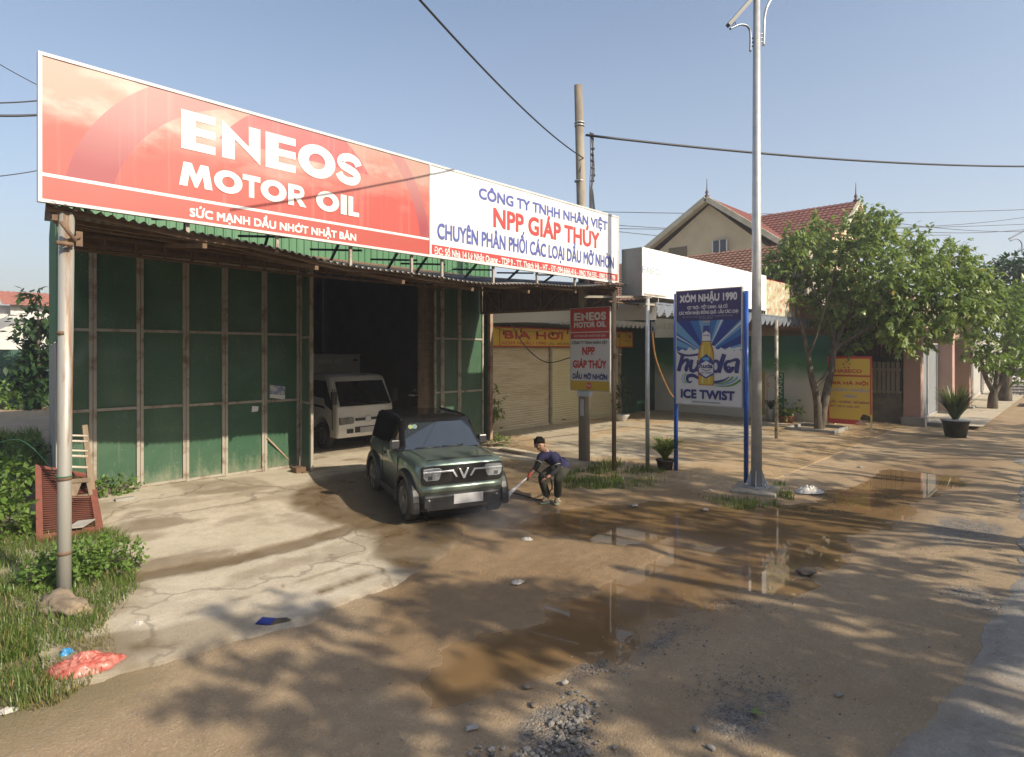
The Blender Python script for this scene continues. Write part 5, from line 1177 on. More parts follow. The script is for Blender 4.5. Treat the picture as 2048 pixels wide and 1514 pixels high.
for (e, sgn) in ((le_, 1), (re_, -1)):
    o_ = Vector((HX, e.y, ze)); 
    du = Vector((XE - HX, 0, 0)) if sgn < 0 else Vector((-(XE - HX), 0, 0)); o_ = o_ if sgn < 0 else o_ + Vector((XE - HX, 0, 0))
    tiles(b, o_, du, Vector((0, apx.y - e.y, apx.z - ze)), .26, .34)
rf = obj('roof', b, REDT, hs)
b = B()
for e in (le_, re_):
    b.bar((HX - .02, e.y, ze - .08), (HX - .02, apx.y, apx.z - .08), .16, .26); b.bar((HX + .18, e.y, ze - .16), (HX + .18, apx.y, apx.z - .16), .5, .06)
obj('bargeboard', b, HTRIM, hs)
b = B(); b.lathe([(.10, 0), (.13, .08), (.05, .16), (.09, .26), (.03, .4), (.012, .95), (0, 1.0)], (HX + .1, apx.y, apx.z), 10); obj('finial', b, M('finial_metal', (.10, .05, .04), .6), hs)
w0, w1 = onX(1427, 482, HX + .2), onX(1453, 513, HX + .2); b = B(); b.box(HX + .17, HX + .198, w1.y, w0.y, w1.z, w0.z); wn = obj('window', b, GLASSD, hs)
b = B()
for (a, c_) in ((w0.y, w0.y + .06), (w1.y - .06, w1.y), ((w0.y + w1.y) / 2 - .025, (w0.y + w1.y) / 2 + .025)): b.box(HX + .14, HX + .168, a, c_, w1.z - .05, w0.z)
b.box(HX + .12, HX + .168, w1.y - .06, w0.y + .06, w1.z - .06, w1.z - .001); obj('frame', b, P_WHITE, wn)
w0, w1 = onX(1338, 497, HX + .34), onX(1374, 520, HX + .34); b = B(); b.box(HX + .30, HX + .345, w1.y, w0.y, w1.z, w0.z); obj('gable_panel', b, M('gable_panel_brown', (.24, .19, .13), .9), hs)  # small darker brown panel on the gable wall
# cross wing
RX2 = 34.6; r0 = onX(1716, 393, RX2); r1 = onX(1520, 441, RX2); zr = (r0.z + r1.z) / 2; EX = 31.6; e0 = onX(1690, 458, EX); zE = e0.z; yf = r0.y
b = B(); tiles(b, (EX, r1.y + .6, zE), (0, -(r1.y + .6 - yf), 0), (RX2 - EX, 0, zr - zE), .26, .34); tiles(b, (2 * RX2 - EX, yf, zE), (0, r1.y + .6 - yf, 0), (EX - RX2, 0, zr - zE), .26, .34); obj('roof', b, REDT, hs)
b = B(); b.prism([(EX + .5, 0), (2 * RX2 - EX - .5, 0), (2 * RX2 - EX - .5, zE - .2), (RX2, zr - .25), (EX + .5, zE - .2)], (0, yf + .5, 0), (1, 0, 0), (0, 0, 1), (0, -1, 0), 0, -(r1.y - yf)); obj('wing_wall', b, HCREAM, hs)
b = B()
for s_ in (EX, 2 * RX2 - EX): b.bar((s_, yf - .02, zE - .08), (RX2, yf - .02, zr - .08), .26, .18)
obj('bargeboard', b, HTRIM, hs)
b = B(); b.bar((EX + .2, yf, zE - .22), (EX + .2, r1.y, zE - .22), .4, .10); obj('eave_board', b, M('red_eave', (.36, .10, .06), .8), hs)
b = B(); b.lathe([(.10, 0), (.13, .08), (.05, .16), (.09, .26), (.03, .4), (.012, .95), (0, 1.0)], (RX2, yf + .1, zr), 10); obj('finial', b, CACHE['finial_metal'], hs)

# boundary wall, pink gate posts, metal gate, building farther along
bw = thing('boundary_wall', 'stained low concrete wall topped with slats and brown tin beside the yellow banner', 'wall', (26.2, 6.0, 0))
b = B(); b.box(26.2, 26.4, 4.95, 7.4, 0, 1.15); obj('wall', b, M('stained_concrete', (.23, .20, .16), .95, c2=(.12, .105, .085), sc_=1.3, amt=.9), bw)
b = B(); b.box(26.22, 26.24, 4.95, 7.4, 1.15, 2.5, 1)
for k in range(16): y = 5.0 + k * .15; b.box(26.15, 26.21, y, y + .11, 1.16, 2.35)
b.box(26.1, 26.148, 4.95, 7.4, 2.02, 2.12); b.box(26.1, 26.148, 4.95, 7.4, 1.2, 1.27); obj('slat_panel', b, [M('cream_slats', (.30, .26, .20), .8, c2=(.19, .16, .12), sc_=3), P_BLACK], bw)
b = B(); corrug(b, (26.3, 7.4, 2.36), (0, -2.45, 0), (0, 0, 1.7), .14, .02); b.box(26.24, 26.3, 5.98, 6.08, 1.2, 4.0); obj('tin_fence', b, M('dark_brown_tin', (.075, .045, .035), .6), bw)
PINK = M('pink_paint', (.56, .36, .30), .8, c2=(.46, .30, .25), sc_=1.5, amt=.6)
def gate_post(x0, x1, y0, y1, h, lab, plinth=False):
    z = zf((x0 + x1) / 2, 7) if x0 > 26.6 else .05; t = thing('gate_post', lab, 'gate post', (x0, y0, z))
    b = B(); b.box(x0, x1, y0, y1, z - .1, h); obj('shaft', b, PINK, t, bevel=.02)
    b = B(); b.box(x0 - .12, x1 + .15, y0 - .15, y1 + .05, z - .1, z + (.28 if plinth else .12)); obj('plinth', b, PLAST, t, bevel=.02)
gate_post(26.25, 26.75, 4.35, 4.90, 4.0, 'nearest pink gate post, standing on a stepped grey plinth', True)
gate_post(31.2, 31.75, 4.05, 4.85, 4.2, 'pink gate post at the far side of the grey metal gate')
gate_post(34.6, 35.2, 3.85, 4.85, 4.2, 'pink post beside the dark porch, under the red sack')
st_ = B(); st_.box(26.5, 27.6, 3.75, 4.3, -.05, .16); tag(obj('concrete_step', st_, PLAST, bevel=.03), 'broken concrete step at the foot of the nearest pink gate post', 'step')
mg = thing('metal_gate', 'tall grey sheet metal double gate between two pink posts', 'gate', (29, 4.6, .1))
b = B(); corrug(b, (26.76, 4.62, .16), (2.2, 0, 0), (0, 0, 2.9), .2, .02); obj('gate_leaf', b, M('grey_gate_paint', (.40, .43, .46), .5, c2=(.33, .33, .33), sc_=2, amt=.5), mg)
b = B(); corrug(b, (28.98, 4.62, .16), (2.2, 0, 0), (0, 0, 2.9), .2, .02); obj('gate_leaf', b, CACHE['grey_gate_paint'], mg)
b = B()
for x in (26.8, 28.95, 31.12): b.box(x - .04, x + .04, 4.55, 4.61, .14, 3.08)
for z in (.14, 3.02): b.box(26.84, 31.08, 4.555, 4.605, z, z + .06)
obj('gate_frame', b, GALV, mg)
pc = thing('pink_house', 'pink fronted house with pale roller door and dark porch beyond the gate', 'house', (33, 5, .1))
b = B(); b.box(31.76, 34.58, 5.0, 5.2, 0, 3.1); obj('roller_door', b, M('pale_roller', (.45, .42, .38), .6, c2=(.36, .33, .30), sc_=1, stretch=(1, 1, 12)), pc)
b = B(); b.box(31.2, 35.3, 4.2, 9, 3.3, 3.75); b.box(27, 44, 5.3, 12, 3.76, 5.2); obj('upper_wall', b, PINK, pc)
b = B(); b.box(36.4, 36.6, 4.0, 9, 0, 3.6); b.box(36.3, 36.395, 4.0, 4.3, 0, 3.6); obj('porch_wall', b, M('dark_render', (.20, .165, .13), .9), pc)
b = B(); b.box(39, 60, 4.6, 9, 0, 3.6); b.box(41, 42.4, 4.55, 4.599, .3, 2.4, 1); b.box(46, 47.2, 4.55, 4.599, .3, 2.4, 1); obj('side_block', b, [M('dull_white_wall', (.50, .48, .45), .9, c2=(.38, .36, .32)), GLASSD], pc)
b = B(); 
q = D(1945, 700, 31.5)
b.grid(lambda u, v: (q.x + (u - .5) * .75 * (1.2 - v * .9) + .06 * math.sin(v * 9 + u * 7), q.y + .25 * math.sin(u * 3.14) * (1 - v), q.z + .45 - v * 1.05 + .12 * math.sin(u * 9)), 10, 10)
tag(obj('red_sack', b, M('red_plastic_sack', (.62, .07, .05), .4, c2=(.72, .20, .15), sc_=6)), 'torn red plastic sack hanging in the branches above the pink post', 'sack')
bb_ = D(2034, 766, 36); by = thing('shop_board', 'black hair cutting shop board with white letters at the picture edge', 'sign', (bb_.x, bb_.y, .1))
b = B(); W4, H4 = 2.6, 1.75; o_ = D(2019, 795, 36)
fd = Vector((-FW.y, FW.x, 0)) * -1
b.prism([(0, 0), (W4, 0), (W4, H4), (0, H4)], o_, RT, (0, 0, 1), -FW, 0, -.08); obj('panel', b, P_BLACK, by)
L = Letters(o_, RT, (0, 0, 1), -FW); L.text('Cắt Tóc', .08, 1.75, .95, .34, 0, .05); L.text('NAM NỮ', .7, 1.6, 1.45, .16, 0, .03)
for k in range(4): L.text(('gội đầu - uốn', 'nhuộm - duỗi', 'chăm sóc', 'da mặt')[k], .15, 1.5, .70 - k * .18, .09, 0)
L.done('lettering', [P_WHITE], by)
b = B()
for k in (0.1, W4 - .1): p = o_ + RT * k + FW * .04; b.bar(p + Vector((0, 0, -1.0)), p + Vector((0, 0, .0)), .06, .06)
obj('leg', b, GALV, by)
# distant lamp
q = D(2044, 470, 52); dl2 = thing('street_lamp', 'distant street lamp arm peeking in at the picture edge', 'street lamp', (D(2052, 700, 52).x, D(2052, 700, 52).y, 0))
b = B(); p0 = D(2052, 470, 52); b.tube([(p0.x, p0.y, 0), (p0.x, p0.y, 16)], [.14, .07], 8); obj('pole_shaft', b, GALVD, dl2)
b = B(); b.bar(D(2018, 478, 52), D(2052, 460, 52), .14, .12); b.tube(smooth_path([D(2020, 482, 52), D(2034, 478, 52), D(2043, 486, 52), D(2044, 505, 52)], 5), .05, 6); obj('lamp_head', b, GALVD, dl2)

# yellow/red free standing banner by the tree
BX = 22.95
a = onX(1655, 713, BX); c_ = onX(1744, 712, BX); a2 = onX(1655, 846, BX); c2_ = onX(1744, 851, BX)
y0, y1 = a.y, c_.y; z0 = max(.25, (a2.z + c2_.z) / 2); z1 = (a.z + c_.z) / 2; W5, H5 = y0 - y1, z1 - z0
sb2 = thing('standing_banner', 'yellow standing banner with red border and torn corner beside the forked tree', 'banner', (BX, (y0 + y1) / 2, .1))
pts = [(0, 0), (W5 * .80, 0), (W5 * .73, H5 * .09), (W5 * .80, H5 * .16), (W5 * .88, H5 * .155), (W5 * .97, H5 * .13), (W5 * .98, 0), (W5, 0), (W5, H5), (0, H5)]
b = B(); b.prism(pts, (BX, y0, z0), ux_, uz_, nx_, -.012, 0); obj('panel', b, pmat('banner_gold', (.88, .60, .075)), sb2)
L = Letters((BX, y0, z0), ux_, uz_, nx_)
for r in ((0, W5 * .045, 0, H5), (W5 * .955, W5, H5 * .16, H5), (0, W5, H5 * .965, H5), (0, W5, H5 * .70, H5 * .725), (0, W5 * .72, 0, H5 * .07)): L.rect(*r, 0)
v5 = lambda f: H5 * (1 - f)
L.text('HABECO', W5 * .17, W5 * .78, v5(.245), H5 * .055, 0, .05); L.text('Tinh hoa Việt Nam', W5 * .25, W5 * .68, v5(.278), H5 * .014, 1)
for k in range(5):
    an = R_(90 + 72 * k); cx, cy = W5 * .44, v5(.13); L.stroke([(cx + .05 * math.cos(an), cy + .05 * math.sin(an)), (cx + .13 * math.cos(an), cy + .13 * math.sin(an))], [.012, .07], 0 if k % 2 else 1)
L.text('BIA HÀ NỘI', W5 * .08, W5 * .92, v5(.42), H5 * .05, 0, .06); L.text('XÓM NHẬU', W5 * .11, W5 * .93, v5(.52), H5 * .045, 2, .07, .15); L.text('1990', W5 * .36, W5 * .66, v5(.61), H5 * .042, 2, .07, .15)
L.text('LẨU - NƯỚNG - ĐỒ ĐỘNG', W5 * .07, W5 * .94, v5(.69), H5 * .03, 3, .04, .1); L.text('ĐT: 0912 638 997', W5 * .07, W5 * .74, v5(.755), H5 * .028, 3, .03)
L.done('lettering', [P_RED, pmat('banner_dull2', (.45, .25, .04)), pmat('pale_lilac', (.52, .46, .50)), pmat('banner_purple', (.40, .08, .12))], sb2)
for yy in (y0 - .05, y1 + .03): b = B(); b.box(BX + .014, BX + .05, yy - .02, yy + .02, 0, z1); obj('leg', b, GALV, sb2)
b = B(); b.prism([(0, 0), (.16, .10), (.34, .02), (.2, -.04)], (BX - .03, y1 + .5, z0 + .05), ux_, uz_, (-.9, 0, .3), 0, .004); obj('torn_flap', b, pmat('flap_pink', (.70, .42, .36)), sb2)

# ================================================================== LEFT BACKGROUND
fy = 37.0
fx0, fx1 = onY(-60, 700, fy).x, onY(110, 700, fy).x
b = B(); corrug(b, (fx0, fy, -.1), (fx1 - fx0 + 6, 0, 0), (0, 0, onY(40, 699, fy).z + .1), .3, .03); tag(obj('metal_fence', b, M('dark_fence_green', (.03, .10, .065), .6)), 'dark green corrugated fence across the lane behind the garage', 'fence')
lh = thing('white_house', 'white house with a red tiled roof rising above the green fence', 'house', (fx0, 36, 0))
b = B(); p0 = onY(-40, 640, 45); p1 = onY(88, 622, 45); b.box(p0.x, p1.x + 8, 45, 53, 0, onY(40, 612, 45).z); obj('wall', b, M('plain_white_wall', (.74, .73, .70), .9), lh)  # plain white wall colour, reused for the gable box and low wall
b = B(); q0 = onY(4, 609, 44.2); q1 = onY(10, 583, 47); tiles(b, (q0.x, 44.2, q0.z), (9, 0, 0), (0, 2.8, q1.z - q0.z), .3, .4); obj('roof', b, M('pinkish_red_tile', (.46, .19, .14), .8), lh)
b = B(); q2 = onY(20, 628, 44.9); q3 = onY(48, 612, 44.9); b.box(q2.x, q3.x + 6, 44.7, 44.99, q2.z - .1, q3.z + .1); b.box(q2.x - .1, q3.x + 6, 44.5, 44.699, q2.z - .3, q2.z - .1); obj('gable_box', b, CACHE['plain_white_wall'], lh)
b = B(); za = onY(40, 655, 41).z; zb = onY(40, 640, 43).z
b.grid(lambda u, v: (fx0 + u * 16, 40.5 + 3 * v, za + (zb - za) * v + .16 * math.sin(u * 60)), 200, 2); obj('lean_roof', b, M('grey_fibro_sheet', (.42, .41, .38), .9), lh)
b = B(); b.box(fx0, fx0 + 16, 40.8, 41.0, 0, za - .25); obj('low_wall', b, CACHE['plain_white_wall'], lh)

# ================================================================== OVERHEAD CABLES
CABM = M('black_cable', (.02, .02, .026), .5)
def cable(a, c_, sag, r, lab, mats=CABM, n=24):
    a, c_ = Vector(a), Vector(c_); b = B(); b.tube([a.lerp(c_, k / n) - Vector((0, 0, sag * 4 * (k / n) * (1 - k / n))) for k in range(n + 1)], r, 6)
    return tag(obj('overhead_cable', b, mats), lab, 'cable')
top_ = Vector((ub.x - .08, ub.y + .07, 0)); ztp = lambda py: CAMH + (700 - py) / FPX * (top_.dot(FW))
cable((top_.x, top_.y - .1, ztp(318)), D(815, -28, 6.0), .16, .014, 'thick black cable sagging from the top of the picture down to the concrete pole')
cable((top_.x + .1, top_.y - .1, ztp(270)), D(2150, 332, 22), .25, .030, 'thick black cable running from the concrete pole past the lamp post')
for i, (a, c_, lab) in enumerate((((-40, 105), (84, 166), 'thin cable slanting down behind the red sign, highest of four'), ((-40, 206), (84, 192), 'black cable behind the red sign, second of four from the top'), ((-40, 230), (84, 221), 'thickest black cable behind the red sign, third of four'), ((-40, 356), (84, 331), 'thin cable behind the red sign, lowest of four'))):
    d0, d1 = 16, 17; a_ = D(a[0], a[1], d0); b_ = D(c_[0], c_[1], d1); e_ = a_ + (b_ - a_) * 2.2; cable(a_, e_, .12, (.012, .02, .034, .014)[i], lab)
for i, (x0_, y0_, x1_, y1_, d0, d1) in enumerate(((1180, 423, 2080, 418, 40, 45), (1225, 450, 1900, 470, 42, 50), (1225, 457, 2080, 447, 42, 50), (1225, 462, 1700, 490, 42, 48), (1760, 455, 2080, 430, 44, 52), (1800, 447, 2080, 462, 44, 52), (1830, 463, 2080, 455, 44, 52))):
    cable(D(x0_, y0_, d0), D(x1_, y1_, d1), .25, .022, ('thin wire crossing the sky above the cream gable', 'thin wire slanting behind the house gable, uppermost of three', 'thin wire in front of the house gable, middle of three', 'thin wire in front of the house gable, lowest of three', 'thin rising wire over the forked tree', 'thin falling wire over the forked tree', 'lowest thin wire over the forked tree')[i])
p0 = onY(1013, 630, 12.2); p1 = onY(1141, 715, 9.3)
b = B(); b.tube(smooth_path([p0, p0.lerp(p1, .3) - Vector((0, 0, .50)), p0.lerp(p1, .65) - Vector((0, 0, .55)), p1], 8), .014, 6); tag(obj('slack_cable', b, CABM), 'slack black cable looping in front of the yellow banner to the pole sign', 'cable')
p0 = onY(1304, 663, 7.6); p1 = onY(1340, 785, 9.5); b = B(); b.tube(smooth_path([p0, onY(1313, 722, 8.2), p1, onY(1352, 796, 10)], 8), .022, 6); tag(obj('orange_cable', b, M('orange_rubber', (.55, .28, .08), .5)), 'orange brown cable hanging from the grey awning post', 'cable')
b = B(); q = onY(1299, 655, 7.45); b.box(q.x - .08, q.x + .1, q.y - .1, q.y + .05, q.z - .13, q.z + .13); b.box(q.x - .05, q.x + .05, q.y - .14, q.y - .101, q.z - .06, q.z + .02); tag(obj('meter_box', b, P_BLACK, bevel=.01), 'small black meter box on the grey awning post', 'box')

# ================================================================== THINGS ON THE GROUND BY THE GARAGE
REDW = M('faded_red_paint', (.30, .095, .065), .8, c2=(.20, .085, .06), sc_=7, amt=.8)
rs = thing('red_shutter', 'faded red slatted wooden shutter leaning on the bank beside the canopy post', 'shutter', GG(140, 1080))
BL, BR = GG(72, 1092), GG(207, 1068); TL, TR = onY(70, 932, 11.9), onY(187, 952, 11.9)
BL = BL + Vector((0, 0, .06)); BR = BR + Vector((0, 0, .06)); nrm = (BR - BL).cross(TL - BL).normalized()
S_ = lambda u, v: BL.lerp(BR, u).lerp(TL.lerp(TR, u), v)
for (u0, u1, v0, v1) in ((0, .10, 0, 1), (.88, 1, 0, 1), (.101, .879, 0, .05), (.101, .879, .95, 1)):
    b = B(); P_ = [S_(u0, v0), S_(u1, v0), S_(u1, v1), S_(u0, v1)]; b.hexa([p - nrm * .03 for p in P_] + [p + nrm * .03 for p in P_]); obj('frame_board', b, REDW, rs)
b = B(); P_ = [S_(.1, .05), S_(.9, .05), S_(.9, .95), S_(.1, .95)]; b.hexa([p - nrm * .05 for p in P_] + [p - nrm * .042 for p in P_]); obj('backing', b, M('red_brown_gap_shade', (.13, .05, .035), .9), rs)  # dark board added behind the slats, its colour gives the gaps their shade
for k in range(30):
    v = .055 + .89 * k / 30; a, c_ = S_(.101, v), S_(.879, v); a2_, c2_ = S_(.101, v + .0245), S_(.879, v + .0245); up = nrm * -.012
    b = B(); P_ = [a - up, c_ - up, c2_ + up * 1.5, a2_ + up * 1.5]; b.hexa(P_ + [p + nrm * .012 for p in P_]); obj('slat', b, REDW, rs)
b = B(); q = S_(.62, .07) + nrm * .06; b.hexa([q + Vector(p) for p in ((-.16, -.1, 0), (.02, -.16, 0), (.22, .12, .01), (.02, .14, .02), (-.16, -.1, .015), (.02, -.16, .015), (.22, .12, .025), (.02, .14, .035))]); tag(obj('broken_board', b, M('grey_board', (.50, .47, .43), .8)), 'broken pale board lying on the low end of the red shutter', 'board')
WOOD = M('weathered_wood', (.33, .25, .17), .85, c2=(.18, .135, .09), sc_=5, amt=.8, stretch=(1, 1, .2))
tr_ = thing('wooden_trestle', 'old grey wooden trestle with white rungs standing on the red shutter', 'trestle', onY(165, 1000, 11.2))
yt = 11.25
b = B(); b.bar(onY(169, 850, yt), onY(180, 962, yt), .07, .07); b.bar(onY(182, 930, yt + .1), onY(186, 1000, yt + .1), .05, .06); obj('upright', b, WOOD, tr_)
b = B(); b.bar(onY(118, 862, yt), onY(122, 1000, yt), .05, .05); obj('upright', b, WOOD, tr_)
for (py, r) in ((872, .016), (883, .018), (902, .016), (913, .022), (935, .02)): b = B(); b.tube([onY(116, py - 2, yt - .03), onY(175, py, yt - .03)], r, 8); obj('rung', b, M('bone_white', (.66, .61, .52), .6, c2=(.45, .38, .3), amt=.6), tr_)
b = B(); b.hexa([onY(140, 958, yt - .1), onY(182, 955, yt - .1), onY(182, 955, yt + .25), onY(140, 958, yt + .25), onY(141, 966, yt - .1), onY(182, 964, yt - .1), onY(182, 964, yt + .25), onY(141, 966, yt + .25)])
b.hexa([onY(140, 966, yt - .08), onY(163, 966, yt - .08), onY(150, 1000, yt - .16), onY(141, 1002, yt - .16), onY(140, 966, yt - .05), onY(163, 966, yt - .05), onY(150, 1000, yt - .12), onY(141, 1002, yt - .12)]); b.bar(onY(176, 965, yt - .1), onY(181, 990, yt - .14), .05, .05); b.bar(onY(145, 996, yt - .12), onY(183, 990, yt - .12), .05, .06); obj('seat_box', b, WOOD, tr_)
b = B(); p = GG(252, 1002); b.box(p.x - .16, p.x + .12, p.y - .05, p.y + .06, p.z - .03, p.z + .06); tag(obj('loose_brick', b, PLAST, bevel=.008), 'loose grey brick in the weeds at the green door', 'brick')
b = B(); b.rock(GG(128, 1226) + Vector((0, 0, .07)), .27, (1.2, .7, .45), 3, 4); tag(obj('rock', b, M('sandy_rock', (.36, .28, .19), .95, c2=(.22, .17, .12), sc_=6, amt=.8, bump=.6, bs=18)), 'large sandy brown rock in the grass below the canopy post', 'rock')
def crumple(name, label, c, rx, ry, h, mat, seed, cat, rot=0.0):
    b = B(); rnd = random.Random(seed); n = 26
    def fn(u, v):
        a = u * 2 * math.pi; r = v; k = 1 + .28 * mnoise.noise(Vector((math.cos(a) * 1.3, math.sin(a) * 1.3, seed)))
        x, y = math.cos(a) * r * rx * k, math.sin(a) * r * ry * k
        z = h * (1 - r ** 2.2) * (.5 + .9 * abs(mnoise.noise(Vector((x * 5 / rx * .35, y * 5 / ry * .35, seed * 2.2))))) + h * .30 * (1 - r ** 3) * (1 - abs(mnoise.noise(Vector((x * 4.2 / rx, y * 4.2 / ry, seed + 3)))) * 3) + .010 * mnoise.noise(Vector((x * 34, y * 34, seed)))
        return (c[0] + x * math.cos(rot) - y * math.sin(rot), c[1] + x * math.sin(rot) + y * math.cos(rot), c[2] + .012 + z)
    b.grid(fn, 64, n); return tag(obj(name, b, mat), label, cat)
crumple('plastic_sack', 'crumpled red plastic sack lying in the dry roadside grass', GG(165, 1340), .30, .19, .12, M('red_film', (.50, .11, .08), .4, c2=(.62, .30, .24), sc_=14, amt=.8), 2, 'sack', -.3)
crumple('plastic_bag', 'crumpled white plastic bag on the mud beside the lamp footing', GG(1617, 985), .30, .17, .11, M('white_film', (.72, .68, .62), .4), 5, 'bag', -.7)
crumple('plastic_scrap', 'bright blue plastic scrap beside the red sack', GG(131, 1312), .07, .045, .06, M('blue_film', (.05, .30, .62), .35), 8, 'litter', .4)
p = GG(548, 1248); b = B(); b.prism([(-.16, -.07), (.0, -.09), (.0, .05), (-.15, .08)], p + Vector((0, 0, .03)), RT, FW, (0, 0, 1), 0, .008); b.prism([(.0, -.09), (.05, -.06), (.17, .02), (.10, .07), (.0, .05)], p + Vector((0, 0, .03)), RT, FW, (0, 0, 1), 0, .007, 1); tag(obj('foil_packet', b, [M('packet_blue', (.03, .05, .28), .35), M('packet_dark', (.09, .08, .07), .4, c2=(.2, .17, .12), sc_=20)]), 'flattened blue packet lying on the concrete edge', 'litter')
for i, (px, py, s_, lab) in enumerate(((1270, 1012, .10, 'white litter scrap beside the puddle, nearest the grass patch'), (1410, 1020, .10, 'pale stone at the puddle rim near the lamp footing'), (1055, 1080, .13, 'crumpled pale scrap in the mud in front of the car'), (1035, 1166, .12, 'white paper scrap half sunk in the mud'), (1420, 981, .09, 'small white scrap in front of the blue posts'), (275, 1250, .10, 'white rubble piece on the concrete edge by the dry grass'), (15, 1425, .09, 'white crumpled scrap at the verge corner'), (1720, 935, .10, 'white scrap on the muddy forecourt edge'))):
    p = GG(px, py); p.z = max(p.z, WL); crumple('litter_scrap', lab, p, s_ * .75, s_ * .5, s_ * .22, M('pale_scrap', (.60, .56, .50), .7, c2=(.40, .35, .28), amt=.6), i + 20, 'litter', i)
br = thing('broom', 'wooden broom handle leaning on the open bay end of the green doors', 'broom', onY(588, 940, 11.75))
b = B(); b.tube([onY(535, 876, YD - .06), GG(589, 936) + Vector((0, 0, .05))], .017, 8); obj('handle', b, M('pale_wood', (.52, .38, .24), .6), br)
b = B(); q = GG(598, 946); b.box(q.x - .12, q.x + .10, q.y - .12, q.y + .14, q.z - .02, q.z + .13); b.box(q.x - .02, q.x + .16, q.y - .2, q.y - .125, q.z - .02, q.z + .04); obj('brush', b, M('brown_bristle', (.15, .09, .05), .9, c2=(.26, .16, .09), sc_=30), br, bevel=.01)
b = B(); random.seed(4); p = GG(992, 892)
for k in range(26): q = p + Vector((random.uniform(-.5, .6), random.uniform(-.35, .35), random.uniform(.02, .10))); b.tube([q - RT * random.uniform(.2, .5), q + rv(.05) + Vector((0, 0, .06)), q + RT * random.uniform(.2, .5) + rv(.12)], .010, 4)
cloud(b, p + Vector((.05, 0, .1)), (.42, .25, .10), 40, 7, .12, .3, .5, 1); tag(obj('brush_pile', b, [WOOD, LEAF_A]), 'heap of cut twigs and leaves behind the green car', 'brush pile')
b = B(); q0, q1 = GG(1000, 903), GG(1046, 910); b.bar(q0 + Vector((0, 0, .06)), q1 + Vector((0, 0, .05)), .16, .035); tag(obj('plank', b, M('new_plank', (.50, .37, .22), .7)), 'pale wooden plank lying behind the man', 'plank')

# pebbles and gravel
STONE = leafmat('gravel_stone', (.16, .155, .145), (.40, .375, .34)); 
def stones(name, label, fn, n, smin, smax, mat=None):
    b = B()
    for k in range(n):
        x, y = fn(); s_ = smin + (smax - smin) * random.random() ** 3; b.rock((x, y, max(zf(x, y), -.01) + s_ * .25), s_, (1, .8, .6), random.uniform(0, 90), 1)
    o = obj(name, b, mat or STM); o['label'] = label; o['category'] = 'gravel'; return struct(o, 'stuff')
STM, t_, p_ = nodes_of('mixed_stones'); g_ = t_.nodes.new('ShaderNodeNewGeometry'); t_.links.new(mixc(t_, g_.outputs['Random Per Island'], (.10, .095, .085), (.29, .265, .23)), p_.inputs['Base Color']); p_.inputs['Roughness'].default_value = .85
random.seed(77)
def gauss_px(px, py, sx_, sy_):
    def fn(): q = G(random.gauss(px, sx_), random.gauss(py, sy_)); return q.x, q.y
    return fn
def mix_fn(*f):
    def fn(): return random.choice(f)()
    return fn
stones('gravel_heap', 'spilled pale gravel stones on the dirt road', mix_fn(gauss_px(1150, 1450, 22, 24), gauss_px(1130, 1480, 34, 20), gauss_px(1060, 1505, 55, 10), gauss_px(1160, 1418, 22, 16)), 270, .012, .034)
stones('gravel_edge', 'fine dark gravel along the puddle edge', mix_fn(gauss_px(1300, 1290, 40, 12), gauss_px(1370, 1255, 40, 10), gauss_px(1220, 1335, 30, 10), gauss_px(1470, 1210, 50, 8)), 420, .006, .016)
def road_pt():
    while True:
        q = G(random.uniform(150, 2048), random.uniform(1000, 1514) ** 1); 
        return q.x, q.y
stones('loose_gravel', 'scattered small pebbles over the dirt road', mix_fn(road_pt, gauss_px(1900, 1080, 110, 70), gauss_px(1960, 1180, 60, 50), gauss_px(1500, 1400, 90, 40), gauss_px(1480, 1370, 60, 20)), 1700, .004, .012)
for i, (px, py, s_, lab) in enumerate(((1610, 1148, .09, 'flat brown stone on the dirt beyond the puddle'), (1393, 1460, .03, 'pale grey cobble on the road at the bottom'), (1677, 1391, .028, 'pale cobble near the asphalt edge'), (1422, 1497, .028, 'whitish cobble at the very bottom of the road'), (1130, 1367, .03, 'white stone near the puddle tip'), (1055, 1375, .032, 'dark grey stone near the puddle tip'), (1066, 1412, .03, 'grey stone between puddle tip and gravel heap'), (945, 1458, .04, 'chalky white lump on the dirt road'))):
    p = G(px, py); b = B(); b.rock((p.x, p.y, s_ * .3), s_, (1.3, .8, .45), i * 3 + 1, 3); tag(obj('stone', b, M('stone_%d' % (i % 3), ((.36, .33, .29), (.22, .20, .18), (.48, .46, .42))[0 if i in (1, 2, 3) else (1 if i in (0, 5, 6) else 2)], .9, c2=(.2, .17, .14), sc_=20) if False else M(('stone_buff', 'stone_dark', 'stone_pale')[0 if i in (1, 2, 3) else (1 if i in (0, 5, 6) else 2)], ((.36, .33, .29), (.20, .16, .125), (.50, .47, .42))[0 if i in (1, 2, 3) else (1 if i in (0, 5, 6) else 2)], .9, sc_=20)), lab, 'stone')
b = B(); p = G(1492, 1428); leaf(b, p + Vector((0, 0, .02)), Vector((.4, -.9, .1)), Vector((.2, 0, 1)), .16, .07); leaf(b, p + Vector((.03, -.03, .015)), Vector((.9, -.2, .05)), Vector((0, .2, 1)), .11, .05); tag(obj('fallen_leaf', b, LEAF_A), 'green fallen leaf on the dirt road', 'leaf')
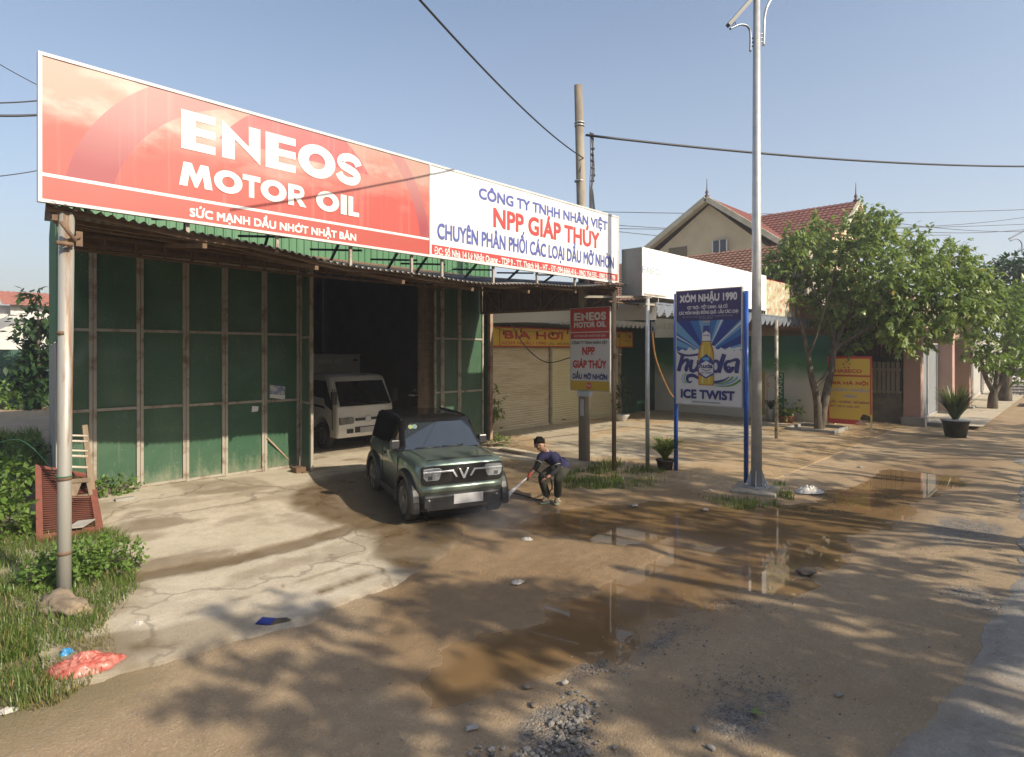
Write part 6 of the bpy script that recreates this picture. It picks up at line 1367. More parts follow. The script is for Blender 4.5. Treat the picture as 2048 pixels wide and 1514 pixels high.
b = B(); pts = [GG(-30, 905) + Vector((0, 0, .1)), onY(60, 876, 9.0), Vector((LPX - .08, YC + .0, 1.43))]; b.tube(smooth_path([D(-40, 900, 8), D(40, 880, 7.5), Vector((LPX - .05, YC, 1.45))], 6), .005, 5); b.tube([(LPX + .071 * math.cos(k * .524), YC + .05 + .071 * math.sin(k * .524), 1.445) for k in range(13)], .006, 5); tag(obj('twine', b, M('green_twine', (.05, .22, .12), .7)), 'green twine tied round the thick canopy post', 'twine')

# ================================================================== GREEN CAR
def carpaint(name, c, c2, flake=.35):
    m, t, p = nodes_of(name); lw = t.nodes.new('ShaderNodeLayerWeight'); lw.inputs[0].default_value = .35
    c_ = mixc(t, lw.outputs['Facing'], c, c2)
    n_ = noise_n(t, coord(t), 2.5, 5, .65); sep = t.nodes.new('ShaderNodeSeparateXYZ'); t.links.new(coord(t), sep.inputs[0])
    low = ramp(t, math_n(t, 'ADD', sep.outputs[2], math_n(t, 'MULTIPLY', n_, .35)), .45, .85, (1, 1, 1, 1), (0, 0, 0, 1))
    c_ = mixc(t, math_n(t, 'MULTIPLY', low, .35), c_, (.22, .16, .10))
    t.links.new(c_, p.inputs['Base Color']); p.inputs['Metallic'].default_value = flake; p.inputs['Roughness'].default_value = .32; p.inputs['Coat Weight'].default_value = .9; p.inputs['Coat Roughness'].default_value = .04; return m
GREENP = carpaint('sage_green_paint', (.105, .150, .125), (.19, .24, .205), .5); BLACKP = M('gloss_black', (.012, .012, .013), .16, coat=.5); CLAD = M('black_cladding', (.011, .013, .017), .45, c2=(.045, .042, .038), sc_=4, amt=.5)
GLASSW = M('windscreen_glass', (.035, .045, .055), .04, spec=1.0, coat=1.0); GLASSB = M('black_glass', (.008, .008, .010), .04, spec=.6); TYRE = M('tyre_rubber', (.022, .021, .02), .8, c2=(.09, .07, .05), sc_=6, amt=.6); ALLOY = M('alloy', (.38, .37, .34), .4, .7, c2=(.22, .19, .15), sc_=5); CHROME = M('chrome', (.82, .84, .87), .25, .4); LAMPW = M('lamp_lens', (.50, .53, .54), .15, .25, coat=.8, c2=(.24, .26, .27), sc_=16, amt=.7)
cf, cr = GG(811, 1043), GG(756, 985); fwd = (cf - cr); fwd.z = 0; fwd.normalize(); rgt = Vector((fwd.y, -fwd.x, 0)); WBH = 1.0375
mid = (cf + cr) / 2; mid = cf - fwd * WBH - rgt * .775 if True else mid
cz = (zf(mid.x, mid.y) + zf(cf.x, cf.y)) / 2 + .005
car = thing('parked_car', 'small boxy green car with black roof being hosed down in front of the garage', 'car', (mid.x, mid.y, cz), math.atan2(fwd.y, fwd.x) - math.pi / 2)
def csec(y, zb, wb, wm, wt, zm, zt, cr_=.02):
    h = [(0, zb), (wb * .85, zb), (wb, zb + .05), (wm, zm), (wm + .012, zm + .16), (wt + .02, zt - .10), (wt - .015, zt - .03), (wt - .07, zt), (wt * .5, zt + cr_), (0, zt + cr_)]
    return [(x, y, z) for x, z in h] + [(-x, y, z) for x, z in h[-2:0:-1]]
ST = [(1.575, .50, .60, .655, .63, .64, .90), (1.56, .44, .66, .70, .675, .63, .945), (1.50, .40, .70, .735, .715, .62, .985), (1.36, .36, .72, .75, .735, .62, 1.00), (1.05, .30, .735, .765, .745, .62, 1.025), (.62, .28, .745, .77, .75, .62, 1.05), (.2, .27, .745, .775, .755, .62, 1.055), (-.6, .27, .745, .775, .76, .62, 1.06), (-1.15, .32, .74, .775, .76, .62, 1.07), (-1.42, .40, .73, .76, .745, .62, 1.06), (-1.55, .46, .70, .73, .715, .62, 1.04), (-1.58, .52, .64, .69, .67, .64, .98)]
b = B(); b.loft([csec(*s) for s in ST][::-1]); body = obj('body', b, GREENP, car, True)
# wheel arch cut-outs
for sy in (WBH, -WBH):
    c_ = B(); c_.tube([(-1.2, sy, .335), (1.2, sy, .335)], .41, 28, sm=False); co_ = obj('arch_cut', c_, CLAD, car, True); md = body.modifiers.new('cut', 'BOOLEAN'); md.object = co_; md.operation = 'DIFFERENCE'; md.solver = 'EXACT'
bpy.context.view_layer.update(); baked(body)
for o in [o for o in col.objects if o.name.startswith('arch_cut')]: bpy.data.objects.remove(o)
b = B(); b.box(-.62, .62, -1.45, 1.45, .24, .5); b.box(-.58, .58, -.6, .75, .5, .9)
for sy in (WBH, -WBH): b.tube([(-.45, sy, .40), (.45, sy, .40)], .40, 20, sm=False)
obj('underbody', b, M('underbody_black', (.012, .012, .012), .9), car, True)
# greenhouse
def gsec(z, yf_, yr_, wf, wr):
    P = [(wf * .94, yf_), (wf, yf_ - .06), (wr, yr_ + .10), (wr * .93, yr_)]
    return [(x, y, z) for x, y in P] + [(-x, y, z) for x, y in P[::-1]]
b = B(); b.loft([gsec(1.03, .66, -1.53, .735, .735), gsec(1.10, .62, -1.53, .725, .725), gsec(1.46, .27, -1.44, .64, .65), gsec(1.525, .20, -1.40, .615, .625), gsec(1.555, .10, -1.32, .55, .56), gsec(1.57, -.05, -1.2, .40, .42)], sm=False)
obj('cabin', b, BLACKP, car, True, bevel=.02)
wsq = lambda u, v: Vector(((u - .5) * 2 * (.655 - .085 * v), .668 - .405 * v + .018 * (1 - (2 * u - 1) ** 2), 1.062 + .40 * v))
b = B(); b.grid(wsq, 16, 8); ws = obj('windscreen', b, GLASSW, car, True)
b = B()
def on_ws(u, v, r, mi, k=.006):
    n = 22; b2_ = [wsq(u + r * math.cos(6.2832 * i / n) / 1.3, v + r * 1.0 * math.sin(6.2832 * i / n) / .59) + Vector((0, k, k)) for i in range(n)]; q = b.add(b2_); b.face([q + i for i in range(n)][::-1], mi)
on_ws(.915, .84, .048, 0); on_ws(.915, .84, .033, 1, .008); on_ws(.855, .84, .048, 0, .009); on_ws(.855, .84, .033, 2, .011)
obj('sticker', b, [M('sticker_rim', (.30, .38, .24), .5), M('sticker_yellow', (.36, .36, .12), .5), M('sticker_blue', (.13, .27, .36), .5)], ws, True)
b = B(); pts = [wsq(.22, .06) + Vector((0, .012, .012)), wsq(.36, .03) + Vector((0, .015, .012)), wsq(.52, .04) + Vector((0, .014, .012))]; b.tube(pts, .008, 5); pts = [wsq(.55, .03) + Vector((0, .012, .012)), wsq(.72, .02) + Vector((0, .015, .012)), wsq(.88, .03) + Vector((0, .014, .012))]; b.tube(pts, .008, 5); obj('wiper', b, P_BLACK, car, True)
for s in (1, -1):
    g = lambda y, z: Vector((s * ((.738 - (z - 1.03) * .195) + .004), y, z))
    b = B(); P_ = [g(.50, 1.09), g(.22, 1.46), g(-.28, 1.47), g(-.28, 1.09)]; (b.quad(*P_) if s < 0 else b.quad(*P_[::-1])); obj('side_window', b, GLASSB, car, True)
    b = B(); P_ = [g(-.36, 1.09), g(-.36, 1.47), g(-1.28, 1.45), g(-1.36, 1.09)]; (b.quad(*P_) if s < 0 else b.quad(*P_[::-1])); obj('side_window', b, GLASSB, car, True)
    b = B(); b.tube(smooth_path([(s * .60, .20, 1.52), (s * .585, -.1, 1.555), (s * .58, -.7, 1.565), (s * .585, -1.2, 1.55), (s * .60, -1.40, 1.50)], 5), .022, 8); obj('roof_rail', b, BLACKP, car, True)
    # mirror
    b = B(); b.box(s * .80 - .075, s * .80 + .075, .42, .53, 1.06, 1.22); b.bar((s * .70, .47, 1.10), (s * .80, .47, 1.10), .05, .04); obj('mirror', b, M('mirror_grey', (.045, .045, .05), .35, coat=.3), car, True, bevel=.03)
    # cladding: arches, sill, mud flap
    for sy in (WBH, -WBH):
        b = B(); rings = []
        for k in range(21):
            a = R_(-14 + 208 * k / 20); ca, sa = math.cos(a), math.sin(a); ro = .50 + .03 * max(0, abs(math.cos(a)) - .7)
            def pt(r, x): return (s * x, sy + r * ca, .335 + r * sa)
            rings.append([pt(.372, .70), pt(.372, .825), pt(.39, .842), pt(ro - .03, .835), pt(ro, .80), pt(ro, .70)])
        b.loft(rings if s < 0 else [r[::-1] for r in rings], sm=False); obj('arch_flare', b, CLAD, car, True, bevel=.008)
    b = B(); b.box(min(s * .70, s * .80), max(s * .70, s * .80), -.56, .56, .235, .355); obj('sill', b, CLAD, car, True, bevel=.02)
    b = B(); b.box(min(s * .66, s * .79), max(s * .66, s * .79), WBH - .43, WBH - .41, .14, .40); obj('mud_flap', b, P_BLACK, car, True)
    b = B(); sx_ = lambda z: s * (.780 if z < .9 else .772)
    for y in (.60, -.42): b.box(min(s * .772, s * .789), max(s * .772, s * .789), y - .005, y + .005, .37, .98)
    obj('door_gap', b, P_BLACK, car, True)
    b = B(); b.box(min(s * .77, s * .805), max(s * .77, s * .805), -.36, -.20, .885, .925); obj('door_handle', b, P_BLACK, car, True, bevel=.01)
# face
RR = lambda x0, x1, z0, z1, r: [(x1 - r + r * math.cos(R_(a)), z1 - r + r * math.sin(R_(a))) for a in (0, 30, 60, 90)] + [(x0 + r + r * math.cos(R_(a)), z1 - r + r * math.sin(R_(a))) for a in (90, 120, 150, 180)] + [(x0 + r * 1.6 + r * 1.6 * math.cos(R_(a)), z0 + r * 1.6 + r * 1.6 * math.sin(R_(a))) for a in (180, 210, 240, 270)] + [(x1 - r * 1.6 + r * 1.6 * math.cos(R_(a)), z0 + r * 1.6 + r * 1.6 * math.sin(R_(a))) for a in (270, 300, 330, 360)]
FO = (0, 0, 0); fx, fzv, fn_ = (1, 0, 0), (0, 0, 1), (0, 1, 0)
b = B(); b.prism(RR(-.69, .69, .645, .935, .05), FO, fx, fzv, fn_, 1.50, 1.595); gr_ = obj('grille', b, M('grille_black', (.010, .010, .011), .35, bump=.6, bs=90), car, True, bevel=.006)
for s in (1, -1):
    b = B(); P_ = [(.62, .70), (.66, .76), (.66, .895), (.60, .905), (.40, .905), (.36, .875), (.40, .72), (.43, .70)]; P_ = [(s * a, c_) for a, c_ in P_]; P_ = P_ if s > 0 else P_[::-1]
    P_ = [(a * 1.0, .715 + (c_ - .70) * .93) for a, c_ in P_]; b.prism(P_, FO, fx, fzv, fn_, 1.585, 1.612); hl = obj('headlight', b, LAMPW, car, True, bevel=.008)
    b = B(); b.box(s * .555 - .035, s * .555 + .035, 1.612, 1.618, .735, .79); obj('lamp_cell', b, M('lamp_cell', (.10, .11, .12), .2), hl, True)
    b = B(); P_ = [(.665, .835), (.665, .860), (.17, .860), (.10, .745), (.135, .745), (.19, .835)]; P_ = [(s * a, c_) for a, c_ in P_]; P_ = P_ if s > 0 else P_[::-1]
    b.prism(P_, FO, fx, fzv, fn_, 1.596, 1.624); obj('light_bar', b, CHROME, car, True, bevel=.004)
b = B(); b.prism([(-.085, .875), (-.055, .875), (0, .765), (.055, .875), (.085, .875), (.015, .715), (-.015, .715)], FO, fx, fzv, fn_, 1.596, 1.628); obj('badge', b, CHROME, car, True, bevel=.004)
b = B(); zz = [(.20, 1.50, .66), (.24, 1.575, .70), (.36, 1.60, .725), (.47, 1.60, .735), (.50, 1.56, .73)]
rg = []
for z, y, w_ in zz: rg.append([(-w_ - .075, 1.20, z), (-w_ - .05, y - .20, z), (-w_ + .10, y, z), (w_ - .10, y, z), (w_ + .05, y - .20, z), (w_ + .075, 1.20, z), (.5, 1.18, z), (-.5, 1.18, z)])
b.loft(rg, sm=False); obj('bumper', b, CLAD, car, True, bevel=.02)
b = B(); rg = []
for z, y, w_ in ((.50, 1.555, .70), (.515, 1.600, .715), (.55, 1.618, .72), (.60, 1.612, .715), (.635, 1.585, .70), (.645, 1.55, .69)):
    rg.append([(-w_ - .03, 1.25, z), (-w_ - .02, y - .16, z), (-w_ + .06, y - .03, z), (-w_ + .2, y, z), (w_ - .2, y, z), (w_ - .06, y - .03, z), (w_ + .02, y - .16, z), (w_ + .03, 1.25, z)])
b.loft(rg, sm=True); obj('front_lip', b, GREENP, car, True)
b = B(); b.box(-.60, .60, 1.598, 1.606, .255, .36); b.box(.50, .64, 1.57, 1.608, .30, .42); b.box(-.64, -.50, 1.57, 1.608, .30, .42); obj('bumper_inlet', b, P_BLACK, car, True)
for s in (1, -1): b = B(); b.lathe([(.022, 0), (.022, .036), (0, .036)], (s * .57, 1.578, .41), 12, axis='y'); obj('fog_lamp', b, M('fog_lens', (.2, .21, .22), .15, coat=.6), car, True)
b = B(); b.box(-.33, .17, 1.61, 1.622, .325, .475); obj('number_plate', b, M('plate_white', (.56, .56, .58), .5), car, True, bevel=.004)
b = B()
for s in (1, -1): b.tube([(s * .56, 1.40, 1.025), (s * .58, 1.0, 1.047), (s * .62, .66, 1.066)], .006, 4, cap=False)
b.tube([(-.56, 1.46, 1.004), (0, 1.475, 1.028), (.56, 1.46, 1.004)], .006, 4); obj('bonnet_gap', b, P_BLACK, car, True)
def wheel(x, y, r, wd, parent, spokes=6, rim=.68):
    b = B(); s = 1 if x > 0 else -1
    b.lathe([(r * rim, -wd / 2), (r * .93, -wd / 2), (r, -wd / 2 + .03), (r, wd / 2 - .03), (r * .93, wd / 2), (r * rim, wd / 2)], (x, y, r), 36, axis='x'); 
    wh = obj('wheel', b, TYRE, parent, True)
    b = B(); b.lathe([(r * rim, -wd / 2 + .02), (r * rim, wd / 2 - .005 if s > 0 else -wd / 2 + .02)], (x, y, r), 30, axis='x'); xf = s * wd / 2
    b.lathe([(r * rim, xf), (r * (rim - .07), xf + s * .004), (r * (rim - .09), xf - s * .03)], (x, y, r), 36, axis='x')
    b.lathe([(r * (rim - .08), xf - s * .06), (0, xf - s * .06)], (x, y, r), 30, 1, axis='x')
    for k in range(spokes):
        a = 2 * math.pi * k / spokes
        for da in (-.13, .13):
            b.bar((x + xf - s * .012, y + r * .12 * math.cos(a), r + r * .12 * math.sin(a)), (x + xf - s * .004, y + r * (rim - .05) * math.cos(a + da), r + r * (rim - .05) * math.sin(a + da)), .022, .04)
    b.lathe([(r * .2, xf - s * .04), (r * .2, xf), (r * .15, xf + s * .008), (0, xf + s * .008)], (x, y, r), 16, axis='x')
    obj('rim', b, [ALLOY, P_BLACK], wh, True); return wh
for s in (1, -1):
    for sy in (WBH, -WBH): wheel(s * .72, sy, .335, .19, car)

# ================================================================== DELIVERY TRUCK in the open bay
TXc = 8.90; TYf = 13.65
trk = thing('delivery_truck', 'white delivery truck parked nose out inside the dark garage bay', 'truck', (TXc, TYf, zf(TXc, YD) + .03), math.pi)
TRW = M('truck_white', (1.0, .98, .93), .3, c2=(.80, .74, .65), sc_=2.5, amt=.5, coat=.5)
def tsec(x, k):
    P = [(-.02, .36), (.0, .52), (-.01, .78), (-.05, 1.13), (-.40 - .02, 1.80), (-.50, 1.90), (-.66, 1.945), (-1.55, 1.95), (-1.62, 1.90), (-1.64, .60), (-1.2, .50), (-.5, .36)]
    return [(x, y - (k if y > -.55 else 0), z - (k * .8 if z > 1.7 else 0)) for y, z in P]
b = B(); b.loft([tsec(x, k) for x, k in ((-.86, .10), (-.835, .03), (-.70, .0), (-.3, -.015), (.3, -.015), (.70, .0), (.835, .03), (.86, .10))], sm=False); cab = obj('cab', b, TRW, trk, True)
c_ = B(); c_.tube([(-1.2, -.86, .40), (1.2, -.86, .40)], .46, 28, sm=False); co_ = obj('arch_cut', c_, TRW, trk, True); md = cab.modifiers.new('cut', 'BOOLEAN'); md.object = co_; md.solver = 'EXACT'; bpy.context.view_layer.update(); baked(cab); bpy.data.objects.remove(co_)
md = cab.modifiers.new('bevel', 'BEVEL'); md.width = .025; md.segments = 3; md.limit_method = 'ANGLE'; md.angle_limit = R_(25)
wq = lambda u, v: Vector(((u - .5) * 2 * (.77 - .05 * v), -.045 - .352 * v + .02 * (1 - (2 * u - 1) ** 4), 1.16 + .62 * v))
b = B(); b.grid(wq, 14, 6); obj('windscreen', b, GLASSB, trk, True)
b = B(); b.tube([wq(.06, .03) + Vector((0, .02, .01)), wq(.40, .12) + Vector((0, .02, .01))], .009, 5); b.tube([wq(.5, .03) + Vector((0, .02, .01)), wq(.84, .12) + Vector((0, .02, .01))], .009, 5); obj('wiper', b, P_BLACK, trk, True)
for s in (1, -1):
    b = B(); x = s * .868; P_ = [(x, -.28, 1.16), (x, -.30, 1.06), (x, -.62, 1.18), (x, -.68, 1.34), (x, -1.42, 1.38), (x, -1.42, 1.80), (x, -.60, 1.80)]
    b.prism([(p[1], p[2]) for p in P_], (s * .858, 0, 0), (0, 1, 0), (0, 0, 1), (s, 0, 0), 0, .012); obj('side_window', b, GLASSB, trk, True)
    b = B(); b.box(x - .012, x + .012, -.26, -.25, .55, 1.6); b.box(x - .02, x + .02, -1.38, -1.24, 1.02, 1.12); b.prism([(-.62, 1.06), (-.70, 1.14), (-1.2, 1.17), (-1.2, 1.12), (-.75, 1.09)], (s * .858, 0, 0), (0, 1, 0), (0, 0, 1), (s, 0, 0), 0, .012); obj('side_trim', b, P_BLACK, trk, True)
    b = B(); b.box(s * .93 - .07, s * .93 + .07, -.12, -.04, 1.22, 1.55); b.bar((s * .84, -.2, 1.6), (s * .93, -.08, 1.5), .02, .02); obj('mirror', b, P_BLACK, trk, True, bevel=.02)
    b = B(); P_ = [(.81, .70), (.82, .88), (.45, .88), (.40, .84), (.42, .71)]; P_ = [(s * a, c2_) for a, c2_ in P_]; P_ = P_ if s > 0 else P_[::-1]; b.prism(P_, FO, fx, fzv, fn_, -.03, .03); obj('headlight', b, M('truck_lens', (.42, .42, .40), .12, .3, c2=(.15, .15, .15), sc_=22, amt=.8), trk, True, bevel=.01)
    b = B(); b.box(s * .52 - .09, s * .52 + .09, -.02, .022, .47, .58); obj('bumper_inlet', b, P_BLACK, trk, True)
b = B(); b.box(-.36, .36, -.02, .03, .77, .84); b.box(-.38, .38, -.02, .026, .47, .62); obj('grille', b, P_BLACK, trk, True)
b = B(); b.lathe([(.085, .03), (.085, .045), (.07, .045)], (0, 0, .80), 20, axis='y'); b.lathe([(.06, .03), (.03, .04), (0, .04)], (0, 0, .80), 20, axis='y'); obj('badge', b, CHROME, trk, True)
b = B(); b.box(-.24, .24, .03, .038, .46, .60); obj('number_plate', b, CACHE['plate_white'], trk, True)
b = B(); b.box(-.88, .88, -4.8, -1.75, .78, 2.44); b.box(-.9, .9, -4.8, -1.72, 2.441, 2.475); b.box(-.9, .9, -4.8, -1.72, .74, .779); bxo = obj('cargo_box', b, M('box_white', (.50, .50, .47), .5, c2=(.38, .37, .34), sc_=1.5, amt=.5), trk, True)
b = B()
for s in (1, -1): b.box(s * .72 - .07, s * .72 + .07, -1.75, -1.735, 2.28, 2.34)
obj('marker_lamp', b, M('marker_red', (.10, .01, .01), .3), bxo, True)
L = Letters((.88, -1.745, .78), (-1, 0, 0), (0, 0, 1), (0, 1, 0)); L.text('NHÂN VIỆT', .45, 1.22, 1.43, .14, 0, .02); L_o = obj('lettering', L.b, pmat('box_silver', (.72, .72, .70)), bxo, True)
b = B(); b.box(-.4, .4, -4.6, -.3, .36, .66); obj('chassis', b, P_BLACK, trk, True)
for s in (1, -1):
    wheel(s * .74, -.86, .36, .20, trk, 8, .60); wheel(s * .70, -3.5, .36, .28, trk, 8, .60)

# ================================================================== MOTORBIKE inside
mb_p = onY(822, 800, 14.6); mbk = thing('motorbike', 'dark motorbike with a helmet on its mirror, parked inside the garage behind the green car', 'motorbike', (mb_p.x, 14.6, zf(mb_p.x, YD) + .03), R_(200))
for yy in (.62, -.62):
    b = B(); b.lathe([(.22, -.05), (.29, -.045), (.30, 0), (.29, .045), (.22, .05)], (0, yy, .30), 26, axis='x'); wh = obj('wheel', b, TYRE, mbk, True)
    b = B(); b.lathe([(.22, -.02), (.05, -.03), (.05, .03), (.22, .02)], (0, yy, .30), 20, axis='x'); obj('rim', b, ALLOY, wh, True)
MBR = M('dark_red_fairing', (.12, .012, .012), .25, coat=.5)
b = B(); b.loft([[(x * w_, y, z + dz) for x, dz in ((-1, 0), (-.8, .12), (0, .17), (.8, .12), (1, 0), (.7, -.14), (0, -.18), (-.7, -.14))] for y, z, w_ in ((.42, .72, .10), (.30, .70, .15), (.0, .60, .13), (-.4, .62, .14), (-.85, .78, .07))]); obj('fairing', b, MBR, mbk, True)
b = B(); b.loft([[(x * w_, y, z + dz) for x, dz in ((-1, 0), (-.7, .05), (.7, .05), (1, 0), (.6, -.06), (-.6, -.06))] for y, z, w_ in ((.10, .78, .10), (-.2, .80, .14), (-.6, .84, .14), (-.8, .88, .08))]); obj('seat', b, P_BLACK, mbk, True)
b = B(); b.tube([(0, .62, .30), (0, .46, .72), (0, .40, 1.0)], .035, 8); b.tube(smooth_path([(-.36, .30, 1.02), (-.15, .40, 1.03), (0, .42, 1.0), (.15, .40, 1.03), (.36, .30, 1.02)], 4), .016, 6); obj('handlebar', b, P_BLACK, mbk, True)
for s in (1, -1): b = B(); b.tube([(s * .25, .36, 1.03), (s * .30, .38, 1.22)], .008, 5); b.lathe([(0, -.01), (.07, -.01), (.07, .01), (0, .01)], (s * .30, .38, 1.25), 12, axis='y'); obj('mirror', b, P_BLACK, mbk, True)
b = B(); b.rock((0, .50, .88), .10, (1.2, .7, 1), 1, 3); obj('headlight', b, LAMPW, mbk, True)
hm = D(827, 790, mb_p.dot(FW) - .6); b = B(); b.lathe([(.125, -.07), (.135, 0), (.12, .07), (.08, .115), (0, .13)], hm, 20); hmt = tag(obj('helmet', b, BLACKP), 'dark riding helmet hung on the motorbike mirror', 'helmet')
b = B(); b.lathe([(.136, -.012), (.139, 0), (.134, .014)], hm, 20); b.tube([hm + Vector((0, 0, .12)), hm + Vector((.05, -.05, .15))], .03, 6, 1); obj('visor_band', b, [P_WHITE, M('lime_green', (.25, .60, .05), .5)], hmt)

# ================================================================== MAN WITH THE HOSE
fp = GG(1112, 1004); dpn = (fp - CAM).dot(FW); gz = fp.z
Q = lambda cx, cy, k=0.0: D(1000 + cx / 9.461, 860 + cy / 9.461, dpn + k)
def skin(name, nodes, edges, mats, parent=None, sub=2, root=0):
    me = bpy.data.meshes.new(name); keys = list(nodes); ix = {k: i for i, k in enumerate(keys)}
    me.from_pydata([tuple(nodes[k][0]) for k in keys], [(ix[a], ix[c]) for a, c in edges], [])
    for m_ in (mats if isinstance(mats, list) else [mats]): me.materials.append(m_)
    o = link_mesh(name, me, parent)
    md = o.modifiers.new('skin', 'SKIN'); md.use_smooth_shade = True
    for i, k in enumerate(keys):
        sv = me.skin_vertices[0].data[i]; r = nodes[k][1]; sv.radius = r if isinstance(r, tuple) else (r, r); sv.use_root = (i == root)
    ms = o.modifiers.new('sub', 'SUBSURF'); ms.levels = sub; ms.render_levels = sub
    bpy.context.view_layer.update(); baked(o); return o
SKIN = M('skin', (.46, .26, .17), .55, c2=(.40, .21, .13), sc_=8, amt=.4); SHIRT = M('navy_polo', (.022, .021, .085), .85, c2=(.015, .014, .055), sc_=5, bump=.2, bs=30); TROUS = M('dark_olive_trousers', (.040, .041, .026), .9, c2=(.026, .026, .017), sc_=4, bump=.25, bs=20); SLEEVE = M('black_sleeve', (.012, .012, .013), .85); HAIR = M('black_hair', (.010, .008, .007), .95, spec=.1, c2=(.02, .016, .013), sc_=30)
J = {'pelvis': (Q(1185, 690, .12), .115), 'waist': (Q(1080, 590, .06), .105), 'chest': (Q(950, 480, -.04), .115), 'neckb': (Q(868, 420, -.12), .062), 'neck': (Q(820, 372, -.18), .052), 'head0': (Q(775, 345, -.23), .078), 'head1': (Q(752, 285, -.25), .098), 'head2': (Q(752, 225, -.24), .082),
     'shR': (Q(770, 490, -.20), .060), 'elR': (Q(705, 670, -.32), .042), 'wrR': (Q(622, 790, -.40), .030), 'paR': (Q(578, 842, -.43), .034),
     'shL': (Q(1020, 510, -.20), .062), 'elL': (Q(1105, 735, -.30), .043), 'wrL': (Q(925, 880, -.42), .031), 'paL': (Q(868, 908, -.45), .035),
     'hipR': (Q(1120, 700, .02), .095), 'knR': (Q(775, 885, -.20), .060), 'anR': (Q(905, 1235, -.05), .040), 'toR': (Q(800, 1275, -.16), .032),
     'hipL': (Q(1205, 745, .10), .095), 'knL': (Q(1095, 930, -.27), .062), 'anL': (Q(1092, 1300, -.05), .041), 'toL': (Q(1058, 1385, -.20), .033)}
E = [('pelvis', 'waist'), ('waist', 'chest'), ('chest', 'neckb'), ('neckb', 'neck'), ('neck', 'head0'), ('head0', 'head1'), ('head1', 'head2'), ('chest', 'shR'), ('shR', 'elR'), ('elR', 'wrR'), ('wrR', 'paR'), ('chest', 'shL'), ('shL', 'elL'), ('elL', 'wrL'), ('wrL', 'paL'), ('pelvis', 'hipR'), ('hipR', 'knR'), ('knR', 'anR'), ('anR', 'toR'), ('pelvis', 'hipL'), ('hipL', 'knL'), ('knL', 'anL'), ('anL', 'toL')]
for t in ('R', 'L'):   # feet on the ground
    for k in ('an', 'to'):
        p, r = J[k + t]; p = Vector(p); g_ = zf(p.x, p.y); p.z = g_ + (.085 if k == 'an' else .045); J[k + t] = (p, r)
man = skin('person', J, E, SKIN)
tag(man, 'crouching man in navy polo and dark trousers hosing the green car', 'person')
hc = J['head1'][0]; face = (Q(700, 330, -.45) - hc).normalized(); hup = (J['head2'][0] - J['head0'][0]).normalized(); hs_ = face.cross(hup).normalized(); face = hup.cross(hs_)
# face details, ears and fingers joined to the same mesh
x_ = B()
x_.tube([hc + face * .085 + hup * .015, hc + face * .112 - hup * .022], [.008, .014], 8)
x_.tube([hc + face * .094 - hup * .062 - hs_ * .022, hc + face * .098 - hup * .062, hc + face * .094 - hup * .062 + hs_ * .022], .006, 6)
for s in (1, -1): x_.rock(hc + hs_ * (.094 * s) - hup * .01 - face * .005, .030, (.4, .8, 1.1), s + 2, 2)
def fingers(pa, wr, curl, side):
    d = (pa - wr).normalized(); s = d.cross(curl).normalized() * side; n = s.cross(d)
    for k in range(4):
        l = (.075, .083, .078, .062)[k]; o_ = pa + d * .02 + s * (.026 - .0175 * k); x_.tube([o_ - d * .01, o_ + d * l * .45 + curl * .004, o_ + d * l * .75 + curl * l * .38, o_ + d * l * .70 + curl * l * .72], [.0095, .009, .0085, .007], 6)
    o_ = pa - d * .015 + s * .03; x_.tube([o_, o_ + s * .028 + d * .02 + curl * .01, o_ + s * .026 + d * .05 + curl * .03], [.011, .010, .008], 6)
fingers(J['paR'][0], J['wrR'][0], Vector((0, 0, -1)), -1); fingers(J['paL'][0], J['wrL'][0], Vector((0, 0, -1)), -1)
bm = bmesh.new(); bm.from_mesh(man.data); me2 = bpy.data.meshes.new('tmp'); me2.from_pydata(x_.v, [], x_.f); bm.from_mesh(me2); bm.to_mesh(man.data); bm.free(); bpy.data.meshes.remove(me2)
man.data.polygons.foreach_set('use_smooth', [True] * len(man.data.polygons))
for s in (1, -1): b = B(); b.rock(hc + face * .086 + hs_ * (.034 * s) + hup * .02, .011, (1, 1, .7), 1, 2); obj('eye', b, M('eye_dark', (.03, .02, .015), .2), man)
b = B()
bmh = bmesh.new(); bmesh.ops.create_uvsphere(bmh, u_segments=28, v_segments=18, radius=1); n0 = 0; vs = []
for v in bmh.verts:
    d = v.co; p = hs_ * d.x + face * d.y + hup * d.z; k = .102 + .018 * mnoise.noise(d * 3.2) + .028 * max(0, d.z) ** 2 + .010 * mnoise.noise(d * 9) + .006 * mnoise.noise(d * 14)
    vs.append(hc + hup * .022 - face * .010 + p * k)
q = b.add(vs)
for f in bmh.faces:
    cc = f.calc_center_median()
    if cc.z > -.08 - .7 * max(0, -cc.y) + .62 * max(0, cc.y): b.face([q + v.index for v in f.verts], 0, True)
bmh.free(); obj('hair', b, HAIR, man)
G_ = lambda k, e: (J[k][0], J[k][1] + e)
mid_ = lambda a, c, t: J[a][0].lerp(J[c][0], t)
skin('polo_shirt', {'p': (J['pelvis'][0] + Vector((0, 0, -.01)) + (J['pelvis'][0] - J['waist'][0]) * .12, .142), 'w': G_('waist', .025), 'c': G_('chest', .022), 'n': (J['neckb'][0].lerp(J['chest'][0], .15), .070), 'r': G_('shR', .018), 'r2': (mid_('shR', 'elR', .66), .066), 'l': G_('shL', .020), 'l2': (mid_('shL', 'elL', .66), .070)}, [('p', 'w'), ('w', 'c'), ('c', 'n'), ('c', 'r'), ('r', 'r2'), ('c', 'l'), ('l', 'l2')], SHIRT, man, root=1)
for a, c in (('shR', 'elR'), ('shL', 'elL')): p0, p1 = mid_(a, c, .66), mid_(a, c, .69); b = B(); b.tube([p0, p1], .066 if a == 'shR' else .069, 18); obj('sleeve_trim', b, P_WHITE, man)
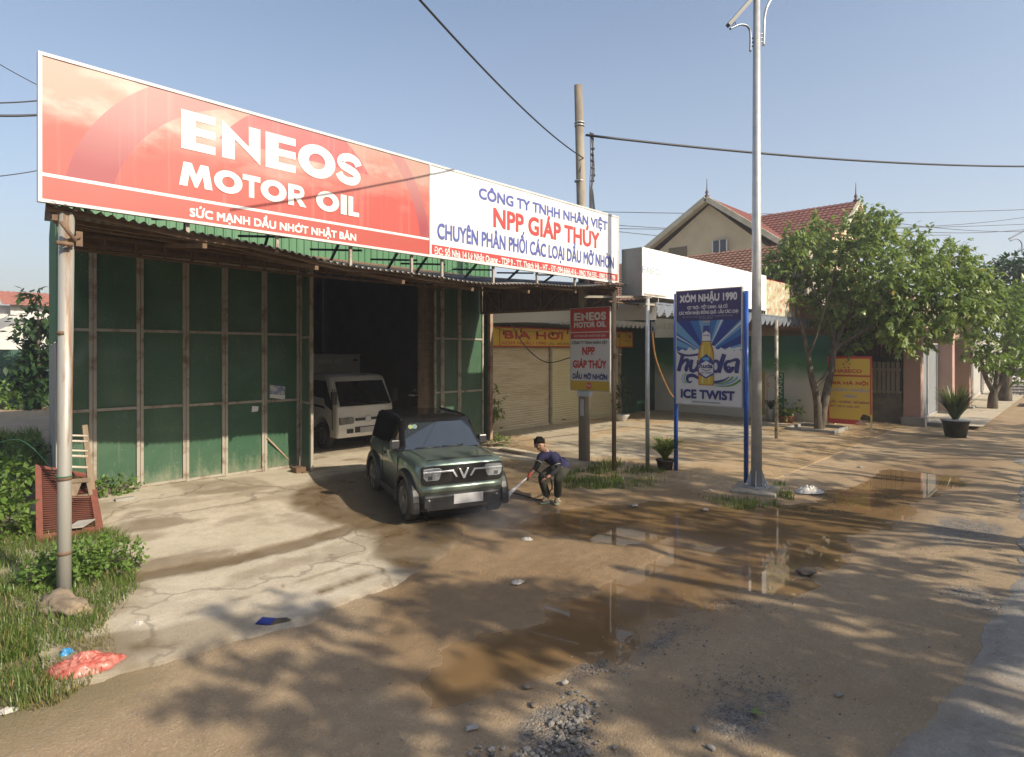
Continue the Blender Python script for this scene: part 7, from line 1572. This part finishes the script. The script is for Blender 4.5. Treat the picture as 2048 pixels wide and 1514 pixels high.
b = B(); nb, cb = J['neckb'][0], J['neck'][0]; b.tube([nb.lerp(cb, .18), nb.lerp(cb, .28)], .069, 18); obj('collar_trim', b, P_WHITE, man)
b = B(); b.tube([nb.lerp(cb, -.25), nb.lerp(cb, .2)], [.078, .066], 18); obj('collar', b, SHIRT, man)
b = B(); b.tube([J['pelvis'][0].lerp(J['waist'][0], -.25), J['pelvis'][0].lerp(J['waist'][0], .15), J['pelvis'][0].lerp(J['waist'][0], .7)], [.142, .150, .138], 20); obj('shirt_hem', b, SHIRT, man)
for t in ('R', 'L'):
    skin('under_sleeve', {'a': (mid_('sh' + t, 'el' + t, .15), .062), 'a2': (mid_('sh' + t, 'el' + t, .7), .060), 'b': G_('el' + t, .010), 'c': (mid_('el' + t, 'wr' + t, .5), .046), 'd': (mid_('el' + t, 'wr' + t, .96), .038)}, [('a', 'a2'), ('a2', 'b'), ('b', 'c'), ('c', 'd')], SLEEVE, man, 2, 0)
tk = {'p': (J['pelvis'][0], .125), 'w0': (J['pelvis'][0].lerp(J['waist'][0], .4), .118)}
te = [('p', 'w0')]
for t in ('R', 'L'):
    tk['h' + t] = G_('hip' + t, .032); tk['k' + t] = G_('kn' + t, .022); tk['m' + t] = (mid_('kn' + t, 'an' + t, .5), .078); tk['c' + t] = (mid_('kn' + t, 'an' + t, .93), .075); te += [('p', 'h' + t), ('h' + t, 'k' + t), ('k' + t, 'm' + t), ('m' + t, 'c' + t)]
skin('trousers', tk, te, TROUS, man)
SAND = M('pale_green_sandal', (.38, .48, .38), .6)
for t in ('R', 'L'):
    a, c = J['an' + t][0], J['to' + t][0]; d = (c - a); d.z = 0; d.normalize(); s = Vector((-d.y, d.x, 0)); z = zf(a.x, a.y) + .006; o_ = Vector((a.x, a.y, z))
    b = B(); b.prism([(-.10, -.035), (.08, -.045), (.16, -.045), (.20, 0), (.16, .045), (.08, .045), (-.10, .035), (-.12, 0)], o_, d, s, (0, 0, 1), 0, .022); b.tube(smooth_path([o_ + d * .06 + s * .05 + Vector((0, 0, .02)), o_ + d * .09 + s * .02 + Vector((0, 0, .085)), o_ + d * .09 - s * .02 + Vector((0, 0, .085)), o_ + d * .06 - s * .05 + Vector((0, 0, .02))], 4), .016, 6); obj('sandal', b, SAND, man)
# lance, jet, mist, hose
noz = Q(515, 900, -.47); hand = J['paR'][0]; aim = D(1013, 992, dpn - 1.05)
b = B(); dirn = (noz - hand).normalized(); b.tube([hand - dirn * .06, hand + dirn * .02, noz - dirn * .02, noz], [.020, .026, .024, .016], 10); b.tube([hand + Vector((0, 0, .03)), hand + dirn * .05 + Vector((0, 0, .02))], .02, 8); tag(obj('spray_gun', b, M('red_plastic', (.55, .05, .03), .4)), 'red plastic spray gun in the hand of the crouching man', 'spray gun')
def jetmat(name, a):
    m, t, p = nodes_of(name); p.inputs['Base Color'].default_value = (.85, .87, .9, 1); p.inputs['Roughness'].default_value = .6; tp = t.nodes.new('ShaderNodeBsdfTransparent'); mx = t.nodes.new('ShaderNodeMixShader')
    n_ = noise_n(t, coord(t, 'Object', (1, 1, 1)), 18, 3); t.links.new(math_n(t, 'MULTIPLY', ramp(t, n_, .25, .7), a), mx.inputs[0]); t.links.new(tp.outputs[0], mx.inputs[1]); t.links.new(p.outputs[0], mx.inputs[2]); t.links.new(mx.outputs[0], t.nodes['Material Output'].inputs[0]); return m
b = B(); b.tube([noz, noz.lerp(aim, .35), noz.lerp(aim, .7), aim], [.008, .020, .030, .042], 10, cap=False)
random.seed(12)
for k in range(520):
    t = random.random() ** .8; p = noz.lerp(aim, t) + rv(.012 + .045 * t); b.rock(p, random.uniform(.001, .003), (1, 1, 1), k, 1)
struct(tag(obj('water_jet', b, jetmat('jet_water', .62)), 'white water jet from the spray gun to the car bumper', 'water'), 'stuff')
b = B()
for k in range(1500):
    p = aim + Vector((random.gauss(-.10, .28), random.gauss(-.1, .22), -abs(random.gauss(.1, .25)))); p.z = max(p.z, .03); b.rock(p, random.uniform(.001, .0026), (1, 1, 1), k, 1)
struct(tag(obj('water_spray', b, jetmat('spray_drops', .7)), 'fine spray bouncing off the car bumper onto the mud', 'water'), 'stuff')
mm = bpy.data.materials.new('mist_air'); mm.use_nodes = True; t = mm.node_tree; t.nodes.remove(t.nodes['Principled BSDF']); pv = t.nodes.new('ShaderNodeVolumePrincipled'); pv.inputs['Color'].default_value = (.9, .9, .92, 1)
nn_ = noise_n(t, coord(t), 4.0, 4); sp_n = t.nodes.new('ShaderNodeTexGradient'); sp_n.gradient_type = 'SPHERICAL'; t.links.new(coord(t, 'Object'), sp_n.inputs[0])
t.links.new(math_n(t, 'MULTIPLY', math_n(t, 'MULTIPLY', sp_n.outputs['Fac'], ramp(t, nn_, .3, .7)), .8), pv.inputs['Density']); t.links.new(pv.outputs[0], t.nodes['Material Output'].inputs['Volume'])
b = B(); b.rock((0, 0, 0), 1.0, (1, 1, 1), 0, 2); mo = obj('water_mist', b, mm); mo.location = aim + Vector((-.35, -.25, -.22)); mo.scale = (.95, .75, .42); tag(mo, 'thin white mist around the front corner of the car', 'mist'); struct(mo, 'stuff')
hp = [hand - dirn * .06, hand - dirn * .14 + Vector((0, 0, -.02)), J['paL'][0] + Vector((0, 0, .02)), Q(960, 930, -.1), Q(985, 1100, .05), GG(1100, 985) + Vector((0, 0, .03)), GG(1094, 999) + Vector((0, 0, .02)), GG(1075, 1001) + Vector((0, 0, .02)), GG(1050, 994) + Vector((0, 0, .02)), GG(1018, 985) + Vector((0, 0, .02)), GG(990, 978) + Vector((0, 0, .02)), GG(960, 960) + Vector((0, 0, .02))]
b = B(); b.tube(smooth_path(hp, 6), .014, 8); tag(obj('hose', b, P_BLACK), 'black pressure hose curling over the mud from the man to behind the car', 'hose')

# ================================================================== thin haze
hz = B(); hz.box(-520, 1040, -420, 1040, -1.5, 17.5)
hm_ = bpy.data.materials.new('haze_air'); hm_.use_nodes = True; t = hm_.node_tree; t.nodes.remove(t.nodes['Principled BSDF'])
pv = t.nodes.new('ShaderNodeVolumePrincipled'); pv.inputs['Color'].default_value = (.93, .95, 1.0, 1); pv.inputs['Density'].default_value = .0018; pv.inputs['Anisotropy'].default_value = .2
t.links.new(pv.outputs[0], t.nodes['Material Output'].inputs['Volume'])
struct(obj('haze', hz, hm_), 'stuff')
